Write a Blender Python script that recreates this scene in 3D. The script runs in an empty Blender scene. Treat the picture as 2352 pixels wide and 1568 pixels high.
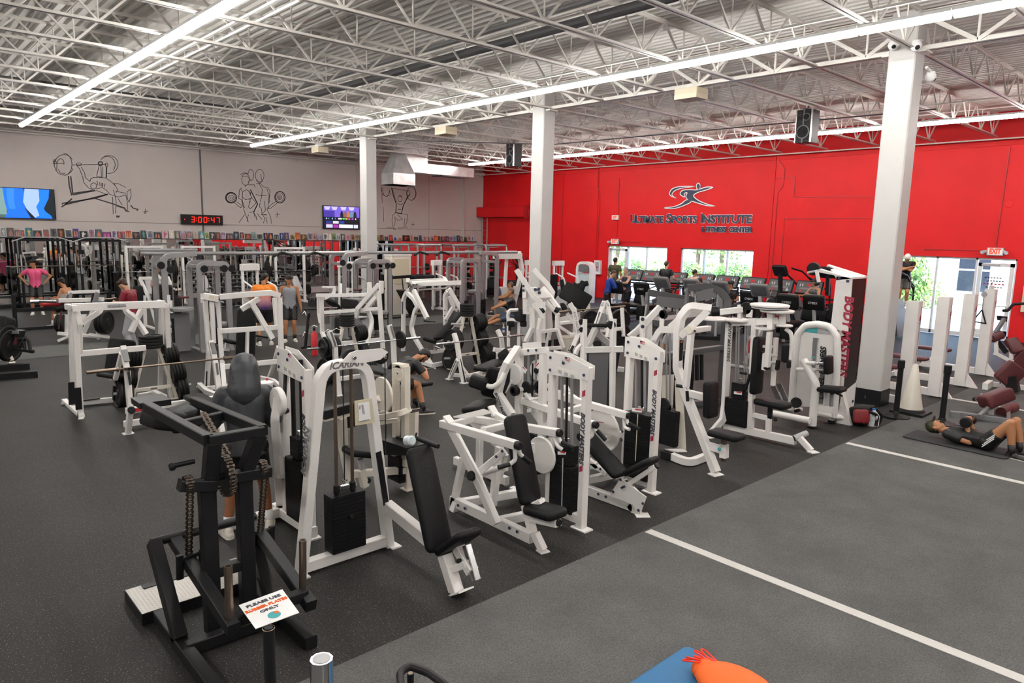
import bpy, bmesh, math, random
from mathutils import Vector, Matrix, noise
random.seed(7)
SC = bpy.context.scene
COL = SC.collection
PI = math.pi

# ---------------------------------------------------------------- camera
cam_data = bpy.data.cameras.new('camera')
cam_data.sensor_width = 36.0
cam_data.sensor_fit = 'HORIZONTAL'
cam_data.lens = 24.67
cam_data.clip_start = 0.05
cam_data.clip_end = 400
cam = bpy.data.objects.new('camera', cam_data)
COL.objects.link(cam)
cam.location = (0, 0, 3.0)
_yaw, _pitch, _roll = math.radians(47.376), math.radians(8.799), math.radians(1.223)
_d = Vector((math.cos(_yaw)*math.cos(_pitch), math.sin(_yaw)*math.cos(_pitch), -math.sin(_pitch)))
_r = Vector((math.sin(_yaw), -math.cos(_yaw), 0))
_u = _r.cross(_d)
_r2 = _r*math.cos(_roll) + _u*math.sin(_roll)
_u2 = -_r*math.sin(_roll) + _u*math.cos(_roll)
cam.rotation_euler = Matrix((_r2, _u2, -_d)).transposed().to_euler()
SC.camera = cam

# ---------------------------------------------------------------- sky, sun, exposure
SC.view_settings.view_transform = 'Standard'
SC.view_settings.look = 'None'
SC.view_settings.gamma = 1.0
SC.view_settings.use_curve_mapping = False
SC.view_settings.exposure = 0.0
world = bpy.data.worlds.new('sky'); SC.world = world
world.use_nodes = True
wn = world.node_tree.nodes; wl = world.node_tree.links
sky = wn.new('ShaderNodeTexSky'); sky.sky_type = 'NISHITA'
sky.sun_disc = False; sky.sun_elevation = math.radians(52); sky.sun_rotation = math.radians(235)
bg = wn['Background']; bg.inputs['Strength'].default_value = 1.9
wl.new(sky.outputs['Color'], bg.inputs['Color'])
sun_d = bpy.data.lights.new('sun', 'SUN'); sun_d.energy = 15.0; sun_d.angle = math.radians(0.6); sun_d.color = (1, .96, .9)
sun = bpy.data.objects.new('sun', sun_d); COL.objects.link(sun)
sun.rotation_euler = (math.radians(38), 0, math.radians(-60))

LAMP_STRENGTH = 56.0

# ---------------------------------------------------------------- materials
MATS = {}
def mat(key, color, rough=.5, metal=0.0, bump=None, emit=None, spec=None, var=None):
    m = bpy.data.materials.new(key); m.use_nodes = True
    nt = m.node_tree; b = nt.nodes['Principled BSDF']
    b.inputs['Base Color'].default_value = (*color, 1)
    b.inputs['Roughness'].default_value = rough
    b.inputs['Metallic'].default_value = metal
    if spec is not None: b.inputs['Specular IOR Level'].default_value = spec
    if emit:
        b.inputs['Emission Color'].default_value = (*emit[0], 1)
        b.inputs['Emission Strength'].default_value = emit[1]
    if var or bump:
        tc = nt.nodes.new('ShaderNodeTexCoord')
        n = nt.nodes.new('ShaderNodeTexNoise')
        n.inputs['Scale'].default_value = (bump or var)[0]
        n.inputs['Detail'].default_value = 4
        nt.links.new(tc.outputs['Object'], n.inputs['Vector'])
        if bump:
            bp = nt.nodes.new('ShaderNodeBump')
            bp.inputs['Strength'].default_value = bump[1]
            bp.inputs['Distance'].default_value = .01
            nt.links.new(n.outputs['Fac'], bp.inputs['Height'])
            nt.links.new(bp.outputs['Normal'], b.inputs['Normal'])
        if var:
            if bump:
                n = nt.nodes.new('ShaderNodeTexNoise'); n.inputs['Scale'].default_value = var[0]
                n.inputs['Detail'].default_value = 5
                nt.links.new(tc.outputs['Object'], n.inputs['Vector'])
            r = nt.nodes.new('ShaderNodeValToRGB')
            r.color_ramp.elements[0].position = .35; r.color_ramp.elements[1].position = .65
            r.color_ramp.elements[0].color = (*[c*(1-var[1]) for c in color], 1)
            r.color_ramp.elements[1].color = (*[min(1, c*(1+var[1])) for c in color], 1)
            nt.links.new(n.outputs['Fac'], r.inputs['Fac'])
            nt.links.new(r.outputs['Color'], b.inputs['Base Color'])
    MATS[key] = m
    return m

mat('w', (.80, .78, .755), .38, var=(3, .03))            # white powder coat
mat('cw', (.72, .67, .58), .42, var=(3, .04))            # aged cream coat
mat('sv', (.36, .36, .365), .34, .5, var=(4, .04))        # silver grey coat
mat('k', (.012, .012, .013), .42, spec=.22)                        # black steel
mat('kb', (.009, .009, .010), .5, bump=(60, .2), spec=.2)       # black vinyl
mat('rb', (.010, .010, .010), .45, spec=.22)           # rubber / iron plates
mat('st', (.009, .009, .010), .5, spec=.2)                       # weight stack
mat('c', (.62, .62, .63), .2, 1.0)                       # chrome
mat('bz', (.22, .17, .13), .35, .9)                      # bronzed worn steel
mat('gr', (.17, .17, .175), .45)                         # dark grey
mat('lg', (.42, .42, .43), .5)                           # light grey
mat('mg', (.085, .085, .09), .45)                        # shield grey
mat('red', (.55, .02, .03), .5)
mat('mar', (.10, .018, .022), .5, bump=(60, .2))         # maroon vinyl
mat('blu', (.05, .12, .45), .5)
mat('teal', (.05, .35, .38), .5)
mat('tan', (.62, .55, .40), .6)
mat('grn', (.02, .33, .06), .5)
mat('ltr', (.06, .06, .075), .5)                         # dark lettering
mat('lred', (.35, .02, .05), .5)                         # red lettering
mat('navy', (.025, .035, .075), .5)
mat('sign', (.85, .85, .85), .5)
mat('paper', (.82, .80, .74), .5)
mat('orange', (.9, .14, .01), .6)
mat('glassc', (.6, .68, .7), .12)
mat('chain', (.075, .055, .04), .45, .6)

# ---------------------------------------------------------------- mesh helpers
class MB:
    def __init__(s): s.v = []; s.f = []
    def add(s, verts, faces):
        o = len(s.v); s.v += [tuple(v) for v in verts]; s.f += [tuple(i+o for i in f) for f in faces]
        return s
    def box(s, x0, x1, y0, y1, z0, z1):
        x0, x1 = sorted((x0, x1)); y0, y1 = sorted((y0, y1)); z0, z1 = sorted((z0, z1))
        return s.add([(x0,y0,z0),(x1,y0,z0),(x1,y1,z0),(x0,y1,z0),(x0,y0,z1),(x1,y0,z1),(x1,y1,z1),(x0,y1,z1)],
              [(3,2,1,0),(4,5,6,7),(0,1,5,4),(1,2,6,5),(2,3,7,6),(3,0,4,7)])
    def prism(s, poly, off):
        poly = [Vector(p) for p in poly]; off = Vector(off); n = len(poly)
        nn = Vector((0, 0, 0))
        for i in range(n):
            a, b = poly[i], poly[(i+1) % n]
            nn += a.cross(b)
        if nn.dot(off) > 0: poly = poly[::-1]
        vs = poly + [p+off for p in poly]
        fs = [tuple(range(n)), tuple(range(2*n-1, n-1, -1))]
        fs += [(i, i+n, (i+1) % n+n, (i+1) % n)[::1] for i in range(n)]
        return s.add(vs, fs)
    def sweep(s, pts, prof, up=None):
        P = [Vector(p) for p in pts]
        Q = [P[0]]
        for p in P[1:]:
            if (p-Q[-1]).length > 1e-5: Q.append(p)
        P = Q
        if len(P) < 2: return s
        d0 = (P[1]-P[0]).normalized()
        if up is None: up = Vector((0, 0, 1)) if abs(d0.z) < .9 else Vector((1, 0, 0))
        up = Vector(up)
        side = d0.cross(up)
        if side.length < 1e-4: side = d0.cross(Vector((.3, 1, .2)))
        side.normalize(); upv = side.cross(d0).normalized()
        ring = [P[0] + side*a + upv*b for a, b in prof]
        rings = [ring]
        for i in range(1, len(P)):
            d = (P[i]-P[i-1]).normalized()
            if i < len(P)-1:
                d2 = (P[i+1]-P[i]).normalized()
                n = d+d2
                n = n.normalized() if n.length > .05 else d
            else: n = d
            nr = []
            for q in rings[-1]:
                dn = d.dot(n)
                t = (P[i]-q).dot(n)/dn if abs(dn) > .05 else (P[i]-q).dot(d)
                nr.append(q+d*t)
            rings.append(nr)
        k = len(prof)
        vs = [v for r in rings for v in r]
        fs = []
        for i in range(len(rings)-1):
            for j in range(k):
                a = i*k+j; b = i*k+(j+1) % k
                fs.append((a, a+k, b+k, b))
        fs.append(tuple(range(k)))
        fs.append(tuple(range((len(rings)-1)*k+k-1, (len(rings)-1)*k-1, -1)))
        return s.add(vs, fs)
    def lathe(s, p0, axis, prof, n=24):
        axis = Vector(axis).normalized(); p0 = Vector(p0)
        a = axis.orthogonal().normalized(); b = axis.cross(a)
        vs = []
        for r, h in prof:
            for j in range(n):
                t = 2*PI*j/n
                vs.append(p0 + axis*h + (a*math.cos(t)+b*math.sin(t))*r)
        fs = []
        for i in range(len(prof)-1):
            for j in range(n):
                fs.append((i*n+j, i*n+(j+1) % n, (i+1)*n+(j+1) % n, (i+1)*n+j))
        fs.append(tuple(range(n-1, -1, -1)))
        fs.append(tuple(range((len(prof)-1)*n, len(prof)*n)))
        return s.add(vs, fs)
    def ball(s, c, rx, ry, rz, n=12, m=8):
        vs = [(c[0], c[1], c[2]-rz)]
        for i in range(1, m):
            t = PI*i/m
            for j in range(n):
                a = 2*PI*j/n
                vs.append((c[0]+rx*math.sin(t)*math.cos(a), c[1]+ry*math.sin(t)*math.sin(a), c[2]-rz*math.cos(t)))
        vs.append((c[0], c[1], c[2]+rz))
        fs = [(0, 1+(j+1) % n, 1+j) for j in range(n)]
        for i in range(m-2):
            for j in range(n):
                a = 1+i*n
                fs.append((a+j, a+(j+1) % n, a+n+(j+1) % n, a+n+j))
        l = 1+(m-2)*n; t = len(vs)-1
        fs += [(l+j, l+(j+1) % n, t) for j in range(n)]
        return s.add(vs, fs)
    def obj(s, name, m, parent=None, smooth=False, origin=None, autosm=None):
        me = bpy.data.meshes.new(name)
        o = Vector(origin) if origin is not None else Vector((0, 0, 0))
        if parent is not None and origin is None: o = world_org(parent)
        me.from_pydata([tuple(Vector(v)-o) for v in s.v], [], s.f)
        me.materials.append(MATS[m] if isinstance(m, str) else m)
        ob = bpy.data.objects.new(name, me)
        COL.objects.link(ob)
        if parent is not None: ob.parent = parent
        else: ob.location = o
        if smooth:
            for p in me.polygons: p.use_smooth = True
            if autosm:
                try: me.set_sharp_from_angle(angle=math.radians(autosm))
                except Exception: pass
        return ob

def world_org(o):
    v = Vector((0, 0, 0))
    while o is not None:
        v = v + Vector(o.location); o = o.parent
    return v

def rect(w, h, c=.006):
    a, b = w/2, h/2
    c = min(c, a*.45, b*.45)
    return [(a-c,-b),(a,-b+c),(a,b-c),(a-c,b),(-a+c,b),(-a,b-c),(-a,-b+c),(-a+c,-b)]
def circ(r, n=10): return [(r*math.cos(-2*PI*i/n), r*math.sin(-2*PI*i/n)) for i in range(n)][::-1]

def fillet(pts, r, n=5):
    P = [Vector(p) for p in pts]
    out = [P[0]]
    for i in range(1, len(P)-1):
        a, b, c = P[i-1], P[i], P[i+1]
        u = (a-b); v = (c-b)
        lu, lv = u.length, v.length
        if lu < 1e-6 or lv < 1e-6: out.append(b); continue
        u /= lu; v /= lv
        ang = u.angle(v, PI)
        if ang > PI-.05: out.append(b); continue
        t = min(r/math.tan(ang/2), lu*.48, lv*.48)
        p, q = b+u*t, b+v*t
        for k in range(n+1):
            s = k/n
            out.append(p*(1-s)**2 + b*2*s*(1-s) + q*s*s)
    out.append(P[-1])
    return out

def thing(name, label, cat, loc=(0, 0, 0), group=None, kind=None):
    o = bpy.data.objects.new(name, None); COL.objects.link(o)
    o.empty_display_size = .1
    o.location = loc
    if label: o['label'] = label
    if cat: o['category'] = cat
    if group: o['group'] = group
    if kind: o['kind'] = kind
    return o
def tag(o, label, cat, group=None, kind=None):
    if label: o['label'] = label
    if cat: o['category'] = cat
    if group: o['group'] = group
    if kind: o['kind'] = kind
    return o
def kids(o): return [c for c in COL.objects if c.parent == o]
CH = {}
def copy_tree(o, loc, rz=0, label=None, group=None, cat=None):
    ch = [x for x in bpy.data.objects if x.parent == o]
    r = o.copy(); COL.objects.link(r); r.location = loc; r.rotation_euler = (0, 0, rz)
    if label: r['label'] = label
    if group: r['group'] = group
    if cat: r['category'] = cat
    for c in ch:
        d = c.copy(); COL.objects.link(d); d.parent = r
        for g in [x for x in bpy.data.objects if x.parent == c]:
            e = g.copy(); COL.objects.link(e); e.parent = d
    return r

# ---- terse part builders: every call makes one part of the current thing
CUR = None; LASTP = {}
def m(name, label, cat, x, y, z=0, group=None):
    global CUR, LASTP
    CUR = thing(name, label, cat, (x, y, z), group); LASTP = {}
    return CUR
def _put(name, mb, mt, smooth=False, autosm=40):
    par = CUR
    if '/' in name:
        a, name = name.split('/'); par = LASTP.get(a, CUR)
    o = mb.obj(name, mt, par, smooth, autosm=autosm)
    LASTP[name] = o
    return o
def _pts(a): return [(a[i], a[i+1], a[i+2]) for i in range(0, len(a), 3)]
def t(name, mt, w, h, *a, r=0, up=None):          # rectangular tube along a path
    pts = _pts(a)
    if r: pts = fillet(pts, r)
    return _put(name, MB().sweep(pts, rect(w, h), up), mt, bool(r), 35)
def rd(name, mt, rad, *a, r=0, n=10):             # round tube along a path
    pts = _pts(a)
    if r: pts = fillet(pts, r, 6)
    return _put(name, MB().sweep(pts, circ(rad, n)), mt, True, 50)
def ex(name, mt, off, *a):                        # extruded outline
    return _put(name, MB().prism(_pts(a), off), mt)
def cy(name, mt, rad, *a, n=24):                  # disc between two points, softened rim
    p, q = _pts(a); p = Vector(p); q = Vector(q); h = (q-p).length; b = min(.01, h*.25, rad*.3)
    return _put(name, MB().lathe(p, q-p, [(rad-b, 0), (rad, b), (rad, h-b), (rad-b, h)], n), mt, True, 40)
def wp(name, mt, rad, *a):                        # weight plate with a raised rim and hub
    p, q = _pts(a); p = Vector(p); q = Vector(q); h = (q-p).length
    prof = [(rad*.97, 0), (rad, h*.15), (rad, h*.85), (rad*.97, h), (rad*.84, h), (rad*.8, h*.75), (rad*.34, h*.75), (rad*.3, h), (rad*.1, h)]
    return _put(name, MB().lathe(p, q-p, prof, 28), mt, True, 30)
def pd(name, mt, w, th, *a):                      # padded cushion from p to q, width along wdir
    p, q, wd = _pts(a); p = Vector(p); q = Vector(q); L = q-p; d = L.normalized()
    wd = Vector(wd); wd = (wd-d*wd.dot(d)).normalized(); n = d.cross(wd)
    rr = min(th*.42, .03)
    bm = bmesh.new(); bmesh.ops.create_cube(bm, size=1)
    M = Matrix.Translation((p+q)/2) @ Matrix((wd, d, n)).transposed().to_4x4() @ Matrix.Diagonal((w, L.length, th, 1))
    bmesh.ops.transform(bm, matrix=M, verts=bm.verts)
    # rounded outline corners, then soft edges
    ve = [e for e in bm.edges if abs((e.verts[0].co-e.verts[1].co).normalized().dot(n)) > .99]
    bmesh.ops.bevel(bm, geom=ve, offset=min(.06, w*.22, L.length*.22), segments=3, affect='EDGES', profile=.5)
    fe = [e for e in bm.edges if e.is_manifold and e.calc_face_angle(0) > 1.2]
    bmesh.ops.bevel(bm, geom=fe, offset=rr, segments=2, affect='EDGES', profile=.5)
    bm.normal_update()
    me = bpy.data.meshes.new(name)
    par = CUR
    nm = name
    if '/' in name:
        aa, nm = name.split('/'); par = LASTP.get(aa, CUR)
    o = world_org(par)
    for v in bm.verts: v.co -= o
    bm.to_mesh(me); bm.free()
    me.materials.append(MATS[mt] if isinstance(mt, str) else mt)
    for pp in me.polygons: pp.use_smooth = True
    try: me.set_sharp_from_angle(angle=math.radians(50))
    except Exception: pass
    ob = bpy.data.objects.new(nm, me); COL.objects.link(ob); ob.parent = par
    LASTP[nm] = ob
    return ob
def tx(name, mt, size, s, *a, shear=0, bold=.0, align='CENTER', ext=.002, sx=1):  # flat lettering at p, reading along xd, up along yd
    p, xd, yd = _pts(a); xd = Vector(xd).normalized(); yd = Vector(yd); yd = (yd-xd*yd.dot(xd)).normalized(); zd = xd.cross(yd)
    cu = bpy.data.curves.new(name, 'FONT'); cu.body = s; cu.size = size; cu.align_x = align; cu.align_y = 'CENTER'
    cu.extrude = ext; cu.shear = shear; cu.offset = bold; cu.resolution_u = 3
    cu.materials.append(MATS[mt])
    par = CUR; nm = name
    if '/' in name:
        aa, nm = name.split('/'); par = LASTP.get(aa, CUR)
    tmp = bpy.data.objects.new('tmp', cu); me = bpy.data.meshes.new_from_object(tmp)
    bpy.data.objects.remove(tmp); bpy.data.curves.remove(cu)
    if not me.materials: me.materials.append(MATS[mt])
    o = bpy.data.objects.new(nm, me); COL.objects.link(o); o.parent = par
    M = Matrix((xd*sx, yd, zd)).transposed().to_4x4()
    M.translation = Vector(p)-(world_org(par) if par else Vector((0, 0, 0)))
    o.matrix_local = M
    return o
STACK = {}
def sk(x, y, z, sx, sy, hh, n, mt='st', top=True):            # selectorised weight stack of n plates
    h = hh/n
    st = _put('weight_stack', MB().box(x-sx*.12, x+sx*.12, y-sy*.12, y+sy*.12, z, z+hh+.06), 'c')
    key = (round(sx, 3), round(sy, 3), round(h, 4))
    if key not in STACK:
        me = bpy.data.meshes.new('weight_plate')
        b = MB(); a, c, g = sx/2, sy/2, h*.9; e = .006
        b.sweep([(0, 0, 0), (0, 0, g)], rect(sx, sy, .012), up=(0, 1, 0))
        me.from_pydata(b.v, [], b.f); me.materials.append(MATS[mt]); STACK[key] = me
    wo = world_org(st)
    for i in range(n):
        o = bpy.data.objects.new('weight_plate', STACK[key]); COL.objects.link(o); o.parent = st
        o.location = Vector((x, y, z+i*h))-wo
    return st
def bx(name, mt, x0, y0, z0, x1, y1, z1): return _put(name, MB().box(x0, x1, y0, y1, z0, z1), mt)
# ================================================================ the room
XR, YG, XL, YF, ZC = 26.0, 30.9, -11.0, -22.0, 6.95     # red wall, grey wall, unseen walls, roof deck
def nodes(key, base, rough):
    mm = bpy.data.materials.new(key); mm.use_nodes = True
    nt = mm.node_tree; b = nt.nodes['Principled BSDF']
    b.inputs['Roughness'].default_value = rough; b.inputs['Base Color'].default_value = (*base, 1)
    tc = nt.nodes.new('ShaderNodeTexCoord'); MATS[key] = mm
    return mm, nt, b, tc
def noise_n(nt, tc, scale, detail=4, rough=.5):
    n = nt.nodes.new('ShaderNodeTexNoise'); n.inputs['Scale'].default_value = scale
    n.inputs['Detail'].default_value = detail; n.inputs['Roughness'].default_value = rough
    nt.links.new(tc.outputs['Object'], n.inputs['Vector']); return n
def ramp(nt, src, p0, c0, p1, c1):
    r = nt.nodes.new('ShaderNodeValToRGB'); e = r.color_ramp.elements
    e[0].position = p0; e[0].color = (*c0, 1); e[1].position = p1; e[1].color = (*c1, 1)
    nt.links.new(src, r.inputs['Fac']); return r
def mixc(nt, fac, a, b):
    mx = nt.nodes.new('ShaderNodeMix'); mx.data_type = 'RGBA'
    nt.links.new(fac, mx.inputs[0])
    for s, i in ((a, 6), (b, 7)):
        if isinstance(s, tuple): mx.inputs[i].default_value = (*s, 1)
        else: nt.links.new(s, mx.inputs[i])
    return mx.outputs[2]
# rubber floor with pale flecks
fm, nt, b, tc = nodes('rubber_floor', (.03, .03, .03), .58)
b.inputs['Specular IOR Level'].default_value = .22
big = ramp(nt, noise_n(nt, tc, .9, 5).outputs['Fac'], .3, (.017, .0158, .015), .7, (.026, .0245, .0235))
fl = ramp(nt, noise_n(nt, tc, 95, 2, .6).outputs['Fac'], .63, (0, 0, 0), .68, (1, 1, 1))
nt.links.new(mixc(nt, fl.outputs['Color'], big.outputs['Color'], (.26, .235, .2)), b.inputs['Base Color'])
bp = nt.nodes.new('ShaderNodeBump'); bp.inputs['Strength'].default_value = .25; bp.inputs['Distance'].default_value = .004
nt.links.new(noise_n(nt, tc, 140, 2).outputs['Fac'], bp.inputs['Height']); nt.links.new(bp.outputs['Normal'], b.inputs['Normal'])
# grey turf
tm, nt, b, tc = nodes('grey_turf', (.12, .12, .12), .95)
b.inputs['Specular IOR Level'].default_value = .15
a1 = ramp(nt, noise_n(nt, tc, 1.6, 8, .65).outputs['Fac'], .3, (.146, .146, .143), .72, (.205, .203, .198))
a2 = ramp(nt, noise_n(nt, tc, 70, 4, .7).outputs['Fac'], .3, (.30, .30, .30), .7, (1, 1, 1))
mm2 = nt.nodes.new('ShaderNodeMix'); mm2.data_type = 'RGBA'; mm2.blend_type = 'MULTIPLY'; mm2.inputs[0].default_value = .75
nt.links.new(a1.outputs['Color'], mm2.inputs[6]); nt.links.new(a2.outputs['Color'], mm2.inputs[7])
nt.links.new(mm2.outputs[2], b.inputs['Base Color'])
bp = nt.nodes.new('ShaderNodeBump'); bp.inputs['Strength'].default_value = .8; bp.inputs['Distance'].default_value = .012
nt.links.new(noise_n(nt, tc, 150, 3).outputs['Fac'], bp.inputs['Height']); nt.links.new(bp.outputs['Normal'], b.inputs['Normal'])
mat('turf_white', (.62, .60, .57), .9, bump=(90, .5))
mat('red_wall', (.68, .010, .013), .5, spec=.25, bump=(40, .12), var=(.8, .06))
mat('red_paint', (.42, .010, .013), .45)
mat('grey_wall', (.60, .545, .52), .7, bump=(60, .1), var=(.5, .03))
mat('deck', (.74, .72, .68), .55, var=(.7, .06))
mat('steel', (.78, .76, .71), .45)
mat('pipe_dark', (.10, .10, .105), .45)
mat('duct', (.66, .66, .66), .32, .55, var=(2.5, .12))
mat('tube_on', (1, 1, 1), .4, emit=((1.0, .97, .925), LAMP_STRENGTH))
mat('strip_body', (.75, .75, .75), .4)
mat('white_paint', (.54, .53, .515), .5, var=(2, .02))
mat('frame_al', (.74, .75, .75), .4)
mat('mirror', (.86, .88, .87), .015, 1.0)
mat('black_board', (.015, .015, .016), .4)
mat('pavement', (.60, .59, .58), .8, var=(1.5, .06))
mat('leaf_a', (.10, .22, .035), .6, var=(3, .5))
mat('leaf_b', (.22, .33, .08), .6, var=(3, .4))
mat('bark', (.20, .15, .11), .85)
mat('ground_soil', (.30, .27, .2), .9)
gm = bpy.data.materials.new('window_glass'); gm.use_nodes = True
nt = gm.node_tree; nt.nodes.remove(nt.nodes['Principled BSDF'])
g1 = nt.nodes.new('ShaderNodeBsdfTransparent'); g2 = nt.nodes.new('ShaderNodeBsdfGlossy'); g2.inputs['Roughness'].default_value = .02
fr = nt.nodes.new('ShaderNodeFresnel'); fr.inputs['IOR'].default_value = 1.3; mxs = nt.nodes.new('ShaderNodeMixShader')
g1.inputs['Color'].default_value = (.93, .97, .97, 1)
nt.links.new(fr.outputs['Fac'], mxs.inputs['Fac']); nt.links.new(g1.outputs[0], mxs.inputs[1]); nt.links.new(g2.outputs[0], mxs.inputs[2])
nt.links.new(mxs.outputs[0], nt.nodes['Material Output'].inputs['Surface']); MATS['window_glass'] = gm

def struct(name, mb, mt, parent=None):
    o = mb.obj(name, mt, parent)
    if parent is None: o['kind'] = 'structure'
    return o
def sempty(name, loc=(0, 0, 0)):
    o = thing(name, None, None, loc); o['kind'] = 'structure'; return o

struct('floor', MB().box(XL, XR, YF, YG+.1, -.2, 0), 'rubber_floor')
TE = 4.07                                                        # turf edge
tf = struct('turf', MB().box(XL, XR-.02, -1.6, TE, .0005, .012), 'grey_turf')
for x in (-4.1, .78, 5.67, 10.54, 15.25, 20.1): struct('line_marking', MB().box(x-.052, x+.052, -1.6, TE-.03, .0122, .0175), 'turf_white', tf)
struct('walkway', MB().box(XL, 22.5, 18.55, 20.3, .0005, .008), mat('walk_grey', (.075, .077, .072), .8, bump=(90, .4), var=(30, .25)))

# --- red wall, built as panels round its openings
ops = [(5.49, 8.95, 2.53), (14.22, 17.63, 2.51), (18.32, 21.71, 2.51)]
wr = sempty('wall_right', (XR, 0, 0))
T = .32
seams = [YF, -13, -4.2, 4.9, 13.55, 22.4, YG+.3]
for i in range(6):
    y0, y1 = seams[i]+.012, seams[i+1]-.012
    inn = sorted([o for o in ops if o[0] > y0 and o[1] < y1])
    mb = MB(); y = y0
    for o in inn:
        mb.box(XR, XR+T, y, o[0], 0, o[2]); y = o[1]
    if inn: mb.box(XR, XR+T, y, y1, 0, inn[0][2])
    mb.box(XR, XR+T, y0, y1, inn[0][2] if inn else 0, 5.93)
    mb.box(XR+.02, XR+T, y0-.02, y1+.02, 5.93, 5.955)
    mb.box(XR-.02, XR+T, y0, y1, 5.955, 7.2)
    mb.obj('panel', 'red_wall', wr)
MB().box(XR+.05, XR+T+.02, YF, YG+.3, 5.0, 7.2).obj('backing', 'red_paint', wr)
for y0 in seams[1:-1]: MB().box(XR+.03, XR+T, y0-.02, y0+.02, 2.6, 7.2).obj('seam', 'red_paint', wr)
def redstrip(*pts, w=.03, d=.025):
    return MB().sweep(pts, rect(w, d, .003), up=(1, 0, 0)).obj('conduit', 'red_paint', wr)
redstrip((XR-.02, 24.7, 0), (XR-.02, 24.7, 5.85), (XR-.02, 24.6, 6.0))
redstrip((XR-.02, 21.15, 2.9), (XR-.02, 21.15, 5.6)); redstrip((XR-.02, 22.3, 0), (XR-.02, 22.3, 4.9), (XR-.02, 22.45, 5.3), (XR-.02, 22.45, 6))
redstrip((XR-.02, 13.4, 0), (XR-.02, 13.4, 4.7), (XR-.02, 13.2, 5.0), (XR-.02, 13.2, 5.6), (XR-.02, 13.45, 5.95))
redstrip((XR-.015, 13.05, 0), (XR-.015, 13.05, 3.75), (XR-.015, 8.9, 3.78))
redstrip((XR-.015, 13.5, 5.28), (XR-.015, 12.75, 5.28), (XR-.015, 12.75, 4.55), (XR-.015, 9.9, 4.5))
redstrip((XR-.02, 9.05, 5.3), (XR-.02, 9.05, 3.2)); redstrip((XR-.02, 6.1, 2.85), (XR-.02, 6.05, 5.9))
redstrip((XR-.02, 6.4, 2.76), (XR-.02, 8.1, 2.76), (XR-.02, 8.1, 2.7)); redstrip((XR-.02, 19.7, 2.7), (XR-.02, 20.9, 2.7))
for y, z in ((12.5, 4.25), (10.6, 4.2), (8.5, 4.2), (5.9, 4.2), (21.4, 4.6), (15.9, 4.85)):
    MB().lathe((XR, y, z), (-1, 0, 0), [(.13, 0), (.13, .008), (.11, .012)], 20).obj('plug', 'red_wall', wr)

# --- grey wall: tilt-up panels with joints, and a horizontal reveal
wb = sempty('wall_back', (0, YG, 0))
gs = [XL, -4.7, 3.0, 10.62, 18.55, 22.25, XR+.05]
for i in range(6):
    x0, x1 = gs[i]+.008, gs[i+1]-.008
    MB().box(x0, x1, YG, YG+.25, 0, 3.075).obj('panel', 'grey_wall', wb)
    MB().box(x0, x1, YG, YG+.25, 3.09, 7.2).obj('panel', 'grey_wall', wb)
MB().box(XL, XR, YG+.03, YG+.27, 0, 7.2).obj('backing', mat('joint_dark', (.1, .09, .09), .8), wb)
MB().box(10.58, 10.64, YG-.03, YG-.002, 2.5, 6.7).obj('conduit', 'pipe_dark', wb)
MB().sweep([(14.9, YG-.02, 6.6), (14.9, YG-.02, 6.0)], circ(.02, 6)).obj('conduit', 'grey_wall', wb)
MB().sweep([(17.9, YG-.02, 6.3), (17.9, YG-.02, 3.1)], circ(.018, 6)).obj('conduit', 'grey_wall', wb)
MB().sweep([(24.55, YG-.05, 2.5), (24.55, YG-.05, 5.9)], rect(.1, .06)).obj('conduit', 'white_paint', wb)
struct('wall_left', MB().box(XL-.2, XL, YF, YG, 0, 7.2), 'grey_wall')
struct('wall_front', MB().box(XL, XR, YF-.2, YF, 0, 7.2), 'grey_wall')

# --- roof deck (ribs are real) on open-web joists
cb = MB(); pitch = .2; nrib = int((XR+.3-XL)/pitch)
vs = []; fs = []
for i in range(nrib+1):
    x = XL+i*pitch
    for dx, z in ((0, ZC), (.085, ZC), (.115, ZC+.05), (.17, ZC+.05)):
        vs += [(x+dx, YF, z), (x+dx, YG+.3, z)]
for i in range(len(vs)//2-1): fs.append((2*i+1, 2*i, 2*i+2, 2*i+3))
cb.add(vs, fs); cb.box(XL, XR+.3, YF, YG+.3, ZC+.06, ZC+.2)
struct('ceiling', cb, 'deck')
JZ0, JZ1 = 6.2, 6.86
JY = [4.66+1.736*k for k in range(-15, 16)]
GX = [1.2, 13.6]
def angle_pair(mb, x0, x1, z, up):
    for s in (-1, 1):
        mb.box(x0, x1, s*.012, s*.062, z, z+.006*up); mb.box(x0, x1, s*.012, s*.018, z, z+.05*up)
jm = {}
def joist_meshes(x0, x1, key):
    top = MB(); angle_pair(top, x0, x1, JZ1, -1)
    bot = MB(); angle_pair(bot, x0+.05, x1-.05, JZ0, 1)
    web = MB(); n = round((x1-x0)/1.24); s = (x1-x0)/n
    for i in range(n):
        a, b2, c = x0+i*s, x0+(i+.5)*s, x0+(i+1)*s
        w = rect(.034, .034, .003)
        web.sweep([(a, 0, JZ1-.02), (b2, 0, JZ0+.02)], w); web.sweep([(b2, 0, JZ0+.02), (c, 0, JZ1-.02)], w)
        web.sweep([(b2, 0, JZ0+.02), (b2, 0, JZ1-.02)], rect(.022, .022, .002))
    return [('top_chord', top), ('bottom_chord', bot), ('web', web)]
spans = [(13.65, XR-.02), (1.25, 13.55), (XL, 1.15)]
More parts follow.
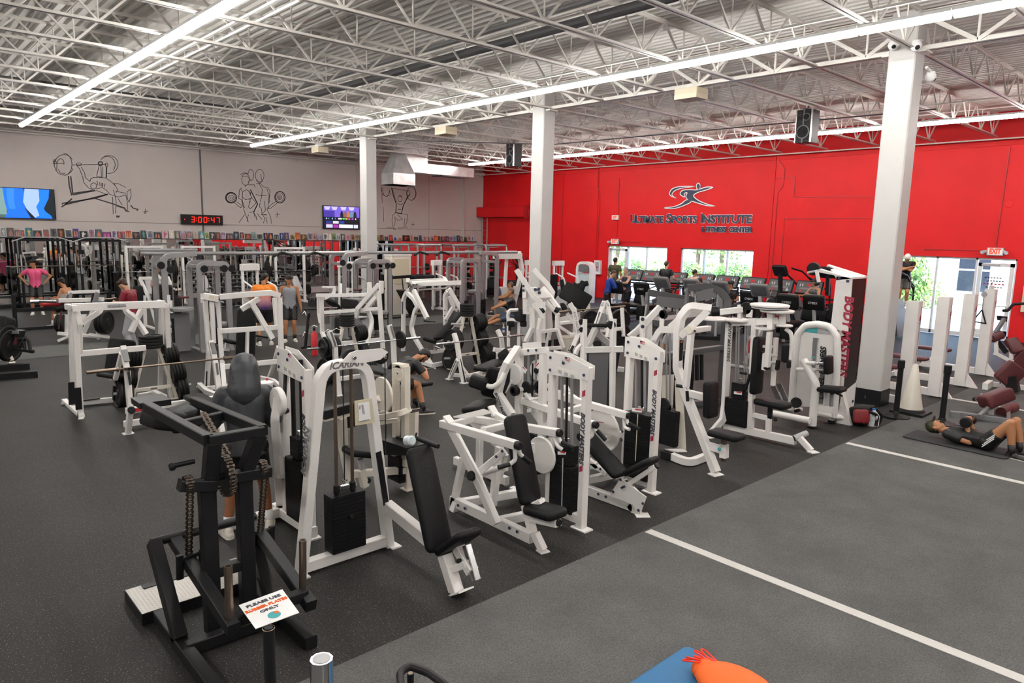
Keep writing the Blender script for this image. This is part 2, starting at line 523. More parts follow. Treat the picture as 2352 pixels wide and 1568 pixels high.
for si, (x0, x1) in enumerate(spans):
    parts = joist_meshes(x0, x1, si); ms = []
    for y in JY:
        if y > YG or (si == 2 and y < 2) or y < YF: continue
        r = sempty('ceiling_joist', (0, y, 0))
        if not ms:
            ms = [mb.obj(nm, 'steel', r, origin=(0, 0, 0)) for nm, mb in parts]
            for o in ms: o.location = (0, 0, 0)
        else:
            for o in ms:
                c = o.copy(); COL.objects.link(c); c.parent = r
# girders along Y on the columns
for gx in GX:
    g = sempty('ceiling_girder', (gx, 0, 0))
    b_ = MB(); 
    for s in (-1, 1): b_.box(gx+s*.01, gx+s*.10, YF, YG, JZ0, JZ0+.012); b_.box(gx+s*.01, gx+s*.02, YF, YG, JZ0, JZ0+.09)
    b_.obj('bottom_chord', 'steel', g)
    t_ = MB()
    for s in (-1, 1): t_.box(gx+s*.01, gx+s*.10, YF, YG, JZ1-.03, JZ1-.018); t_.box(gx+s*.01, gx+s*.02, YF, YG, JZ1-.11, JZ1-.03)
    t_.obj('top_chord', 'steel', g)
    w_ = MB()
    for y in JY:
        if y < YF+1 or y > YG-1: continue
        yb = y+.868
        w_.sweep([(gx, y, JZ1-.06), (gx, yb, JZ0+.04)], rect(.07, .07, .004)); w_.sweep([(gx, yb, JZ0+.04), (gx, y+1.736, JZ1-.06)], rect(.07, .07, .004))
        w_.sweep([(gx, yb, JZ0+.04), (gx, yb, JZ1-.06)], rect(.04, .04, .004))
    w_.obj('web', 'steel', g)
# bridging angles, sprinkler mains and conduits under the deck
for x in (4.75, 5.0, 8.1, 11.0, 16.6, 19.4, 22.6, -2): struct('ceiling_bridging', MB().sweep([(x, YF, 6.28), (x, YG, 6.28)], rect(.035, .035, .003)), 'steel')
for x in (3.1, 6.6, 15.2, 18.0, 24.0): struct('ceiling_bridging', MB().sweep([(x, YF, 6.78), (x, YG, 6.78)], rect(.03, .03, .003)), 'steel')
struct('ceiling_pipe', MB().sweep([(9.15, YF, 6.5), (9.15, 22.2, 6.5)], circ(.085, 12)), 'pipe_dark')
struct('ceiling_pipe', MB().sweep([(8.55, YF, 6.55), (8.55, 22.2, 6.55)], circ(.05, 10)), 'gr')
struct('ceiling_pipe', MB().sweep([(1.3, 22.5, 6.6), (9.3, 22.5, 6.6)], circ(.07, 10)), 'pipe_dark')
struct('ceiling_pipe', MB().sweep([(13.2, 20.5, 5.95), (17.5, 17.2, 5.98), (18.6, 12.0, 6.1), (19.0, 6.0, 6.1)], circ(.018, 6)), 'pipe_dark')
struct('trim_1', MB().sweep([(XL, YG-.12, 6.15), (XR, YG-.12, 6.15)], circ(.03, 8)), 'steel')
struct('trim_2', MB().sweep([(XR-.35, YF, 6.12), (XR-.35, YG, 6.12)], circ(.022, 8)), 'steel')
struct('trim_3', MB().box(XL, XR, YG-.05, YG-.001, 6.45, 6.95), 'deck')

# --- columns
for i, y in enumerate((4.85, 13.72, 22.6)):
    c = sempty('column', (13.6, y, 0))
    MB().sweep([(13.6, y, .02), (13.6, y, 6.85)], rect(.44, .44, .02), up=(0, 1, 0)).obj('shaft', 'white_paint', c)
    MB().sweep([(13.6, y, 0), (13.6, y, .3)], rect(.455, .455, .02), up=(0, 1, 0)).obj('rubber_skirt', 'k', c)
    MB().box(13.45, 13.75, y-.36, y+.36, 6.17, 6.2).obj('seat_plate', 'steel', c)

# --- light strips: 1.25 m lamps end to end
W_ = {}
def lamp(x, y, where, n):
    r = thing('strip_light', where, 'strip light', (x, y, 6.12), 'linked strip lights under the joists')
    if not W_:
        W_['b'] = MB().box(-.075, .075, -.625, .625, .03, .075).obj('housing', 'strip_body', r, origin=(0, 0, 0))
        W_['b'].location = (0, 0, 0)
        W_['t'] = MB().sweep([(0, -.605, -.005), (0, .605, -.005)], [(a*1.25, b) for a, b in circ(.055, 10)]).obj('tube', 'tube_on', r, origin=(0, 0, 0))
        W_['t'].location = (0, 0, 0)
    else:
        for k in 'bt':
            c = W_[k].copy(); COL.objects.link(c); c.parent = r
ORD = ['first','second','third','fourth','fifth','sixth','seventh','eighth','ninth','tenth','eleventh','twelfth','thirteenth','fourteenth','fifteenth','sixteenth','seventeenth','eighteenth','nineteenth','twentieth']
def ordn(i):
    if i < 20: return ORD[i]
    tens = ['', '', 'twent', 'thirt', 'fort', 'fift', 'sixt', 'sevent', 'eight', 'ninet']
    i += 1
    if i == 100: return 'hundredth'
    if i > 100: return 'hundred and '+ordn(i-101)
    return tens[i//10]+('ieth' if i % 10 == 0 else 'y-'+ORD[i % 10-1])
for x, y1, n, nm in ((4.12, 28.3, 33, 'leftmost row'), (11.4, 27.5, 33, 'middle row'), (21.25, 26.3, 32, 'row nearest the red wall'), (-3.6, 26, 31, 'unseen fill row')):  # last row is out of view, added as fill for camera-facing sides
    for k in range(n):
        lamp(x, y1-.63-k*1.262, f'lit white lamp, {ordn(k)} from the grey wall in the {nm}', k)

# --- windows, storefront doors
def opening(key, y0, y1, z1, mull, door):
    w = sempty(key, (XR, (y0+y1)/2, 0)); X0, X1 = XR+.09, XR+.21; f = .06
    def bar(a, b, c, d, nm='frame'): MB().box(X0, X1, a, b, c, d).obj(nm, 'frame_al', w)
    bar(y0, y0+f, 0, z1, 'jamb'); bar(y1-f, y1, 0, z1, 'jamb'); bar(y0, y1, z1-f, z1, 'head'); bar(y0, y1, 0, .12, 'sill')
    ys = [y0+f]+sum([[a-.03, a+.03] for a in mull], [])+[y1-f]
    for a in mull: bar(a-.03, a+.03, 0, z1, 'mullion')
    for i in range(0, len(ys), 2):
        a, b = ys[i], ys[i+1]
        if door and door[0] <= (a+b)/2 <= door[1]: continue
        MB().box(XR+.145, XR+.157, a, b, .12, z1-f).obj('pane', 'window_glass', w)
    return w
opening('window_1', *ops[2], [20.56, 19.48], (20.56, 21.7))
opening('window_2', *ops[1], [16.52, 15.43], None)
opening('window_3', *ops[0], [7.71, 6.58], (5.5, 6.58))
def glass_door(key, y0, y1, z1, hand):
    d = sempty(key, (XR, (y0+y1)/2, 0)); X0, X1 = XR+.11, XR+.17
    for a, b, c, e, nm in ((y0, y0+.11, .02, z1, 'stile'), (y1-.11, y1, .02, z1, 'stile'), (y0, y1, z1-.11, z1, 'rail'), (y0, y1, .02, .27, 'rail')):
        MB().box(X0, X1, a, b, c, e).obj(nm, 'frame_al', d)
    MB().box(XR+.136, XR+.146, y0+.11, y1-.11, .27, z1-.11).obj('pane', 'window_glass', d)
    MB().sweep([(X0-.06, y0+.05, 1.05), (X0-.06, y1-.05, 1.05)], rect(.05, .04)).obj('push_bar', 'frame_al', d)
    MB().box(X0-.07, X0, (y0+y1)/2-.1, y1-.1, z1-.10, z1-.03).obj('closer', 'lg', d)
    return d
dr1 = glass_door('door_1', 20.62, 21.63, 2.38, 0); dr2 = glass_door('door_2', 5.57, 6.53, 2.38, 0)
CUR = dr2
for i, (a, c, k) in enumerate(((.28, -.2, 'ltr'), (.2, -.27, 'ltr'), (.3, -.3, 'lred'), (.22, -.24, 'ltr'))):
    for j in range(6): bx('worn_lettering', k, XR+.132, 6.05+a+(c-a)*j/6, 1.9-.1*i, XR+.135, 6.05+a+(c-a)*(j+.7)/6, 1.94-.1*i)

# --- roller shutter
sh = thing('roller_shutter', 'red roller shutter with boxed hood at the corner of the red wall', 'shutter', (XR, 28.9, 0))
nsl = 42
sl = MB().sweep([(0, -1.82, 0), (0, 1.82, 0)], [(-.011, -.045), (.0, -.05), (.011, -.03), (.013, 0), (.011, .03), (0, .043), (-.011, .045)], up=(0, 0, 1))
first = None
for i in range(nsl):
    if first is None:
        first = sl.obj('slat', 'red_wall', sh, origin=(0, 0, 0), smooth=False); o = first
    else:
        o = first.copy(); COL.objects.link(o); o.parent = sh
    o.location = (-.05, 0, .05+i*.091)
for y in (27.02, 30.78): MB().box(XR-.09, XR-.001, y-.06, y+.06, 0, 3.85).obj('guide', 'red_wall', sh)
MB().sweep([(XR-.26, 27.0, 4.1), (XR-.26, 30.85, 4.1)], [(-.26, -.26), (.0, -.29), (.22, -.2), (.24, .1), (.15, .25), (-.1, .28), (-.26, .26)], up=(0, 0, 1)).obj('hood', 'red_wall', sh)
MB().box(XR-.5, XR-.01, 26.86, 27.0, 3.75, 4.42).obj('bracket', 'red_paint', sh)
MB().lathe((XR-.27, 26.86, 4.05), (0, -1, 0), [(.14, 0), (.14, .08), (.05, .1)], 16).obj('gear', 'red_paint', sh)

# --- mirror, ledge
mr = thing('wall_mirror', 'long frameless wall mirror under the ledge of pictures', 'mirror', (14, YG, 0))
mx0, mx1, npan = 2.2, 25.35, 10
for i in range(npan):
    a = mx0+(mx1-mx0)*i/npan; c = mx0+(mx1-mx0)*(i+1)/npan
    MB().box(a+.004, c-.004, YG-.012, YG-.004, .28, 2.44).obj('mirror_panel', 'mirror', mr)
lg = tag(MB().box(mx0, mx1+.1, YG-.14, YG-.002, 2.445, 2.475).obj('picture_ledge', 'black_board', origin=(14, YG, 2.45)), 'thin black ledge along the top of the wall mirror', 'ledge')
# ---- special parts
def tread(x0, x1, y0, y1, z):
    global CUR
    _put('tread_sheet', MB().box(x0+.005, x1-.005, y0+.005, y1-.005, z, z+.003), 'tread')
    mb = MB(); d = .016; i = 0
    y = y0+.02
    while y < y1-.02:
        x = x0+.02; j = 0
        while x < x1-.02:
            s = 1 if (i+j) % 2 else -1
            a = Vector((.011*1, .007*s, 0)); n = Vector((-a.y, a.x, 0)).normalized()*.0025
            c = Vector((x, y, z+.003))
            mb.add([c-a, c+n, c+a, c-n, c+Vector((0, 0, .002))], [(0, 3, 4), (3, 2, 4), (2, 1, 4), (1, 0, 4)])
            x += .027; j += 1
        y += .02; i += 1
    o = _put('tread_lug', mb, 'tread'); o['kind'] = 'stuff'
def sprocket(x, y, z, r, nt):
    mb = MB(); mb.lathe((x-.012, y, z), (1, 0, 0), [(r*.9, 0), (r*.95, .004), (r*.95, .02), (r*.9, .024)], 32)
    _put('sprocket', mb, 'k')
    ch = MB()
    for i in range(nt):
        a = 2*PI*i/nt; c = Vector((x, y+r*math.cos(a), z+r*math.sin(a))); tt = Vector((0, -math.sin(a), math.cos(a)))*(PI*r/nt*.72)
        w = .02 if i % 2 else .014
        for s in (-1, 1): ch.sweep([c-tt+Vector((s*w, 0, 0)), c+tt+Vector((s*w, 0, 0))], rect(.005, .018, .002), up=(1, 0, 0))
        ch.sweep([c+Vector((-.012, 0, 0)), c+Vector((.012, 0, 0))], circ(.007, 6))
    o = _put('sprocket/chain_loop', ch, 'chain'); o['kind'] = 'stuff'
def chain(x0, y0, z0, x1, y1, z1):
    a = Vector((x0, y0, z0)); b = Vector((x1, y1, z1)); L = (b-a).length; n = max(3, int(L/.022)); d = (b-a)/n
    ch = MB()
    for i in range(n):
        p, q = a+d*i, a+d*(i+1); w = .019 if i % 2 else .013
        for s in (-1, 1): ch.sweep([p-d*.15+Vector((s*w, 0, 0)), q+d*.15+Vector((s*w, 0, 0))], rect(.005, .018, .002), up=(1, .01, 0))
        ch.sweep([p+Vector((-.012, 0, 0)), p+Vector((.012, 0, 0))], circ(.007, 6))
    o = _put('drive_chain', ch, 'chain'); o['kind'] = 'stuff'
mat('tread', (.42, .40, .37), .4, .7)
PLM = {}
def plates(label, group, r, x, y, z, dx, dy, dz, n, th=.045, shrink=0):   # n loose plates, one behind the other along d
    d = Vector((dx, dy, dz)).normalized()
    q = Vector((0, 0, 1)).rotation_difference(d)
    for i in range(n):
        rr = round(r-shrink*i, 3)
        if (rr, th) not in PLM:
            me = bpy.data.meshes.new('weight_plate'); b = MB()
            b.lathe((0, 0, 0), (0, 0, 1), [(rr*.96, 0), (rr, th*.2), (rr, th*.78), (rr*.96, th*.98), (rr*.84, th*.98), (rr*.78, th*.7), (rr*.36, th*.7), (rr*.3, th*.98), (rr*.12, th*.98)], 26)
            me.from_pydata(b.v, [], b.f); me.materials.append(MATS['rb'])
            for p in me.polygons: p.use_smooth = True
            try: me.set_sharp_from_angle(angle=math.radians(30))
            except Exception: pass
            PLM[(rr, th)] = me
        o = bpy.data.objects.new('weight_plate', PLM[(rr, th)]); COL.objects.link(o)
        o.location = Vector((x, y, z))+d*(i*th*1.06); o.rotation_mode = 'QUATERNION'; o.rotation_quaternion = q
        tag(o, label.replace('#', ordn(i)), 'weight plate', group)
def barbell(label, x0, y0, z0, x1, y1, z1, mt='c', s0=.32, s1=.32):
    a = Vector((x0, y0, z0)); b = Vector((x1, y1, z1)); d = (b-a).normalized()
    o = m('barbell', label, 'barbell', *((a+b)/2))
    rd('shaft', mt, .014, *(a+d*s0), *(b-d*s1))
    for p, q, e in ((a, a+d*s0, 1), (b, b-d*s1, -1)):
        rd('sleeve', mt, .025, *p, *q); cy('collar', mt, .038, *q, *(q+d*.03*e))
    return o
def lathe(name, mt, x, y, z, prof, cap=True):
    mb = MB(); mb.lathe((x, y, z), (0, 0, 1), prof, 28)
    if not cap: mb.f = mb.f[:-2]
    return _put(name, mb, mt, True, 35)
def hexc(h):
    r = [int(h[i:i+2], 16)/255 for i in (0, 2, 4)]
    return tuple(((c+.055)/1.055)**2.4 if c > .04 else c/12.92 for c in r)
HEXM = {}
def hm(h, emit=0):
    k = (h, emit)
    if k not in HEXM: HEXM[k] = mat('c'+h+('e' if emit else ''), hexc(h) if not emit else (0, 0, 0), .5, emit=(hexc(h), emit) if emit else None)
    return 'c'+h+('e' if emit else '')
def cname(h):
    r, g, b = [int(h[i:i+2], 16) for i in (0, 2, 4)]
    mx, mn = max(r, g, b), min(r, g, b)
    if mx-mn < 28: return 'black' if mx < 60 else 'dark grey' if mx < 110 else 'grey' if mx < 175 else 'pale'
    if r == mx: base = 'red' if g < r*.5 and b < r*.6 else 'brown' if mx < 150 else 'tan' if g > b else 'pink'
    elif g == mx: base = 'green' if b < g*.9 else 'teal'
    else: base = 'purple' if r > g*1.15 else 'blue'
    return ('dark ' if mx < 90 else '')+base
def poster(i, x, w, h, bg, fg, lab):
    z = 2.476; y = YG-.10; ln = .05
    r = thing('picture_card', lab, 'picture', (x, y, z), 'small pictures along the mirror ledge')
    def q(a, b, c, d, off, mt, nm, th=.004):
        f = lambda u, v: (x+u*w, y-off+ln*v, z+h*v)
        p = [f(a, c), f(b, c), f(b, d), f(a, d)]
        MB().prism(p, (0, th, 0)).obj(nm, mt, r)
    q(-.5, .5, 0, 1, 0, 'sign' if (i*7) % 3 == 0 else hm(bg), 'card')
    q(-.43, .43, .05, .95, .002, hm(bg), 'print', .002)
    F = lambda u, v: (x+u*w, y-.006+ln*v, z+h*v)
    k = i % 4
    if k == 0: P = [[(-.2,.1),(-.05,.1),(0,.4),(.05,.1),(.2,.1),(.13,.5),(.3,.62),(.12,.72),(.06,.74),(.07,.88),(-.07,.88),(-.06,.74),(-.12,.72),(-.3,.62),(-.13,.5)]]
    elif k == 1: P = [[(-.3,.1),(.3,.1),(.28,.5),(.1,.64),(.1,.84),(-.1,.84),(-.1,.64),(-.28,.5)]]
    elif k == 2: P = [[(-.36,.1),(-.1,.1),(-.12,.6),(-.2,.8),(-.3,.6)], [(.05,.1),(.36,.1),(.3,.55),(.2,.78),(.1,.6)]]
    else: P = [[(-.25,.08),(0,.1),(.1,.45),(.34,.55),(.3,.66),(.1,.68),(.05,.9),(-.1,.86),(-.14,.66),(-.34,.8),(-.2,.5)]]
    for p in P: MB().prism([F(*a) for a in p], (0, .002, 0)).obj('figure_print', hm(fg), r)
def ribbon(name, mt, plane, at, w, strokes, parent=None, closed=False):    # brush lines on a wall: flat strips 4 mm proud
    mb = MB()
    for s in strokes:
        p = [(s[i], s[i+1]) for i in range(0, len(s), 2)]
        if closed: p = p+[p[0], p[1]]
        q = [(at, a, b) if plane == 'x' else (a, at, b) for a, b in p]
        mb.sweep(q, [(-w/2, -.002), (w/2, -.002), (w/2, .002), (-w/2, .002)], up=(1, 0, 0) if plane == 'x' else (0, 1, 0))
    o = mb.obj(name, mt, parent)
    if len(strokes) > 1: o['kind'] = 'stuff'
    return o
def smooth_pts(p, n=6):
    out = []
    L = len(p)
    for i in range(L):
        a, b, c, d = p[(i-1) % L], p[i], p[(i+1) % L], p[(i+2) % L]
        for k in range(n):
            t_ = k/n
            out.append(tuple(.5*((2*b[j])+(-a[j]+c[j])*t_+(2*a[j]-5*b[j]+4*c[j]-d[j])*t_**2+(-a[j]+3*b[j]-3*c[j]+d[j])*t_**3) for j in range(len(b))))
    return out
def txfit(name, mt, s, hgt, wid, *a, bold=0, ext=.004, shear=0, align='LEFT'):
    o = tx(name, mt, hgt/.70, s, *a, bold=bold, ext=ext, shear=shear, align=align)
    xs = [v.co.x for v in o.data.vertices]; k = wid/max(max(xs)-min(xs), .01)
    M = o.matrix_basis.copy(); M.col[0] = M.col[0]*k; o.matrix_basis = M
    return o
def emb(name, pl):
    p = [(pl[i], pl[i+1]) for i in range(0, len(pl), 2)]
    if name != 'head_dot': p = smooth_pts(p, 5)
    _put(name, MB().prism([(25.962, a, b) for a, b in p], (.03, 0, 0)), 'navy')
    ribbon(name+'_edge', 'sign', 'x', 25.958, .036, [[v for q in p for v in q]], CUR, closed=True)
def speaker(x, y, z, where):
    m('loudspeaker', 'black party loudspeaker hung from the joists '+where, 'loudspeaker', x, y, z-.8)
    X0, X1, Y0, Y1, Z0, Z1 = x-.2, x+.2, y-.2, y+.2, z-.8, z-.02
    _put('cabinet', MB().box(X0, X1, Y0, Y1, Z0, Z1), 'k')
    for s in (-1, 1): _put('side_trim', MB().box(X0-.01, X0+.03, y+s*.19-.012, y+s*.19+.012, Z0, Z1), 'c')
    def cone(cy_, cz, r, ring='gr'):
        _put('driver_rim', MB().lathe((X0, cy_, cz), (-1, 0, 0), [(r, 0), (r, .02), (r*.85, .025)], 24), ring, True, 40)
        _put('driver_cone', MB().lathe((X0-.026, cy_, cz), (-1, 0, 0), [(r*.84, 0), (r*.3, .004), (r*.28, .012)], 24), 'kb', True, 40)
    cone(y, z-.55, .165); cone(y-.07, z-.2, .09); cone(y+.1, z-.22, .045, 'mar'); cone(y+.1, z-.11, .03, 'gr'); cone(y-.13, z-.73, .03)
    _put('strap', MB().box(X0-.02, X1+.01, y-.015, y+.015, Z0-.01, Z1+.01), 'gr')
    rd('hanger', 'k', .012, x, y, z-.02, x, y, 6.25)
    _put('bracket', MB().box(x-.15, x+.15, y-.06, y+.06, z-.02, z+.02), 'navy')
# ================================================================ people: one continuous body each, clothes and hair as its children
PEOPLE = []
def _cap(mb, p, q, r0, r1, flat=False, n=12):           # tapered limb with round (or flat) ends
    p = Vector(p); q = Vector(q); L = (q-p).length; a = (q-p)
    if L < 1e-5: a = Vector((0, 0, 1)); L = 1e-4
    pr = []
    if flat: pr = [(r0*.3, 0), (r0, 0), (r1, L), (r1*.3, L)]
    else:
        for k in range(4): t_ = PI/2*k/4; pr.append((max(r0*math.sin(t_), r0*.08), -r0*math.cos(t_)))
        pr.append((r0, 0)); pr.append((r1, L))
        for k in range(1, 5): t_ = PI/2*k/4; pr.append((max(r1*math.cos(t_), r1*.08), L+r1*math.sin(t_)))
    mb.lathe(p, a, pr, n)
def _ik(a, b, l1, l2, pole):
    d = b-a; D = min(d.length, (l1+l2)*.998); dn = d.normalized()
    x = (l1*l1-l2*l2+D*D)/(2*D); y = math.sqrt(max(l1*l1-x*x, 0))
    pl = pole-dn*pole.dot(dn)
    if pl.length < 1e-4: pl = dn.orthogonal()
    return a+dn*x+pl.normalized()*y, a+dn*D
def _skin(mb, name, mt, par, vox, sm=4):
    o = mb.obj(name, mt, par)
    r = o.modifiers.new('r', 'REMESH'); r.mode = 'VOXEL'; r.voxel_size = vox; r.use_smooth_shade = True
    s = o.modifiers.new('s', 'SMOOTH'); s.iterations = sm; s.factor = .5
    PEOPLE.append(o); return o
SKIN = {'light': '#c99a7e', 'tan': '#b07a55', 'brown': '#8a5636'}
def person(label, x, y, z, yaw, h=1.78, lean=0, side=0, head=(0, 0), feet=((.02, .11), (.02, -.11)), fz=0, hl=(.06, .27, -.04), hr=(.06, -.27, -.04), pl=None, top='tee', tc='202022', tc2=None, legs='shorts', lc='141416', skin='tan', hair='short', hc='1c1410', cap=None, sock='e8e4e0', shoe='e4e0d8', knee=(1, 0, .25), elb=(-.6, .5, -.6), vox=.012, hold=None, beard=False, toe=None, fem=False, fing=.5):
    S = h/1.78; ya = math.radians(yaw)
    F = Vector((math.cos(ya), math.sin(ya), 0)); L = Vector((-math.sin(ya), math.cos(ya), 0)); U = Vector((0, 0, 1))
    la = math.radians(lean); sa = math.radians(side)
    T = (U*math.cos(la)+F*math.sin(la)); Ft = F*math.cos(la)-U*math.sin(la)
    T = (T*math.cos(sa)+L*math.sin(sa)).normalized(); Lt = T.cross(Ft).normalized()
    pel = Vector((x, y, z)); W = lambda p: pel+F*p[0]*S+L*p[1]*S+U*p[2]*S
    me_root = None
    sw = .17 if fem else .19
    waist = pel+T*.2*S; chest = pel+T*.40*S; neck = pel+T*.53*S
    hy, hp = math.radians(head[0]), math.radians(head[1])
    Fh = (Ft*math.cos(hy)+Lt*math.sin(hy)); Th = T
    Fh2 = (Fh*math.cos(hp)-Th*math.sin(hp)); Th = (Th*math.cos(hp)+Fh*math.sin(hp)); Fh = Fh2; Lh = Th.cross(Fh)
    hb = neck+T*.05*S; hd = hb+Th*.13*S+Fh*.02*S
    sh = [neck-T*.045*S+Lt*s*sw*S for s in (1, -1)]
    hip = [pel-U*.03*S*abs(math.cos(la))+L*s*.09*S for s in (1, -1)]
    ank = []
    for i, ft in enumerate(feet): ank.append(Vector((x, y, 0))+F*ft[0]*S+L*ft[1]*S+U*((ft[2] if len(ft) > 2 else 0)+.085*S+fz))
    kn = []
    for i, s in enumerate((1, -1)):
        k, a = _ik(hip[i], ank[i], .44*S, .42*S, F*knee[0]+L*s*knee[1]+U*knee[2]); kn.append(k); ank[i] = a
    el = []; wr = []
    for i, (s, hnd) in enumerate(((1, hl), (-1, hr))):
        e_, w_ = _ik(sh[i], W(hnd), .29*S, .26*S, Ft*elb[0]+Lt*s*elb[1]+U*elb[2]); el.append(e_); wr.append(w_)
    b = MB()
    for k in (-1, 1):
        _cap(b, pel+Lt*k*.055*S, waist+Lt*k*.04*S, .105*S, .1*S*(.9 if fem else 1)); _cap(b, waist+Lt*k*.04*S, chest+Lt*k*.07*S, .1*S, .112*S)
        _cap(b, chest+Lt*k*.07*S, neck-T*.07*S+Lt*k*.08*S, .11*S, .075*S)
    if fem:
        for k in (-1, 1): _cap(b, chest+Lt*k*.07*S+Ft*.07*S, chest+Lt*k*.07*S+Ft*.09*S, .06*S, .055*S)
    _cap(b, sh[0], sh[1], .058*S, .058*S); _cap(b, neck-T*.04*S, hb+Th*.05*S, .06*S, .054*S)
    for i, s in enumerate((1, -1)):
        _cap(b, sh[i], el[i], .056*S, .043*S); _cap(b, el[i], el[i].lerp(wr[i], .35), .043*S, .042*S); _cap(b, el[i].lerp(wr[i], .3), wr[i], .042*S, .027*S)
        # hand: palm, four fingers of different lengths with a bend, a thumb from the side
        d = (wr[i]-el[i]).normalized(); n_ = Lt*s; n_ = (n_-d*n_.dot(d)); n_ = n_.normalized() if n_.length > .1 else d.orthogonal(); w_ = d.cross(n_)*s
        for k in range(4): _cap(b, wr[i]+w_*(k-1.5)*.012*S, wr[i]+d*.085*S+w_*(k-1.5)*.019*S, .014*S, .011*S, n=8)
        for k, ln in enumerate((.062, .075, .07, .055)):
            p0 = wr[i]+d*.085*S+w_*(k-1.5)*.021*S; p1 = p0+(d*(1-fing*.5)-n_*fing*.8).normalized()*ln*.55*S; p2 = p1+(d*(1-fing)-n_*fing*1.4).normalized()*ln*.5*S
            _cap(b, p0, p1, .0095*S, .009*S, n=8); _cap(b, p1, p2, .009*S, .0075*S, n=8)
        t0 = wr[i]+d*.03*S-w_*.02*S; _cap(b, t0, t0+(d*.7-w_*.8-n_*.3).normalized()*.05*S, .013*S, .0105*S, n=8); t1 = t0+(d*.7-w_*.8-n_*.3).normalized()*.05*S; _cap(b, t1, t1+(d*.9-w_*.1-n_*.4).normalized()*.032*S, .0105*S, .0085*S, n=8)
        _cap(b, hip[i], kn[i], .092*S, .06*S); _cap(b, kn[i], kn[i].lerp(ank[i], .35), .056*S, .058*S); _cap(b, kn[i].lerp(ank[i], .3), ank[i], .058*S, .037*S)
        _cap(b, ank[i], ank[i]-U*.04*S+F*.02*S, .04*S, .035*S)
    P = lambda f, l, u: hd+Fh*f*S+Lh*l*S+Th*u*S
    _cap(b, P(-.012, 0, .03), P(.006, 0, .028), .088*S, .084*S); _cap(b, P(.02, 0, -.03), P(.035, 0, -.07), .064*S, .045*S); _cap(b, P(.0, .045, -.045), P(.04, .012, -.082), .03*S, .026*S); _cap(b, P(.0, -.045, -.045), P(.04, -.012, -.082), .03*S, .026*S)
    _cap(b, P(.078, 0, .012), P(.098, 0, -.028), .011*S, .016*S, n=8)
    for s in (-1, 1): _cap(b, P(-.005, s*.078, .015), P(-.008, s*.082, -.022), .017*S, .013*S, n=8); _cap(b, P(.07, s*.032, .03), P(.074, s*.02, .03), .012*S, .012*S, n=8)
    sk_ = hm(SKIN[skin][1:])
    body = _skin(b, 'person', sk_, None, min(vox, .0125), 3)
    tag(body, label, 'person')
    if pl: body['group'] = pl
    def child(nm, mb, mt, sm=True):
        o = mb.obj(nm, mt, body, smooth=sm); return o
    # face
    for s in (-1, 1):
        e_ = MB(); e_.ball(P(.0775, s*.03, .012), .0095*S, .0105*S, .0075*S, 8, 6); child('eye', e_, hm('efe8e0')); e_ = MB(); e_.ball(P(.0845, s*.03, .012), .0045*S, .005*S, .0055*S, 8, 6); child('iris', e_, hm('20140e'))
        e_ = MB(); _cap(e_, P(.088, s*.014, .034), P(.08, s*.046, .036), .005*S, .004*S, n=6); child('eyebrow', e_, hm(hc))
    e_ = MB(); _cap(e_, P(.083, .02, -.058), P(.083, -.02, -.058), .006*S, .006*S, n=6); child('mouth', e_, hm('8a4a42'))
    if beard:
        g = MB(); _cap(g, P(.03, .0, -.085), P(.05, 0, -.075), .045*S, .036*S); _cap(g, P(.01, .07, -.03), P(.04, .035, -.08), .02*S, .02*S); _cap(g, P(.01, -.07, -.03), P(.04, -.035, -.08), .02*S, .02*S); _skin(g, 'beard', hm(hc), body, .01, 1)
    # hair, hood or cap
    if top == 'hoodie':
        g = MB(); _cap(g, P(-.02, 0, .035), P(-.03, 0, -.06), .14*S, .155*S); _cap(g, P(-.04, 0, -.08), neck-T*.02*S-Ft*.03*S, .15*S, .165*S)
        for k in range(3): _cap(g, P(-.16+.01*k, -.07, -.06-.045*k), P(-.165+.01*k, .08, -.045-.05*k), .026*S, .03*S)
        _cap(g, P(-.05, 0, .06), P(-.07, 0, .0), .13*S, .14*S)
        _skin(g, 'hood', hm(tc), body, .013, 8)
    elif hair != 'none':
        g = MB(); _cap(g, P(-.024, 0, .042), P(-.008, 0, .052), .092*S, .088*S); _cap(g, P(-.05, 0, .0), P(-.06, 0, -.03), .062*S, .045*S)
        rnd = random.Random(int(abs(x*131+y*77)))
        if hair in ('mop', 'curly'):
            for k in range(46 if hair == 'mop' else 56):
                a = rnd.uniform(0, 2*PI); u = rnd.uniform(.15, 1); c = P(-.02+.1*math.cos(a)*math.sqrt(1-u*u*.8), .095*math.sin(a)*math.sqrt(1-u*u*.8), .05+.085*u*.8); _cap(g, c, c+Vector((rnd.uniform(-.02, .02), rnd.uniform(-.02, .02), rnd.uniform(-.01, .02)))*S, .026*S, .018*S, n=6)
            for k in range(7): _cap(g, P(.055, -.06+.02*k, .09), P(.088, -.055+.018*k, .052+.008*(k % 2)), .018*S, .008*S, n=6)
        if hair == 'long': _cap(g, P(-.06, 0, .0), P(-.08, 0, -.14), .06*S, .035*S)
        if hair == 'tail': _cap(g, P(-.09, 0, .05), P(-.12, 0, .03), .03*S, .032*S); _cap(g, P(-.12, 0, .03), P(-.12, 0, -.1), .03*S, .014*S)
        _skin(g, 'hair', hm(hc), body, .011, 1 if hair in ('mop', 'curly') else 3)
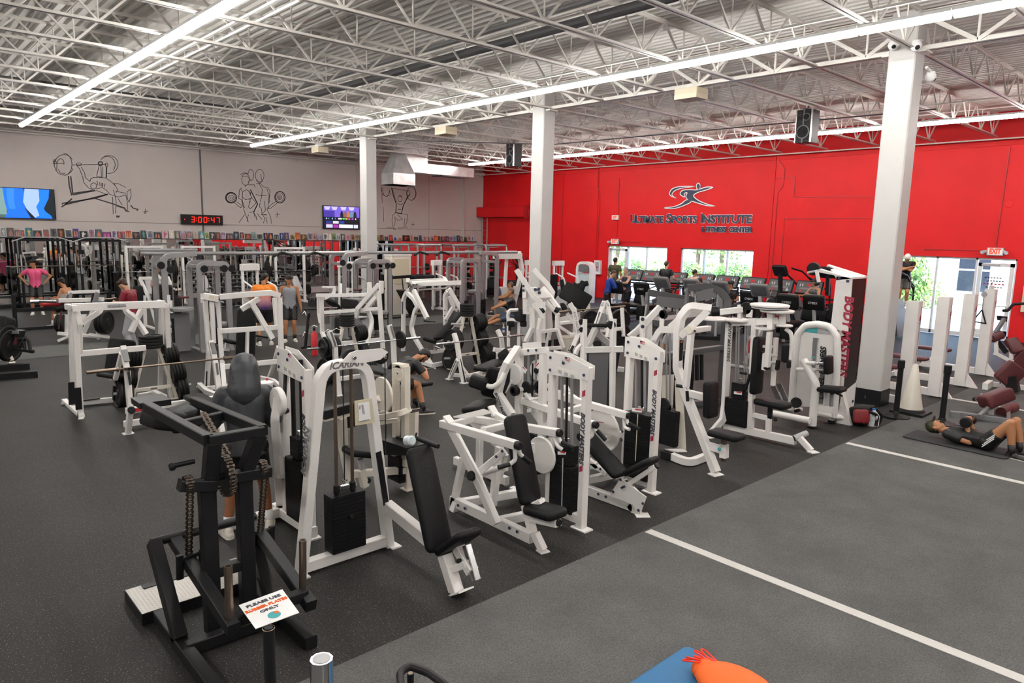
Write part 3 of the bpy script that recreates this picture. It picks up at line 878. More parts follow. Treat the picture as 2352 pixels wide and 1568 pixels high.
    if cap:
        g = MB(); _cap(g, P(-.012, 0, .05), P(-.005, 0, .055), .1*S, .097*S); _skin(g, 'cap', hm(cap[0]), body, .011, 2); s = cap[1]
        g = MB(); c0 = [P(s*.085*math.cos(t_), .085*math.sin(t_), .062) for t_ in (-1.0, -.5, 0, .5, 1.0)]; c1 = [P(s*(.085*math.cos(t_)+.075*math.cos(t_*.7)), .08*math.sin(t_), .046) for t_ in (1.0, .5, 0, -.5, -1.0)]
        g.prism(c0+c1, Th*.007); child('cap_brim', g, hm(cap[0]), False)
    # top
    e = .016*S
    if top in ('tee', 'tank', 'hoodie', 'long', 'jersey'):
        e = .03*S if top == 'hoodie' else e
        g = MB()
        for k in (-1, 1):
            _cap(g, pel-T*(.06 if top != 'hoodie' else .12)*S+Lt*k*.055*S, waist+Lt*k*.04*S, .118*S+e*.6, .1*S+e, True); _cap(g, waist-T*.02*S+Lt*k*.04*S, chest+Lt*k*.07*S, .1*S+e, .112*S+e)
            _cap(g, chest+Lt*k*.07*S, neck-T*.085*S+Lt*k*(.08 if top != 'tank' else .055)*S, .11*S+e, .072*S+e*.7)
        if fem:
            for k in (-1, 1): _cap(g, chest+Lt*k*.07*S+Ft*.07*S, chest+Lt*k*.07*S+Ft*.09*S, .06*S+e, .055*S+e)
        if top != 'tank':
            _cap(g, sh[0], sh[1], .058*S+e, .058*S+e)
            q = {'tee': .62, 'jersey': .75}.get(top, 1)
            for i in (0, 1):
                _cap(g, sh[i], sh[i].lerp(el[i], q), .058*S+e, .054*S+e*1.3, q < 1)
                if q == 1: _cap(g, el[i], el[i].lerp(wr[i], .95), .05*S+e, .034*S+e)
        else:
            for k in (-1, 1): _cap(g, neck-T*.1*S+Lt*k*.075*S, neck-T*.01*S+Lt*k*.085*S, .05*S, .03*S)
        o = _skin(g, {'tank': 'tank_top', 'hoodie': 'hooded_top', 'jersey': 'jersey'}.get(top, 'shirt'), hm(tc), body, .012, 4)
        if tc2:
            zz = waist.z-.02
            mj = MATS.get('jersey')
            if not mj:
                mj, nt, bb, tcx = nodes('jersey', (.3, .1, .3), .6); gg = nt.nodes.new('ShaderNodeNewGeometry'); sx = nt.nodes.new('ShaderNodeSeparateXYZ'); nt.links.new(gg.outputs['Position'], sx.inputs[0]); mr = nt.nodes.new('ShaderNodeMapRange'); mr.inputs[1].default_value = z-.08; mr.inputs[2].default_value = z+.5
                nt.links.new(sx.outputs['Z'], mr.inputs[0]); rr = ramp(nt, mr.outputs[0], .15, hexc('3a1258'), .95, hexc('f08a28')); el2 = rr.color_ramp.elements.new(.5); el2.color = (*hexc('c88a90'), 1); nt.links.new(rr.outputs['Color'], bb.inputs['Base Color'])
            o.data.materials[0] = mj
    # bottoms
    g = MB(); ql = {'shorts': .8, 'short': .45, 'long': 1, 'tights': 1}[legs]; ee = .006*S if legs == 'tights' else .022*S
    _cap(g, hip[0], hip[1], .1*S+ee, .1*S+ee); 
    for k in (-1, 1): _cap(g, pel+Lt*k*.055*S-T*.02*S, pel+T*.07*S+Lt*k*.05*S, .108*S+ee*.6, .104*S+ee*.4, True)
    for i in (0, 1):
        _cap(g, hip[i], hip[i].lerp(kn[i], ql), .092*S+ee, (.066+.012*(1-ql))*S+ee*1.3, ql < 1)
        if ql == 1: _cap(g, kn[i], kn[i].lerp(ank[i], .93), .06*S+ee, .045*S+ee*.7)
    _skin(g, 'tights' if legs == 'tights' else 'trousers' if legs == 'long' else 'shorts', hm(lc), body, .012, 4)
    # socks and shoes
    for i, s in enumerate((1, -1)):
        D_ = (F*math.cos(math.radians(toe[i]))+L*math.sin(math.radians(toe[i]))) if toe else (F+L*s*.2).normalized()
        if sock:
            g = MB(); _cap(g, ank[i].lerp(kn[i], .28), ank[i]-U*.03*S, .05*S, .045*S, True); child('sock', g, hm(sock))
        a = ank[i]-U*.055*S; g = MB()
        _cap(g, a-D_*.045*S, a+D_*.05*S+U*.01*S, .046*S, .046*S); _cap(g, a+D_*.05*S, a+D_*.16*S-U*.005*S, .044*S, .036*S); _cap(g, a-D_*.03*S+U*.04*S, a+D_*.02*S+U*.03*S, .043*S, .042*S)
        for q in range(len(g.v)):
            v = Vector(g.v[q])
            if v.z < a.z-.02*S: g.v[q] = (v.x, v.y, a.z-.02*S)
        sho = _skin(g, 'shoe', hm(shoe), body, .011, 2)
        g = MB(); Q = D_.cross(U)
        g.prism([a-U*.03*S+D_*u*S+Q*v*S for u, v in ((-.085, -.02), (-.06, -.042), (.05, -.045), (.15, -.042), (.195, -.015), (.195, .015), (.15, .042), (.05, .045), (-.06, .042), (-.085, .02))], U*.022*S); child('shoe_sole', g, hm('d8d0c4' if shoe < '8' else 'f0ece6'), False)
    return body, wr, el, kn
def finish_people():
    dg = bpy.context.evaluated_depsgraph_get()
    for o in PEOPLE:
        me = bpy.data.meshes.new_from_object(o.evaluated_get(dg))
        for p_ in me.polygons: p_.use_smooth = True
        o.modifiers.clear(); o.data = me
m('incline_cable_machine','white arched cable machine with a black incline bench in front, single weight stack','exercise machine',3,5.2,0)
t('arch','w',.1,.085,2.57,5.46,0,2.8,5.46,1.83,3.24,5.46,1.83,3.47,5.46,0,r=.2)
t('base_rail','w',.09,.1,2.6,5.46,.07,3.46,5.46,.07)
t('foot_plate','w',.11,.014,2.56,5.36,.007,2.56,5.56,.007)
t('foot_plate','w',.11,.014,3.5,5.36,.007,3.5,5.56,.007)
t('wear_strip','k',.06,.004,3.33,5.405,.98,3.41,5.405,.45,up=(0, 1, 0))
tx('lettering','gr',.085,'ICARIAN',3.02,5.409,1.832,1,0,0,0,0,1,shear=0.3,bold=0.002)
tx('lettering','gr',.105,'ICARIAN',2.64,5.46,1.1,.125,0,1,0,1,0,shear=0.3,bold=0.004,align='CENTER')
rd('guide_rod','bz',.016,2.93,5.46,.1,2.93,5.46,1.8)
rd('guide_rod','bz',.016,3.09,5.46,.1,3.09,5.46,1.8)
rd('cable','k',.005,3.01,5.46,.75,3.01,5.46,1.82)
sk(3.01,5.46,.13,.34,.17,.53,15)
cy('stack_bush','k',.03,2.93,5.46,.66,2.93,5.46,.74)
cy('stack_bush','k',.03,3.09,5.46,.66,3.09,5.46,.74)
rd('eye_hook','c',.03,3.01,5.46,.76,3.01,5.462,.77)
cy('selector_pin','k',.018,3.01,5.33,.46,3.01,5.38,.46)
ex('pulley_bracket','w',(0,.012,0),2.967,5.4,1.858,3.049,5.4,1.932,3.115,5.4,1.947,3.38,5.4,1.942,3.44,5.4,1.902,3.359,5.4,1.84,3.18,5.4,1.829)
ex('pulley_bracket','w',(0,.012,0),3.024,5.505,1.836,3.108,5.505,1.912,3.175,5.505,1.926,3.446,5.505,1.921,3.507,5.505,1.881,3.424,5.505,1.817,3.242,5.505,1.806)
cy('pulley','k',.075,3.089,5.44,1.887,3.089,5.485,1.887)
cy('pulley_bolt','c',.018,3.089,5.38,1.887,3.089,5.4,1.887)
cy('pulley','k',.075,3.4,5.44,1.861,3.4,5.485,1.861)
cy('pulley_bolt','c',.018,3.4,5.38,1.861,3.4,5.4,1.861)
rd('lift_cable','k',.005,3.442,5.46,1.822,3.442,5.46,.92)
pd('backrest','kb',.27,.07,3.42,4.898,1.138,3.42,4.574,.29,1,0,0)
t('seat_rail','w',.09,.11,3.44,5.43,.42,3.44,4.76,.317)
t('bench_post','w',.1,.1,3.42,4.503,.278,3.42,4.338,.004)
t('foot_plate','w',.16,.014,3.42,4.429,-.056,3.42,4.206,.081)
pd('seat','kb',.28,.07,3.44,4.544,.29,3.5,4.237,.557,1,0,0)
t('seat_carrier','w',.09,.09,3.5,4.423,.351,3.5,4.23,.207)
t('seat_post','c',.06,.06,3.5,4.311,.413,3.5,4.175,.155)
cy('adjust_knob','k',.025,3.45,4.358,.263,3.45,4.313,.28)
t('brace','w',.08,.06,3.42,4.432,.17,3.48,4.284,.267)
cy('grip_ball','glassc',.045,3.4,5.048,1.159,3.4,4.958,1.18)
rd('grip_bar','k',.022,3.5,5.038,1.166,3.55,4.781,1.141)
ex('instruction_board','tan',(0,.012,0),3.074,5.37,1.504,3.247,5.37,1.503,3.275,5.37,1.276,3.078,5.37,1.279)
ex('instruction_sheet','sign',(0,-.003,0),3.103,5.368,1.479,3.214,5.368,1.478,3.23,5.368,1.312,3.111,5.368,1.308)
ex('instruction_arrow','lred',(0,-.002,0),3.117,5.364,1.457,3.124,5.364,1.459,3.121,5.364,1.423,3.115,5.364,1.427)
ex('instruction_figure','lg',(0,-.002,0),3.134,5.364,1.463,3.154,5.364,1.463,3.17,5.364,1.375,3.149,5.364,1.375)
ex('instruction_text','gr',(0,-.002,0),3.105,5.364,1.315,3.213,5.364,1.319,3.213,5.364,1.313,3.105,5.364,1.309)
m('leg_curl_machine','white weight-stack machine with angled top plates, directly right of the hooded person','exercise machine',2.9,6.4,0)
t('upright','w',.07,.09,2.996,6.12,0,2.996,6.12,1.676)
t('upright','w',.07,.09,2.996,6.62,.05,2.996,6.62,1.794)
ex('cheek_plate','w',(-.008,0,0),2.954,6.07,1.696,2.954,6.07,1.556,2.954,6.67,1.584,2.954,6.67,1.824,2.954,6.395,1.824)
ex('cheek_plate','w',(.008,0,0),3.038,6.07,1.696,3.038,6.07,1.556,3.038,6.67,1.584,3.038,6.67,1.824,3.038,6.395,1.824)
cy('bolt','navy',.016,2.946,6.12,1.606,2.934,6.12,1.606)
cy('bolt','navy',.016,2.946,6.62,1.634,2.934,6.62,1.634)
cy('bolt','navy',.016,2.946,6.62,1.764,2.934,6.62,1.764)
cy('bolt','navy',.016,2.946,6.42,1.734,2.934,6.42,1.734)
ex('sticker','paper',(-.002,0,0),2.945,6.56,1.684,2.945,6.2,1.637,2.945,6.2,1.577,2.945,6.56,1.624)
ex('flag_sticker','sign',(-.002,0,0),2.945,6.4,1.804,2.945,6.33,1.799,2.945,6.33,1.762,2.945,6.4,1.767)
ex('flag_stripe','red',(-.002,0,0),2.943,6.4,1.804,2.943,6.33,1.799,2.943,6.33,1.793,2.943,6.4,1.798)
ex('flag_stripe','red',(-.002,0,0),2.943,6.4,1.79,2.943,6.33,1.785,2.943,6.33,1.779,2.943,6.4,1.784)
ex('flag_stripe','red',(-.002,0,0),2.943,6.4,1.776,2.943,6.33,1.771,2.943,6.33,1.765,2.943,6.4,1.77)
ex('flag_canton','navy',(-.003,0,0),2.943,6.4,1.804,2.943,6.37,1.802,2.943,6.37,1.782,2.943,6.4,1.784)
ex('sticker_print','lg',(-.001,0,0),2.943,6.502,1.655,2.943,6.444,1.645,2.943,6.444,1.609,2.943,6.502,1.619)
ex('sticker_print','lg',(-.001,0,0),2.943,6.406,1.638,2.943,6.348,1.628,2.943,6.348,1.592,2.943,6.406,1.602)
ex('sticker_print','lg',(-.001,0,0),2.943,6.31,1.621,2.943,6.252,1.61,2.943,6.252,1.574,2.943,6.31,1.585)
tx('lettering','ltr',.075,'BODY MASTERS',2.949,6.12,.992,0,0,-1,0,-1,0,shear=0.3,bold=0.003)
ex('stripe','lred',(-.002,0,0),2.95,6.14,1.412,2.95,6.1,1.432,2.95,6.1,1.492,2.95,6.14,1.472)
ex('stripe','lred',(-.002,0,0),2.95,6.14,.632,2.95,6.1,.652,2.95,6.1,.712,2.95,6.14,.692)
t('foot_plate','w',.13,.016,2.996,6.02,.008,2.996,6.22,.008)
rd('guide_rod','k',.022,3.006,6.27,.2,3.006,6.27,1.75)
rd('guide_rod','k',.022,3.006,6.45,.2,3.006,6.45,1.75)
sk(3.016,6.36,.12,.17,.34,.62,17)
sk(3.016,6.36,.76,.12,.2,.2,5)
t('base_rail','w',.08,.1,2.996,6.05,.07,2.976,6.9,.07)
t('base_rail','w',.08,.1,2.246,6.75,.07,3.016,6.75,.07)
t('foot_plate','w',.12,.014,2.976,6.8,.007,2.976,6.98,.007)
t('rear_upright','w',.08,.08,3.023,6.863,0,2.75,6.308,1.205,2.8,6.332,1.405,r=.05)
t('rear_brace','w',.07,.07,2.95,6.576,.715,2.9,6.558,.503)
cy('cam','w',.14,2.77,6.335,1.355,2.83,6.335,1.355)
rd('belt','k',.018,2.98,6.544,1.627,2.9,6.433,1.237)
rd('roller','k',.03,2.85,6.399,1.227,2.95,6.487,1.21)
ex('cam_sticker','paper',(-.003,0,0),2.76,6.297,1.409,2.76,6.223,1.423,2.76,6.214,1.392,2.76,6.288,1.378)
t('long_strut','w',.08,.05,2.8,6.424,1.155,2.9,6.534,.562)
t('side_rail','w',.08,.08,2.963,6.726,.06,2.996,6.75,.07)
m('biceps_curl_machine','small cream weight-stack machine with round cam, before the seated person in black','exercise machine',4.2,6.8,0)
t('upright','cw',.08,.09,4.47,6.596,0,4.47,6.596,.45)
t('foot_plate','cw',.15,.014,4.4,6.596,.007,4.56,6.596,.007)
t('front_leg','cw',.09,.09,3.894,6.867,0,3.874,7.044,.526,3.762,6.867,.937,r=.05)
t('foot_plate','cw',.15,.014,3.814,6.867,.007,3.974,6.867,.007)
t('base_rail','cw',.07,.08,3.894,6.867,.24,4.45,6.596,.24)
t('stack_upright','cw',.08,.08,4.42,6.577,.3,4.42,6.577,1.475)
t('stack_upright','cw',.07,.07,4.42,6.782,.5,4.42,6.782,1.463)
t('top_cap','cw',.1,.05,4.42,6.782,1.463,4.42,6.577,1.475)
ex('stack_shroud','cw',(.05,0,0),4.44,6.66,.89,4.44,6.418,.969,4.44,6.431,.624,4.44,6.662,.509)
cy('pulley','cw',.1,4.37,6.661,1.39,4.41,6.661,1.39)
cy('pulley_bolt','c',.015,4.36,6.661,1.39,4.37,6.661,1.39)
cy('cam','cw',.2,4.12,6.61,1.182,4.15,6.61,1.182)
rd('axle','cw',.04,4.12,6.787,1.061,4.12,6.645,1.137)
t('cam_link','cw',.05,.03,4.12,6.77,1.016,4.12,6.718,.949,4.12,6.509,1.011,r=.03)
t('movement_arm','cw',.06,.07,4.22,6.882,.839,4.32,6.513,.959,4.47,6.585,.97,r=.06)
t('movement_arm','cw',.05,.05,4.22,6.847,.787,4.37,6.658,.842)
ex('stack_cover','k',(.25,0,0),4.22,6.778,.603,4.22,6.266,.629,4.22,6.283,.539,4.22,6.78,.422)
sk(4.42,6.719,.097,.16,.26,.3,8)
ex('cover_block','k',(.12,0,0),4.37,6.712,.631,4.37,6.472,.647,4.37,6.489,.604,4.37,6.712,.591)
rd('cable','k',.005,4.42,6.991,1.19,4.42,6.998,.534)
rd('guide_rod','c',.01,4.42,6.784,1.226,4.42,6.788,.583)
rd('guide_rod','c',.01,4.42,6.679,1.244,4.42,6.683,.608)
pd('seat','kb',.3,.08,3.807,6.867,.533,4.128,6.847,.444,0,1,0)
t('seat_post','lg',.06,.06,3.957,6.817,.417,3.998,6.817,.24)
t('seat_sleeve','cw',.08,.08,3.966,6.817,.287,4.017,6.817,.075)
cy('adjust_knob','k',.03,4.038,6.777,.152,4.066,6.817,.134)
t('arm_rest','k',.1,.1,3.53,6.867,.994,3.909,6.867,1.029)
t('arm_rest_frame','cw',.06,.06,3.539,6.867,.946,3.866,6.867,.959)
pd('chest_pad','kb',.3,.06,3.978,6.967,1.057,3.984,6.967,.761,1,0,0)
rd('snap_hook','c',.012,4.42,6.379,.699,4.42,6.362,.742,4.42,6.395,.656)
m('shoulder_press_machine','white shoulder press with upright black backrest, low seat and two black-capped arms, beside the turf','exercise machine',4.7,5,0)
t('base_rail','w',.07,.11,4.5,5.8,.1,4.5,4.55,.1)
t('front_foot','w',.08,.07,4.5,4.506,.162,4.52,4.413,.021)
t('foot_plate','w',.1,.014,4.476,4.427,.007,4.573,4.407,.007)
t('rear_foot','w',.07,.08,4.5,5.72,.1,4.47,5.74,0)
t('cross_rail','w',.07,.09,4.5,5.68,.1,5.2,5.5,.1)
t('cross_rail','w',.07,.09,4.5,5.05,.1,5.2,4.9,.1)
t('tower_rail','w',.07,.1,5.2,4.5,.1,5.2,5.6,.1)
t('rear_leg','w',.07,.07,4.5,5.611,.625,4.5,5.79,-.004)
t('rear_leg','w',.07,.08,4.9,5.487,.704,4.9,5.588,-.028)
t('rear_leg','w',.07,.07,5,5.513,.596,5,5.623,.232)
t('lever_arm','w',.07,.09,4.35,5.633,.978,4.35,5.212,.562,4.35,4.892,.17)
t('lever_arm','w',.07,.09,4.9,5.974,.907,4.95,5.543,.697)
cy('pivot_knob','k',.05,4.28,5.23,.588,4.33,5.24,.566)
t('press_arm','w',.07,.08,4.3,5.729,1.012,4.3,4.584,1.056)
cy('end_cap','k',.04,4.3,4.588,1.056,4.3,4.525,1.06)
t('press_arm','w',.07,.08,4.9,5.974,.915,4.9,4.623,1.056)
cy('end_cap','k',.04,4.9,4.627,1.056,4.9,4.58,1.061)
t('arm_yoke','w',.06,.07,4.3,5.569,1.032,4.8,5.852,.95)
t('arm_yoke','w',.06,.07,4.4,5.18,1.041,4.9,5.412,.955)
t('arm_tab','w',.09,.03,4.3,5.656,1.106,4.3,5.557,1.05)
t('arm_tab','w',.09,.03,4.9,5.641,1.124,4.9,5.543,1.031)
t('arm_brace','w',.06,.06,4.9,5.603,1.051,4.9,5.39,1.016)
ex('top_plate','w',(0,0,-.012),4.367,5.62,1.102,4.606,5.417,1.186,4.67,5.352,1.155,4.465,5.527,1.09)
t('link_strut','w',.06,.07,4.38,5.271,.554,4.55,5.017,.842)
cy('bolt','navy',.016,4.45,5.023,.804,4.438,5.023,.804)
cy('bolt','navy',.016,4.45,4.937,.882,4.438,4.937,.882)
rd('link_tube','w',.028,4.55,5.346,.518,4.65,5.145,.621)
rd('handle','w',.02,4.3,4.607,1.036,4.3,4.589,.915,4.27,4.625,.87,4.24,4.632,.868,r=.05)
rd('grip','k',.022,4.25,4.613,.875,4.14,4.65,.856)
rd('handle','w',.02,4.32,4.575,1.019,4.35,4.585,.962,4.4,4.588,.92,r=.04)
rd('grip','k',.022,4.38,4.587,.934,4.48,4.58,.851)
rd('handle','w',.02,4.9,4.621,1.027,4.9,4.59,.975,4.9,4.56,.968,r=.03)
rd('grip','k',.024,4.9,4.57,.973,4.93,4.442,.939)
rd('handle','w',.02,4.9,4.69,1.011,4.88,4.598,.925,4.9,4.557,.902,r=.05)
pd('backrest','kb',.27,.075,4.55,4.891,1.24,4.55,4.627,.409,1,0,0)
t('seat_post','w',.07,.08,4.55,4.697,.373,4.55,4.575,.094)
pd('seat','kb',.28,.085,4.55,4.626,.38,4.55,4.24,.416,1,0,0)
t('seat_carrier','w',.09,.07,4.55,4.612,.274,4.55,4.255,.333)
cy('end_cap','k',.035,4.55,4.256,.34,4.55,4.233,.341)
t('seat_bracket','w',.1,.04,4.55,4.707,.362,4.6,4.52,.459)
cy('bolt','navy',.016,4.46,5.639,.101,4.448,5.639,.101)
cy('bolt','navy',.016,4.46,5.527,.105,4.448,5.527,.105)
cy('bolt','navy',.016,4.46,4.821,.121,4.448,4.821,.121)
cy('bolt','navy',.016,4.46,4.71,.121,4.448,4.71,.121)
t('upright','w',.07,.09,5.2,4.53,0,5.2,4.53,1.693)
t('upright','w',.07,.09,5.2,4.998,.05,5.2,4.998,1.762)
ex('cheek_plate','w',(-.008,0,0),5.158,4.48,1.713,5.158,4.48,1.573,5.158,5.048,1.552,5.158,5.048,1.792,5.158,4.787,1.792)
ex('cheek_plate','w',(.008,0,0),5.242,4.48,1.713,5.242,4.48,1.573,5.242,5.048,1.552,5.242,5.048,1.792,5.242,4.787,1.792)
cy('bolt','navy',.016,5.15,4.53,1.623,5.138,4.53,1.623)
cy('bolt','navy',.016,5.15,4.998,1.602,5.138,4.998,1.602)
cy('bolt','navy',.016,5.15,4.998,1.732,5.138,4.998,1.732)
cy('bolt','navy',.016,5.15,4.811,1.702,5.138,4.811,1.702)
ex('sticker','paper',(-.002,0,0),5.149,4.938,1.652,5.149,4.61,1.634,5.149,4.61,1.574,5.149,4.938,1.592)
ex('flag_sticker','sign',(-.002,0,0),5.149,4.794,1.772,5.149,4.724,1.767,5.149,4.724,1.73,5.149,4.794,1.735)
ex('flag_stripe','red',(-.002,0,0),5.147,4.794,1.772,5.147,4.724,1.767,5.147,4.724,1.761,5.147,4.794,1.766)
ex('flag_stripe','red',(-.002,0,0),5.147,4.794,1.758,5.147,4.724,1.753,5.147,4.724,1.747,5.147,4.794,1.752)
ex('flag_stripe','red',(-.002,0,0),5.147,4.794,1.744,5.147,4.724,1.739,5.147,4.724,1.733,5.147,4.794,1.738)
ex('flag_canton','navy',(-.003,0,0),5.147,4.794,1.772,5.147,4.764,1.77,5.147,4.764,1.75,5.147,4.794,1.752)
ex('sticker_print','lg',(-.001,0,0),5.147,4.883,1.626,5.147,4.832,1.619,5.147,4.832,1.583,5.147,4.883,1.59)
ex('sticker_print','lg',(-.001,0,0),5.147,4.797,1.615,5.147,4.745,1.609,5.147,4.745,1.573,5.147,4.797,1.579)
ex('sticker_print','lg',(-.001,0,0),5.147,4.711,1.604,5.147,4.659,1.598,5.147,4.659,1.562,5.147,4.711,1.568)
tx('lettering','ltr',.075,'BODY MASTERS',5.152,4.53,.976,0,0,-1,0,-1,0,shear=0.3,bold=0.003)
ex('stripe','lred',(-.002,0,0),5.154,4.55,1.396,5.154,4.51,1.416,5.154,4.51,1.476,5.154,4.55,1.456)
ex('stripe','lred',(-.002,0,0),5.154,4.55,.616,5.154,4.51,.636,5.154,4.51,.696,5.154,4.55,.676)
t('foot_plate','w',.13,.016,5.2,4.43,.008,5.2,4.63,.008)
rd('guide_rod','sv',.016,5.2,4.875,1.568,5.2,4.839,.757)
rd('guide_rod','sv',.016,5.2,4.74,1.59,5.2,4.703,.791)
rd('cable','k',.014,5.2,4.806,1.579,5.2,4.784,.771)
cy('stack_bush','k',.04,5.2,4.783,.735,5.2,4.785,.802)
sk(5.22,4.796,.13,.17,.32,.5,13)
sk(5.22,4.796,.64,.15,.22,.2,5)
ex('warning_label','sign',(-.003,0,0),5.13,4.835,.769,5.13,4.719,.789,5.13,4.722,.76,5.13,4.834,.733)
ex('warning_band','red',(-.002,0,0),5.126,4.791,.781,5.126,4.726,.791,5.126,4.725,.776,5.126,4.79,.765)
ex('number_strip','lg',(-.003,0,0),5.1,4.739,.725,5.1,4.725,.729,5.1,4.719,.186,5.1,4.731,.182)
tx('lettering','ltr',.06,'1',5.148,4.832,1.704,0,-1,0,0,0,1)
cy('cam','w',.2,5.1,5.053,.676,5.13,5.053,.676)
ex('cam_sticker','paper',(-.002,0,0),5.096,5.204,.711,5.096,5.138,.727,5.096,5.136,.68,5.096,5.203,.663)
t('tower_link','w',.06,.07,5.1,5.209,.733,5.2,5.028,.821)
cy('bolt','navy',.016,5.15,5.099,.838,5.138,5.099,.838)
cy('bolt','navy',.016,5.15,5.007,.886,5.138,5.007,.886)
cy('bolt','navy',.016,5.15,5.003,.782,5.138,5.003,.782)
m('incline_press_machine','white incline chest press with reclined black backrest, second press from the corner of the turf','exercise machine',6.2,5,0)
t('base_rail','w',.07,.11,5.98,5.195,.056,5.98,4.466,.062)
t('front_foot','w',.07,.08,5.98,4.516,.071,5.98,4.392,-.014)
t('foot_plate','w',.12,.014,5.907,4.386,.007,6.023,4.291,.007)
ex('side_plate','w',(.012,0,0),5.92,4.625,.353,5.92,4.747,.151,5.92,4.724,.107,5.92,4.442,.11,5.92,4.339,.027,5.92,4.267,.245)
ex('side_plate','w',(.012,0,0),6.03,4.711,.304,6.03,4.835,.098,6.03,4.812,.053,6.03,4.524,.056,6.03,4.42,-.028,6.03,4.346,.194)
cy('bolt','navy',.016,5.92,4.616,.343,5.908,4.616,.343)
cy('bolt','navy',.016,5.92,4.711,.175,5.908,4.711,.175)
cy('bolt','navy',.016,5.92,4.302,.165,5.908,4.302,.165)
cy('bolt','navy',.016,5.92,4.355,.071,5.908,4.355,.071)
cy('bolt','navy',.016,5.94,4.94,.075,5.928,4.94,.075)
cy('bolt','navy',.016,5.94,4.829,.077,5.928,4.829,.077)
pd('backrest','kb',.27,.07,5.98,5.25,.726,5.98,4.653,.357,1,0,0)
pd('seat','kb',.27,.07,5.98,4.576,.412,6.04,4.267,.644,1,0,0)
t('back_support','w',.07,.06,5.98,5.154,.592,5.98,4.693,.337)
t('seat_carrier','w',.1,.05,5.98,4.568,.281,6.03,4.237,.574)
cy('end_cap','k',.035,6.03,4.24,.568,6.03,4.219,.59)
t('seat_slide','c',.06,.05,5.98,4.611,.319,5.98,4.365,.184)
rd('adjust_handle','navy',.014,5.93,4.607,.248,5.91,4.553,.285)
t('press_arm','w',.07,.08,5.75,6.032,.988,5.75,4.895,.93)
cy('end_cap','k',.04,5.75,4.899,.933,5.75,4.835,.94)
t('press_arm','w',.07,.08,6.3,5.939,.981,6.3,4.86,.954)
cy('end_cap','k',.035,6.3,4.864,.953,6.3,4.835,.954)
t('arm_yoke','w',.06,.07,5.75,5.893,.997,6.3,6.09,.943)
t('arm_yoke','w',.06,.07,5.85,5.437,.95,6.3,5.5,.937)
t('arm_tab','w',.09,.03,5.75,5.972,1.089,5.75,5.869,1.02)
t('arm_tab','w',.09,.03,6.3,5.858,1.135,6.3,5.768,1.031)
t('arm_brace','w',.06,.06,6.3,5.817,1.041,6.3,5.596,.973)
ex('top_plate','w',(0,0,-.012),5.769,5.854,1.108,5.964,5.685,1.157,6.096,5.56,1.143,5.854,5.767,1.068)
t('lever_arm','w',.07,.1,5.8,5.943,.944,5.8,5.441,.54)
t('rear_leg','w',.08,.08,5.98,5.188,.05,5.98,5.188,.601)
rd('handle','w',.02,5.75,4.914,.901,5.75,4.899,.814,5.73,4.973,.738,r=.05)
rd('handle','w',.02,5.75,4.873,.911,5.75,4.86,.872,5.75,4.829,.863,r=.03)
rd('grip','k',.024,5.75,4.84,.877,5.77,4.729,.793)
rd('handle','w',.02,6.3,4.868,.91,6.3,4.855,.87,6.3,4.824,.86,r=.03)
rd('grip','k',.022,6.3,4.834,.866,6.33,4.7,.822)
rd('handle','w',.02,6.3,4.911,.918,6.3,4.893,.801,6.3,4.82,.8,r=.04)
t('upright','w',.07,.09,6.62,4.7,0,6.62,4.7,1.684)
t('upright','w',.07,.09,6.62,5.107,.05,6.62,5.107,1.784)
ex('cheek_plate','w',(-.008,0,0),6.578,4.65,1.704,6.578,4.65,1.564,6.578,5.157,1.574,6.578,5.157,1.814,6.578,4.924,1.814)
ex('cheek_plate','w',(.008,0,0),6.662,4.65,1.704,6.662,4.65,1.564,6.662,5.157,1.574,6.662,5.157,1.814,6.662,4.924,1.814)
cy('bolt','navy',.016,6.57,4.7,1.614,6.558,4.7,1.614)
cy('bolt','navy',.016,6.57,5.107,1.624,6.558,5.107,1.624)
cy('bolt','navy',.016,6.57,5.107,1.754,6.558,5.107,1.754)
cy('bolt','navy',.016,6.57,4.944,1.724,6.558,4.944,1.724)
ex('sticker','paper',(-.002,0,0),6.569,5.047,1.674,6.569,4.78,1.638,6.569,4.78,1.578,6.569,5.047,1.614)
ex('flag_sticker','sign',(-.002,0,0),6.569,4.933,1.794,6.569,4.863,1.789,6.569,4.863,1.752,6.569,4.933,1.757)
ex('flag_stripe','red',(-.002,0,0),6.567,4.933,1.794,6.567,4.863,1.789,6.567,4.863,1.783,6.567,4.933,1.788)
ex('flag_stripe','red',(-.002,0,0),6.567,4.933,1.78,6.567,4.863,1.775,6.567,4.863,1.769,6.567,4.933,1.774)
ex('flag_stripe','red',(-.002,0,0),6.567,4.933,1.766,6.567,4.863,1.761,6.567,4.863,1.755,6.567,4.933,1.76)
ex('flag_canton','navy',(-.003,0,0),6.567,4.933,1.794,6.567,4.903,1.792,6.567,4.903,1.772,6.567,4.933,1.774)
ex('sticker_print','lg',(-.001,0,0),6.567,5,1.646,6.567,4.959,1.637,6.567,4.959,1.601,6.567,5,1.61)
ex('sticker_print','lg',(-.001,0,0),6.567,4.931,1.631,6.567,4.891,1.622,6.567,4.891,1.586,6.567,4.931,1.595)
ex('sticker_print','lg',(-.001,0,0),6.567,4.863,1.616,6.567,4.823,1.607,6.567,4.823,1.571,6.567,4.863,1.58)
tx('lettering','ltr',.075,'BODY MASTERS',6.572,4.7,.987,0,0,-1,0,-1,0,shear=0.3,bold=0.003)
ex('stripe','lred',(-.002,0,0),6.574,4.72,1.407,6.574,4.68,1.427,6.574,4.68,1.487,6.574,4.72,1.467)
ex('stripe','lred',(-.002,0,0),6.574,4.72,.627,6.574,4.68,.647,6.574,4.68,.707,6.574,4.72,.687)
t('foot_plate','w',.13,.016,6.62,4.6,.008,6.62,4.8,.008)
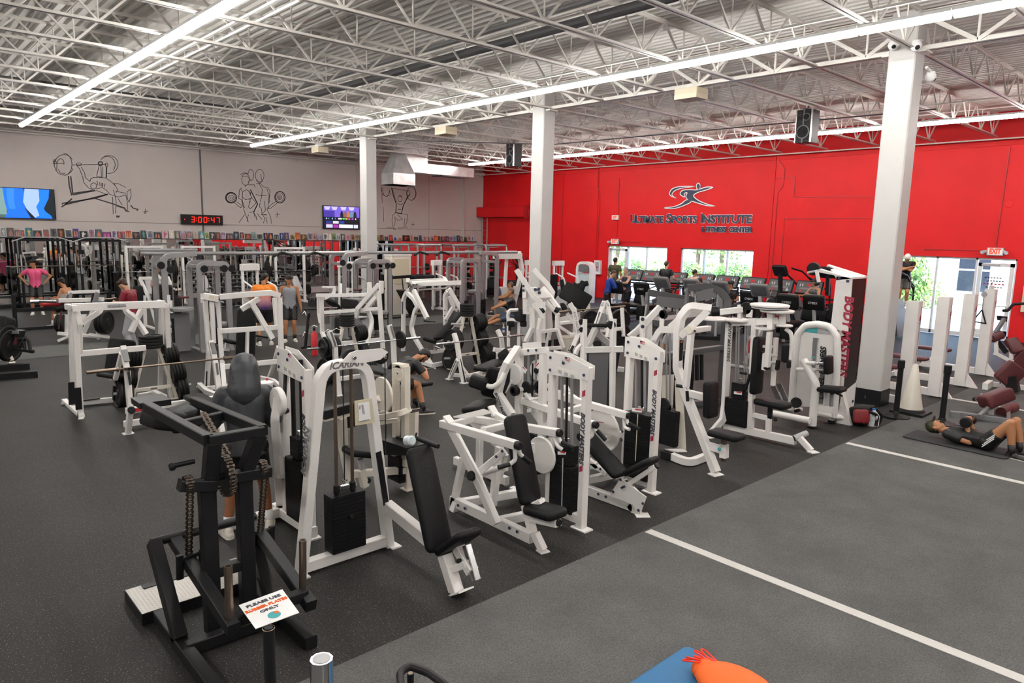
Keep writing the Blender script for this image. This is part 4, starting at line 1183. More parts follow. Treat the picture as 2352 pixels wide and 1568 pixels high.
t('tower_rail','w',.07,.1,6.62,4.68,.1,6.62,5.6,.1)
t('cross_rail','w',.07,.09,5.98,5.3,.1,6.62,5.2,.1)
rd('guide_rod','sv',.016,6.62,5.02,1.563,6.62,4.984,.973)
rd('cable','k',.016,6.62,4.936,1.575,6.62,4.9,.99)
rd('guide_rod','sv',.016,6.62,4.895,1.581,6.62,4.859,.999)
sk(6.64,4.914,.13,.18,.36,.8,21)
ex('warning_label','sign',(-.003,0,0),6.54,4.983,.986,6.54,4.84,.997,6.54,4.837,.955,6.54,4.98,.943)
ex('warning_band','red',(-.002,0,0),6.536,4.931,.985,6.536,4.843,.992,6.536,4.842,.977,6.536,4.93,.969)
ex('number_strip','tan',(-.003,0,0),6.52,4.884,.931,6.52,4.873,.933,6.52,4.875,.361,6.52,4.887,.358)
cy('cam','w',.27,6.45,5.36,.634,6.48,5.36,.634)
ex('cam_sticker','sign',(-.002,0,0),6.445,5.408,.752,6.445,5.317,.757,6.445,5.32,.726,6.445,5.406,.716)
ex('cam_band','red',(-.002,0,0),6.441,5.4,.745,6.441,5.318,.75,6.441,5.319,.741,6.441,5.402,.734)
t('tower_link','w',.06,.07,6.4,5.247,.579,6.62,5.16,.613)
t('tower_link','w',.06,.07,6.3,5.725,.091,6.3,5.258,.253)
t('tower_link','w',.06,.06,6.3,5.421,.283,6.3,5.119,.182)
cy('bolt','navy',.016,6.57,5.131,.656,6.558,5.131,.656)
cy('bolt','navy',.016,6.57,5.134,.547,6.558,5.134,.547)
cy('bolt','navy',.016,6.25,5.181,.239,6.238,5.181,.239)
m('lateral_raise_machine','white weight-stack machine with a bent arm and oval black roller pad, behind the shoulder press','exercise machine',5.6,6.4,0)
t('upright','w',.08,.08,5.75,6.086,0,5.75,6.11,1.578)
t('upright','w',.08,.08,5.77,5.702,.3,5.77,5.721,1.623)
t('top_beam','w',.08,.08,5.75,6.145,1.561,5.77,5.667,1.658)
ex('shield_plate','w',(.01,0,0),5.73,6.037,1.598,5.73,6.04,1.695,5.73,5.73,1.755,5.73,5.721,1.662)
cy('bolt','navy',.016,5.72,5.923,1.623,5.708,5.923,1.623)
cy('bolt','navy',.016,5.72,5.788,1.646,5.708,5.788,1.646)
t('front_frame','w',.08,.08,5.7,6.093,1.626,5.4,5.948,1.486,5.4,6.015,1.356,5.4,6.097,1.117,5.4,5.838,.902)
t('front_leg','w',.08,.08,5.45,6.072,.992,5.45,6.128,.833)
tx('lettering','ltr',.06,'BODY MASTERS',5.3,5.912,.975,0,-.5,-.75,0,-.75,.5,shear=0.3,bold=0.002)
rd('movement_arm','w',.03,5.25,6.161,1.23,5.28,6.075,1.202,5.35,5.98,1.281,5.4,5.97,1.419,r=.2)
pd('roller_pad','kb',.15,.15,5.15,6.312,1.277,5.28,6.154,1.216,0,0,1)
pd('backrest','kb',.27,.07,5.45,6.132,1.404,5.45,6.292,1.024,.7,-.7,0)
pd('seat','kb',.3,.08,5.2,6.393,.918,5.2,6.013,1.017,.7,.7,0)
t('seat_post','w',.07,.07,5.2,6.18,.02,5.2,6.18,.936)
rd('handle','w',.02,5.55,6.025,1.263,5.5,6.084,1.113)
rd('grip','k',.026,5.5,6.084,1.109,5.48,6.13,.985)
rd('belt','k',.03,5.5,6.034,1.413,5.5,6.041,1.259,5.45,6.087,1.087)
cy('cam','w',.13,5.63,6.077,1.316,5.67,6.077,1.316)
cy('cam','w',.13,5.78,5.831,1.386,5.82,5.831,1.386)
cy('cam_hub','k',.035,5.75,5.831,1.386,5.8,5.831,1.386)
ex('warning_label','sign',(-.003,0,0),5.62,5.909,1.451,5.62,5.833,1.415,5.62,5.86,1.363,5.62,5.924,1.393)
ex('warning_band','red',(-.002,0,0),5.616,5.904,1.444,5.616,5.856,1.42,5.616,5.86,1.41,5.616,5.909,1.432)
ex('warning_label','sign',(-.003,0,0),5.75,5.785,1.512,5.75,5.734,1.48,5.75,5.787,1.415,5.75,5.839,1.439)
ex('warning_band','red',(-.002,0,0),5.746,5.769,1.499,5.746,5.758,1.491,5.746,5.818,1.439,5.746,5.826,1.448)
cy('roller','k',.065,5.6,6.052,1.122,5.67,6.052,1.122)
rd('roller_axle','w',.03,5.6,6.052,1.122,5.8,6.052,1.122)
cy('roller','k',.08,5.75,5.773,1.192,5.83,5.773,1.192)
rd('roller_axle','w',.03,5.75,5.773,1.192,5.95,5.773,1.192)
cy('roller','k',.08,5.75,5.99,1.153,5.83,5.99,1.153)
rd('guide_rod','sv',.014,5.78,5.985,1.552,5.78,5.969,1.112)
rd('guide_rod','sv',.014,5.78,5.854,1.571,5.78,5.838,1.136)
rd('cable','k',.012,5.78,5.905,1.466,5.78,5.902,.918)
sk(5.81,5.919,.12,.17,.34,.5,13)
ex('stack_label','sign',(-.003,0,0),5.71,5.91,.911,5.71,5.841,.929,5.71,5.84,.888,5.71,5.909,.87)
t('base_rail','w',.07,.1,5.4,5.9,.08,5.4,6.9,.08)
t('base_rail','w',.07,.1,5.4,6.3,.08,5.75,6.3,.08)
m('chain_drive_squat_machine','black steel plate-loaded machine with chains and sprockets, nearest to the camera','exercise machine',1.75,5.2,0)
t('floor_skid','k',.09,.09,1.42,5.95,.05,1.42,4.1,.05)
t('floor_skid','k',.09,.09,2.13,5.95,.05,2.13,4.38,.05)
t('cross_rail','k',.08,.09,1.42,4.86,.06,2.13,4.86,.06)
t('cross_rail','k',.08,.09,1.42,5.9,.06,2.13,5.9,.06)
ex('foot_platform','k',(0,0,.09),1.3,5.47,.005,2.2,5.47,.005,2.2,5.95,.005,1.3,5.95,.005)
tread(1.3,2.2,5.47,5.95,.0955)
t('post','k',.085,.11,1.655,4.99,.05,1.655,4.99,1.14,up=(1, 0, 0))
t('post','k',.085,.11,1.92,4.99,.05,1.92,4.99,1.2,up=(1, 0, 0))
t('post_tie','k',.07,.08,1.655,4.99,.5,1.92,4.99,.5)
t('bearing_block','k',.09,.08,1.466,4.97,1.223,1.713,4.97,1.165)
t('bearing_block','k',.09,.08,1.834,4.97,1.197,2.114,4.97,1.186)
rd('drive_shaft','k',.026,1.503,4.97,1.222,2.088,4.97,1.222)
sprocket(1.784,4.97,1.222,.15,34)
sprocket(1.523,4.97,1.222,.055,16)
sprocket(2.058,4.97,1.222,.055,16)
t('lever','k',.085,.09,1.57,5.523,.611,1.57,4.338,.389)
t('lever','k',.085,.09,2.17,5.571,.604,2.17,4.453,.288)
t('lever_tie','k',.08,.08,1.57,4.416,.403,2.17,4.551,.342)
rd('hinge_tube','k',.035,1.4,5.493,.631,2.2,5.493,.631)
t('hinge_post','k',.09,.11,1.42,4.98,.08,1.42,5.493,.631)
t('hinge_post','k',.09,.09,2.13,5.05,.08,2.13,5.493,.611)
rd('loading_peg','bz',.027,1.57,4.416,.403,1.57,4.396,.813)
cy('peg_collar','bz',.036,1.57,4.416,.403,1.57,4.416,.423)
cy('peg_bore','kb',.02,1.57,4.396,.803,1.57,4.396,.814)
rd('loading_peg','bz',.027,2.17,4.585,.323,2.17,4.565,.756)
cy('peg_collar','bz',.036,2.17,4.585,.323,2.17,4.585,.343)
cy('peg_bore','kb',.02,2.17,4.565,.746,2.17,4.565,.758)
chain(1.523,4.92,1.222,1.57,5.182,.594)
t('chain_yoke','k',.03,.03,1.52,5.162,.584,1.66,5.162,.604)
t('chain_lug','k',.03,.05,1.5,5.162,.624,1.5,5.182,.434)
t('chain_lug','k',.03,.05,1.66,5.162,.624,1.66,5.182,.434)
rd('chain_shackle','c',.014,1.57,5.162,.564,1.6,5.122,.494)
chain(2.058,4.92,1.222,2.17,5.328,.559)
t('chain_yoke','k',.03,.03,2.12,5.308,.549,2.26,5.308,.569)
t('chain_lug','k',.03,.05,2.1,5.308,.589,2.1,5.328,.399)
t('chain_lug','k',.03,.05,2.26,5.308,.589,2.26,5.328,.399)
rd('chain_shackle','c',.014,2.17,5.308,.529,2.2,5.268,.459)
t('yoke_front','k',.07,.07,1.661,4.92,1.52,2.053,4.92,1.52)
t('yoke_arm','k',.07,.08,1.661,4.92,1.52,1.62,6.224,1.509)
t('yoke_arm','k',.07,.08,2.053,4.92,1.52,2.05,6.404,1.456)
t('yoke_tie','k',.06,.06,1.644,5.468,1.515,2.052,5.662,1.488)
t('neck_post','k',.09,.1,1.69,4.92,1.5,1.68,4.99,1.2)
t('neck_post','k',.09,.1,2.02,4.92,1.5,1.93,4.99,1.2)
pd('shoulder_pad','kb',.26,.16,1.74,5.974,1.409,1.7,6.344,1.389,1,0,-.3)
pd('shoulder_pad','kb',.26,.16,1.89,6.104,1.356,1.95,6.524,1.336,1,0,.2)
ex('pad_plate','k',(.25,0,0),1.6,6.364,1.509,1.6,6.644,1.509,1.6,6.624,1.459,1.6,6.364,1.459)
chain(1.796,5.415,1.596,1.82,5.02,1.36)
rd('stop_handle','k',.018,1.5,5.15,1.31,1.62,5.1,1.33)
cy('handle_ball','k',.03,1.46,5.16,1.3,1.5,5.15,1.31)
m('laminated_notice','white laminated notice with dark and orange lettering lying on the black machine','sign',1.656,4.472,.47)
ex('sheet','sign',(0,0,.004),1.656,4.472,.47,1.971,4.487,.47,1.934,4.149,.455,1.636,4.147,.455)
tx('lettering','ltr',.042,'PLEASE USE',1.806,4.418,.473,.314,.015,0,.02,.325,.015,bold=0.001,sx=1.15)
tx('lettering','orange',.042,'RUBBER PLATES',1.802,4.359,.471,.314,.015,0,.02,.325,.015,bold=0.001)
tx('lettering','ltr',.038,'ONLY',1.799,4.307,.468,.314,.015,0,.02,.325,.015,bold=0.001,sx=1.3)
cy('emblem','teal',.042,1.794,4.223,.462,1.794,4.223,.465)
cy('emblem_patch','orange',.015,1.817,4.24,.465,1.817,4.24,.467)
m('loading_post_stand','black stand with chrome sleeve and bent handle at the bottom edge','rack',.942,3.19,0)
rd('peg','k',.03,1.374,3.311,.06,1.374,3.311,.95)
cy('peg_rim','bz',.032,1.374,3.311,.944,1.374,3.311,.95)
cy('peg_bore','kb',.022,1.374,3.311,.95,1.374,3.311,.951)
rd('chrome_sleeve','c',.046,1.206,2.397,.06,1.206,2.397,1.3)
cy('sleeve_cap','lg',.035,1.206,2.397,1.3,1.206,2.397,1.302)
rd('bent_handle','k',.017,1.407,2.12,.06,1.407,2.12,1.15,1.514,2.302,1.15,1.573,2.319,1.15,1.607,2.222,1.15,1.615,2.01,1.15,1.615,2.01,.06,r=.06)
rd('handle_peg','k',.016,1.59,2.334,.06,1.59,2.334,1.1)
cy('peg_bore','bz',.011,1.59,2.334,1.1,1.59,2.334,1.101)
t('base_rail','k',.08,.06,1.374,3.311,.03,1.206,2.397,.03,1.59,2.334,.03,1.615,2.01,.03)
m('lever_row_machine','white lever row machine with tall bent arch, slanted front leg, black chest pad and seat','exercise machine',8,5,0)
t('main_leg','w',.09,.11,7.8,4.562,.026,7.95,5.183,.932,7.95,5.33,1.242,7.95,5.353,1.722,7.95,5.328,1.923,8,5.239,2.083,8.15,5,2.057,r=.12)
t('foot_plate','w',.13,.016,7.693,4.566,.008,7.848,4.528,.008)
t('arch_brace','w',.08,.09,7.95,5.311,1.678,8.1,5.013,2.042)
ex('gusset','w',(.02,0,0),7.95,5.535,1.801,7.95,5.35,1.97,7.95,5.345,1.74)
t('rear_arch','w',.09,.09,8.1,5.813,.05,8.1,5.848,1.512,8.1,5.737,1.713,8.1,5.495,1.727,r=.12)
ex('shroud','cw',(.02,0,0),8.1,5.465,1.032,8.1,5.351,1.051,8.1,5.227,.102,8.1,5.365,.094)
ex('shroud','cw',(.02,0,0),8.15,5.73,1.051,8.15,5.528,1.101,8.15,5.516,.615,8.15,5.699,.578)
t('foot_plate','w',.14,.016,8.094,5.539,.008,8.328,5.373,.008)
t('front_rail','w',.08,.1,7.813,5.245,.06,7.752,4.934,.06,8.189,4.944,.06,r=.15)
t('front_rail','k',.085,.105,7.798,5.393,.06,7.804,5.238,.06)
sk(8.1,5.528,.12,.2,.36,.495,18)
cy('pulley','k',.1,8.03,5.588,.668,8.07,5.588,.668)
rd('guide_rod','sv',.012,8.1,5.734,1.665,8.1,5.664,.593)
rd('guide_rod','sv',.012,8.1,5.642,1.676,8.1,5.573,.611)
rd('guide_rod','sv',.012,8.1,5.588,1.682,8.1,5.518,.622)
t('chest_arm','w',.08,.09,7.93,5.113,.939,7.91,4.841,.936)
pd('chest_pad','kb',.26,.1,7.9,4.78,1.174,7.9,4.753,.686,1,0,0)
pd('seat','kb',.28,.08,7.85,4.701,.527,7.85,4.27,.53,1,0,0)
t('seat_post','bz',.06,.06,7.85,4.512,.465,7.85,4.495,.179)
t('seat_sleeve','w',.09,.09,7.85,4.502,.403,7.85,4.494,.228)
t('seat_arm','w',.08,.09,7.85,4.777,.329,7.85,4.51,.321)
cy('adjust_knob','teal',.022,7.78,4.53,.346,7.83,4.551,.331)
t('lever_arm','w',.07,.08,7.7,4.993,1.785,7.7,5.017,1.079)
t('lever_cross','w',.07,.07,7.7,4.986,1.818,8.25,5.08,1.793)
cy('lever_hub','cw',.06,7.65,4.995,1.824,7.75,4.995,1.824)
cy('bolt','navy',.016,7.65,4.903,1.823,7.638,4.903,1.823)
rd('handle','w',.02,7.7,5.017,1.079,7.7,4.987,1.052)
rd('grip','k',.022,7.7,5.063,1.07,7.65,5.138,1.08)
rd('grip','k',.022,7.7,5,1.025,7.7,4.98,.891)
ex('decal','k',(-.002,0,0),7.89,5.283,1.637,7.89,5.225,1.644,7.89,5.221,1.374,7.89,5.272,1.358)
ex('decal_band','orange',(-.002,0,0),7.886,5.264,1.623,7.886,5.234,1.627,7.886,5.235,1.611,7.886,5.263,1.607)
ex('sticker','lg',(-.002,0,0),8.05,5.848,1.551,8.05,5.788,1.559,8.05,5.8,1.488,8.05,5.852,1.49)
ex('pulley_bracket','w',(.02,0,0),8.2,5.84,1.714,8.2,5.843,1.922,8.2,5.805,1.978,8.2,5.749,1.914,8.2,5.776,1.843,8.2,5.772,1.722)
cy('pulley','k',.07,8.2,5.796,1.91,8.24,5.796,1.91)
cy('bumper','k',.06,8.15,4.988,2.026,8.2,4.902,2.039)
cy('bumper','k',.06,8.2,4.968,2.065,8.2,4.97,2.097)
m('shielded_lat_machine','white lever machine with a tall grey sheet shield and black counterweight block','exercise machine',8.9,7.6,0)
t('upright','w',.08,.09,8.489,7.459,0,8.632,7.647,1.621)
t('upright','w',.08,.09,8.838,7.14,0,8.991,7.32,1.638)
t('crossbar','w',.07,.1,8.569,7.599,1.12,9.067,7.148,1.15)
ex('shield','mg',(.02,.02,0),8.642,7.525,1.081,8.89,7.298,1.088,8.776,7.206,.152,8.543,7.418,.146)
ex('shield_edge','k',(.025,.025,0),8.602,7.563,1.087,8.645,7.522,1.081,8.545,7.417,.146,8.513,7.446,.145)
ex('shield_edge','k',(.025,.025,0),8.888,7.301,1.095,8.923,7.269,1.096,8.811,7.173,.153,8.776,7.206,.152)
t('curved_brace','w',.06,.07,8.477,7.669,1.049,8.51,7.657,1.131,8.566,7.619,1.201,r=.06)
t('counter_arm','w',.08,.1,8.703,7.619,1.153,8.864,7.551,1.532,8.999,7.505,1.904)
t('counter_arm','sv',.09,.1,8.917,7.607,1.382,9.074,7.421,1.18)
ex('counterweight','gr',(.16,.12,0),8.791,7.54,1.483,8.865,7.527,1.743,8.962,7.427,1.692,8.899,7.432,1.446)
rd('axle','k',.03,8.632,7.693,1.513,9.008,7.349,1.523)
cy('bearing','k',.05,8.574,7.634,1.58,8.634,7.694,1.58)
cy('bearing','k',.045,8.563,7.618,1.451,8.623,7.678,1.451)
cy('bearing','k',.07,8.93,7.298,1.536,9.02,7.388,1.536)
t('lever_arm','w',.06,.09,9.033,7.409,1.592,9.008,7.494,1.891)
pd('roller_pad','lg',.12,.1,8.95,7.53,1.807,9.018,7.485,1.891,0,0,1)
ex('pulley_bracket','w',(.05,.05,0),8.749,7.577,1.147,8.807,7.541,1.231,8.851,7.483,1.15)
cy('pulley','k',.07,8.815,7.489,1.204,8.855,7.529,1.204)
t('right_upright','w',.08,.07,9.316,6.954,1.317,9.352,6.999,1.689)
t('diagonal_arm','w',.09,.1,9.233,7.168,1.325,9.345,7.089,1.437,9.66,6.883,1.834)
cy('bolt','navy',.03,9.285,6.947,1.649,9.345,6.997,1.649)
cy('bolt','navy',.03,9.275,6.931,1.529,9.335,6.981,1.529)
ex('side_plate','w',(.02,.02,0),9.477,7,1.269,9.497,7.028,1.488,9.584,6.972,1.6,9.554,6.93,1.271)
rd('adjust_rod','sv',.012,9.378,6.977,1.697,9.417,6.981,1.887)
t('rear_leg','k',.05,.05,9.233,7.382,1.042,9.125,7.373,.526)
t('rear_rail','w',.07,.08,9.255,7.437,.751,9.358,7.34,.74)
m('pec_fly_machine','white rotary fly machine with round cam discs on top and black padded arms','exercise machine',9.8,4.9,0)
t('base_rail','w',.08,.11,9.75,5.609,.07,9.75,4.459,.095)
t('front_leg','w',.07,.08,9.75,4.4,.154,9.75,4.217,.007)
t('foot_plate','w',.11,.016,9.641,4.193,.008,9.771,4.147,.008)
rd('foot_roller','lg',.045,9.73,4.471,.136,9.9,4.366,.208)
cy('roller_end','k',.04,9.72,4.479,.132,9.73,4.468,.137)
t('tower_post','w',.08,.09,9.45,5.706,-.077,9.65,5.59,.189,9.75,5.631,.421,9.75,5.651,1.685)
t('foot_plate','w',.12,.016,9.129,5.532,.008,9.227,5.52,.008)
tx('lettering','ltr',.085,'BODY MASTERS',9.7,5.612,1.417,0,-.01,-.458,0,-1,0,shear=0.3,bold=0.002)
t('tower_post','w',.08,.09,9.75,5.17,.138,9.75,5.202,.847,9.75,5.225,1.75)
t('top_beam','w',.08,.1,9.75,5.668,1.689,9.75,5.197,1.771)
t('seat_frame','w',.06,.07,9.75,5.152,.343,9.75,4.856,.339)
t('seat_frame','w',.07,.07,9.75,4.891,.341,9.75,4.88,.108)
pd('seat','kb',.3,.09,9.75,5.101,.582,9.75,4.602,.577,1,0,0)
t('seat_post','k',.06,.06,9.75,4.882,.531,9.75,4.876,.345)
cy('adjust_knob','k',.03,9.7,4.775,.365,9.75,4.78,.346)
pd('backrest','kb',.27,.1,9.75,5.13,1.549,9.72,5.113,.678,1,0,0)
sk(9.77,5.405,.13,.2,.38,.42,11)
sk(9.77,5.405,.56,.15,.22,.24,6)
ex('warning_label','sign',(-.003,0,0),9.67,5.445,.666,9.67,5.312,.683,9.67,5.309,.634,9.67,5.442,.624)
ex('warning_band','red',(-.002,0,0),9.666,5.399,.671,9.666,5.314,.679,9.666,5.312,.66,9.666,5.398,.654)
rd('guide_rod','sv',.013,9.78,5.539,1.685,9.78,5.48,.641)
rd('guide_rod','sv',.013,9.78,5.499,1.69,9.78,5.438,.648)
rd('guide_rod','sv',.013,9.78,5.397,1.701,9.78,5.337,.667)
rd('guide_rod','sv',.013,9.78,5.357,1.705,9.78,5.296,.674)
cy('cam_disc','w',.24,9.7,5.876,1.726,9.7,5.876,1.756)
cy('cam_disc','w',.2,9.75,5.507,1.742,9.75,5.507,1.772)
cy('cam_disc','w',.28,9.75,5.014,2.009,9.75,5.014,2.044)
cy('cam_disc','lg',.26,9.75,5.011,1.98,9.75,5.011,2)
cy('cam_disc','w',.24,9.8,4.92,1.933,9.8,4.92,1.968)
cy('cam_disc','w',.13,9.7,5.055,1.668,9.7,5.055,1.693)
cy('cam_disc','w',.12,9.85,4.815,1.73,9.85,4.815,1.755)
t('hub_beam','w',.1,.1,9.75,5.383,1.733,9.8,4.889,1.81)
t('hub_post','w',.09,.09,9.75,4.966,1.678,9.75,4.99,1.965)
t('hub_post','w',.12,.09,9.85,4.869,1.718,9.85,4.887,1.933)
ex('hub_sticker','lred',(-.003,0,0),9.79,4.965,1.875,9.79,4.881,1.892,9.79,4.877,1.839,9.79,4.961,1.821)
t('swing_arm','w',.07,.08,9.69,4.952,1.648,9.69,4.95,1.119)
cy('end_cap','k',.05,9.69,4.951,1.123,9.69,4.951,1.083)
ex('pad_bracket','w',(.02,0,0),9.67,5.029,1.312,9.67,4.97,1.348,9.67,4.97,1.064,9.67,5.029,1.073)
pd('arm_pad','kb',.14,.08,9.73,5.093,1.352,9.73,5.096,1.018,1,0,0)
rd('swing_arm','w',.03,9.87,4.802,1.691,9.88,4.719,1.643,9.89,4.702,1.536,9.89,4.708,1.244,r=.1)
pd('arm_pad','kb',.13,.1,9.87,4.774,1.474,9.87,4.764,1.201,1,0,0)
rd('link_rod','w',.022,9.75,5.118,1.402,9.85,4.91,1.412)
rd('link_rod','w',.022,9.75,4.973,1.293,9.85,4.899,1.285)
rd('link_rod','w',.022,9.75,4.964,1.184,9.85,4.89,1.175)
t('arm_upright','w',.06,.06,9.85,4.927,1.547,9.85,4.919,.827)
pd('hand_pad','k',.08,.05,9.8,4.841,1.234,9.8,4.847,1.077,1,0,0)
pd('hand_pad','k',.08,.05,9.85,4.702,1.249,9.85,4.697,1.123,1,0,0)
t('swing_beam','w',.08,.09,9.65,5.853,1.842,9.85,5.494,1.916)
cy('end_cap','k',.06,9.6,5.94,1.842,9.65,5.848,1.844)
cy('pulley','k',.1,9.83,5.435,1.936,9.88,5.435,1.936)
ex('pulley_cover','w',(-.02,0,0),9.85,5.425,1.806,9.85,5.423,1.919,9.85,5.323,1.928,9.85,5.324,1.807)
cy('pulley','k',.1,9.88,5.316,1.87,9.93,5.316,1.87)
t('pulley_post','w',.06,.06,9.85,5.551,1.982,9.85,5.532,1.738)
rd('handle','k',.02,9.65,5.352,.976,9.65,5.247,.975)
rd('grip','k',.022,9.65,5.187,.975,9.65,5.247,.72)
m('round_shroud_row_machine','pale machine with a rounded tube-framed shroud panel, small chest pad and black seat','exercise machine',11.5,5.2,0)
rd('shroud_tube','w',.06,11.5,5.38,.1,11.5,5.389,1.174,11.5,5.376,1.406,11.5,5.261,1.572,11.5,5.05,1.615,11.5,4.839,1.595,11.5,4.729,1.448,11.5,4.691,1.17,11.5,4.657,.125,r=.15)
ex('shroud_panel','w',(.03,0,0),11.5,5.368,.16,11.5,5.38,1.149,11.5,5.35,1.409,11.5,5.231,1.525,11.5,5.046,1.571,11.5,4.871,1.554,11.5,4.769,1.431,11.5,4.735,1.188,11.5,4.708,.279)
ex('slot','gr',(-.004,0,0),11.498,5.108,1.386,11.498,5.012,1.388,11.498,5.021,1.299,11.498,5.018,.552,11.498,5.089,.642,11.498,5.11,1.287)
ex('slot_frame','lg',(-.003,0,0),11.494,5.027,1.387,11.494,5.011,1.389,11.494,5.018,1.287,11.494,5.016,.769,11.494,5.035,.766,11.494,5.033,1.285)
ex('name_strip','gr',(-.004,0,0),11.496,4.943,1.203,11.496,4.869,1.207,11.496,4.864,.87,11.496,4.85,.305,11.496,4.929,.3,11.496,4.943,.857)
tx('lettering','k',.13,'DIESEL FITNESS',11.488,4.905,.814,0,.026,.855,0,1,0,shear=0.2,bold=0.003)
ex('teal_panel','teal',(-.003,0,0),11.496,5.289,1.468,11.496,5.204,1.529,11.496,5.044,1.566,11.496,5.047,1.465)
ex('label_panel','lg',(-.003,0,0),11.496,5.047,1.465,11.496,5.044,1.566,11.496,4.881,1.541,11.496,4.837,1.466)
rd('front_post','w',.065,11.005,4.781,0,11.005,4.781,.72,11.105,5.056,1.059,r=.15)
cy('rubber_foot','k',.075,11.005,4.781,0,11.005,4.781,.04)
rd('pad_slide','w',.03,11.055,4.993,1.024,11.055,4.847,1.044)
rd('pad_slide_rod','c',.02,11.055,4.847,1.039,11.055,4.687,1.064)
rd('pad_slide','w',.03,11.055,5.131,.898,11.055,4.832,.939)
rd('pad_slide_rod','c',.02,11.055,4.832,.937,11.055,4.678,.959)
pd('chest_pad','kb',.2,.1,11.055,4.648,1.197,11.055,4.619,.901,1,0,0)
cy('pull_pin','teal',.03,11.205,4.953,1.115,11.205,4.951,1.101)
rd('pin_rod','c',.014,11.205,4.951,1.101,11.205,4.951,1.027)
pd('seat','kb',.32,.08,11.105,4.768,.643,11.105,4.376,.678,1,0,0)
rd('seat_post','lg',.025,11.105,4.651,.615,11.105,4.638,.379)
rd('seat_post','gr',.03,11.105,4.561,.601,11.105,4.556,.383)
rd('seat_lever','k',.012,11.055,4.488,.622,11.055,4.37,.59)
ex('seat_cone','k',(.08,0,0),11.065,4.592,.619,11.065,4.494,.637,11.065,4.53,.582,11.065,4.553,.578)
ex('seat_beam','w',(.1,0,0),11.025,4.775,.376,11.025,4.472,.388,11.025,4.486,.288,11.025,4.765,.261)
rd('rear_foot','w',.05,11.592,4.722,0,11.592,4.722,.134)
cy('rubber_foot','k',.06,11.568,4.712,0,11.568,4.712,.05)
rd('base_tube','w',.055,10.846,4.758,.15,10.816,5.373,.15)
rd('base_tube','w',.045,11.195,4.898,.2,11.662,4.589,.1)
rd('foot_roller_bar','w',.03,11.6,5.457,.08,11.6,5.234,.121)
rd('grip','k',.028,11.5,5.315,.085,11.5,5.24,.127)
cy('slot_wheel','k',.09,11.45,5.285,.25,11.48,5.293,.244)
ex('foot_plate','c',(.02,0,0),11.9,5.98,.339,11.9,5.896,.368,11.9,5.714,.057,11.9,5.796,.013)
ex('foot_plate','c',(.02,0,0),11.9,5.878,.413,11.9,5.796,.441,11.9,5.616,.131,11.9,5.696,.088)
ex('foot_plate_mount','w',(.03,0,0),11.95,5.856,.258,11.95,5.814,.272,11.95,5.602,.085,11.95,5.494,-.126,11.95,5.547,-.233,11.95,5.63,-.244,11.95,5.746,-.04)
m('tower_pulldown_machine','tall white and black tower with red vertical lettering, beside the right column','exercise machine',11.8,4.8,0)
ex('side_panel','w',(.02,0,0),11.66,4.635,2.379,11.66,4.615,.62,11.66,4.615,.1,11.66,4.989,.1,11.66,4.909,1.479,11.66,4.889,2.379)
txfit('lettering','lred','BODY MASTERS',.134,1.32,11.654,4.654,1.45,0,0,-1,0,-1,0,bold=.008,shear=.12,align='CENTER')
ex('front_shroud','k',(0,.03,0),11.68,4.635,2.379,12.22,4.635,2.379,12.22,4.635,.62,11.68,4.635,.5)
ex('side_panel','w',(-.02,0,0),12.22,4.635,2.379,12.22,4.635,.1,12.22,4.889,.1,12.22,4.889,2.379)
ex('top_cover','w',(0,0,.03),11.66,4.635,2.379,12.22,4.635,2.379,12.17,5.239,2.499,11.66,4.889,2.379)
ex('front_kick','w',(0,.03,0),11.66,4.63,.5,12.22,4.63,.6,12.22,4.63,.03,11.66,4.63,.03)
ex('toe_plate','w',(.1,0,0),11.64,4.625,.55,11.64,4.435,0,11.64,4.665,0)
cy('bolt','navy',.025,11.66,4.838,2.381,11.648,4.838,2.381)
cy('bolt','navy',.025,11.66,4.702,2.344,11.648,4.702,2.344)
cy('bolt','navy',.025,11.66,4.789,1.514,11.648,4.789,1.514)
ex('head_beam','w',(.12,0,0),11.66,5.253,2.531,11.66,4.636,2.384,11.66,4.889,2.35,11.66,4.895,2.422,11.66,5.191,2.46)
t('head_beam','w',.1,.08,12.17,5.263,2.54,12.17,4.635,2.379)
pd('head_pad','kb',.12,.06,12.12,5.259,2.522,12.12,5.133,2.482,1,0,0)
cy('head_pulley','k',.11,11.66,5.289,2.51,11.72,5.289,2.51)
rd('head_rod','lg',.02,11.66,5.368,2.441,11.66,5.193,2.488)
t('drop_link','w',.05,.04,11.63,5.207,2.478,11.63,5.154,2.298)
rd('grip','k',.03,11.63,5.215,2.257,11.63,5.152,2.279)
cy('bolt','navy',.022,11.66,4.788,1.517,11.648,4.788,1.517)
cy('bolt','navy',.025,12.137,4.618,.303,12.137,4.63,.303)
cy('bolt','navy',.025,12.65,4.618,.301,12.65,4.63,.301)
m('cable_column_machine','slim white cable column with red script, directly right of the right-hand white column','exercise machine',13.98,4.42,0,'white cable columns by the turf')
t('column_shroud','w',.21,.22,13.98,4.42,.02,13.98,4.42,1.93,up=(1, 0, 0))
ex('seam','lg',(.004,0,0),14.01,4.308,.05,14.02,4.308,.05,14.02,4.308,1.83,14.01,4.308,1.83)
ex('floor_brace','w',(.07,0,0),13.89,4.31,.3,13.89,4.31,.02,13.89,4.08,0)
ex('floor_brace','w',(0,.1,0),14.085,4.32,.25,14.085,4.32,.01,14.4,4.32,0)
t('base_rail','w',.1,.14,13.88,4.52,.1,13.88,5.92,.1)
t('base_rail','w',.08,.1,14.28,5.72,.08,13.38,5.72,.08)
t('bench_frame','w',.07,.07,13.88,5.62,.1,13.78,5.17,.45)
pd('bench_pad','mar',.3,.07,13.78,5.02,.5,13.78,5.77,.5,1,0,0)
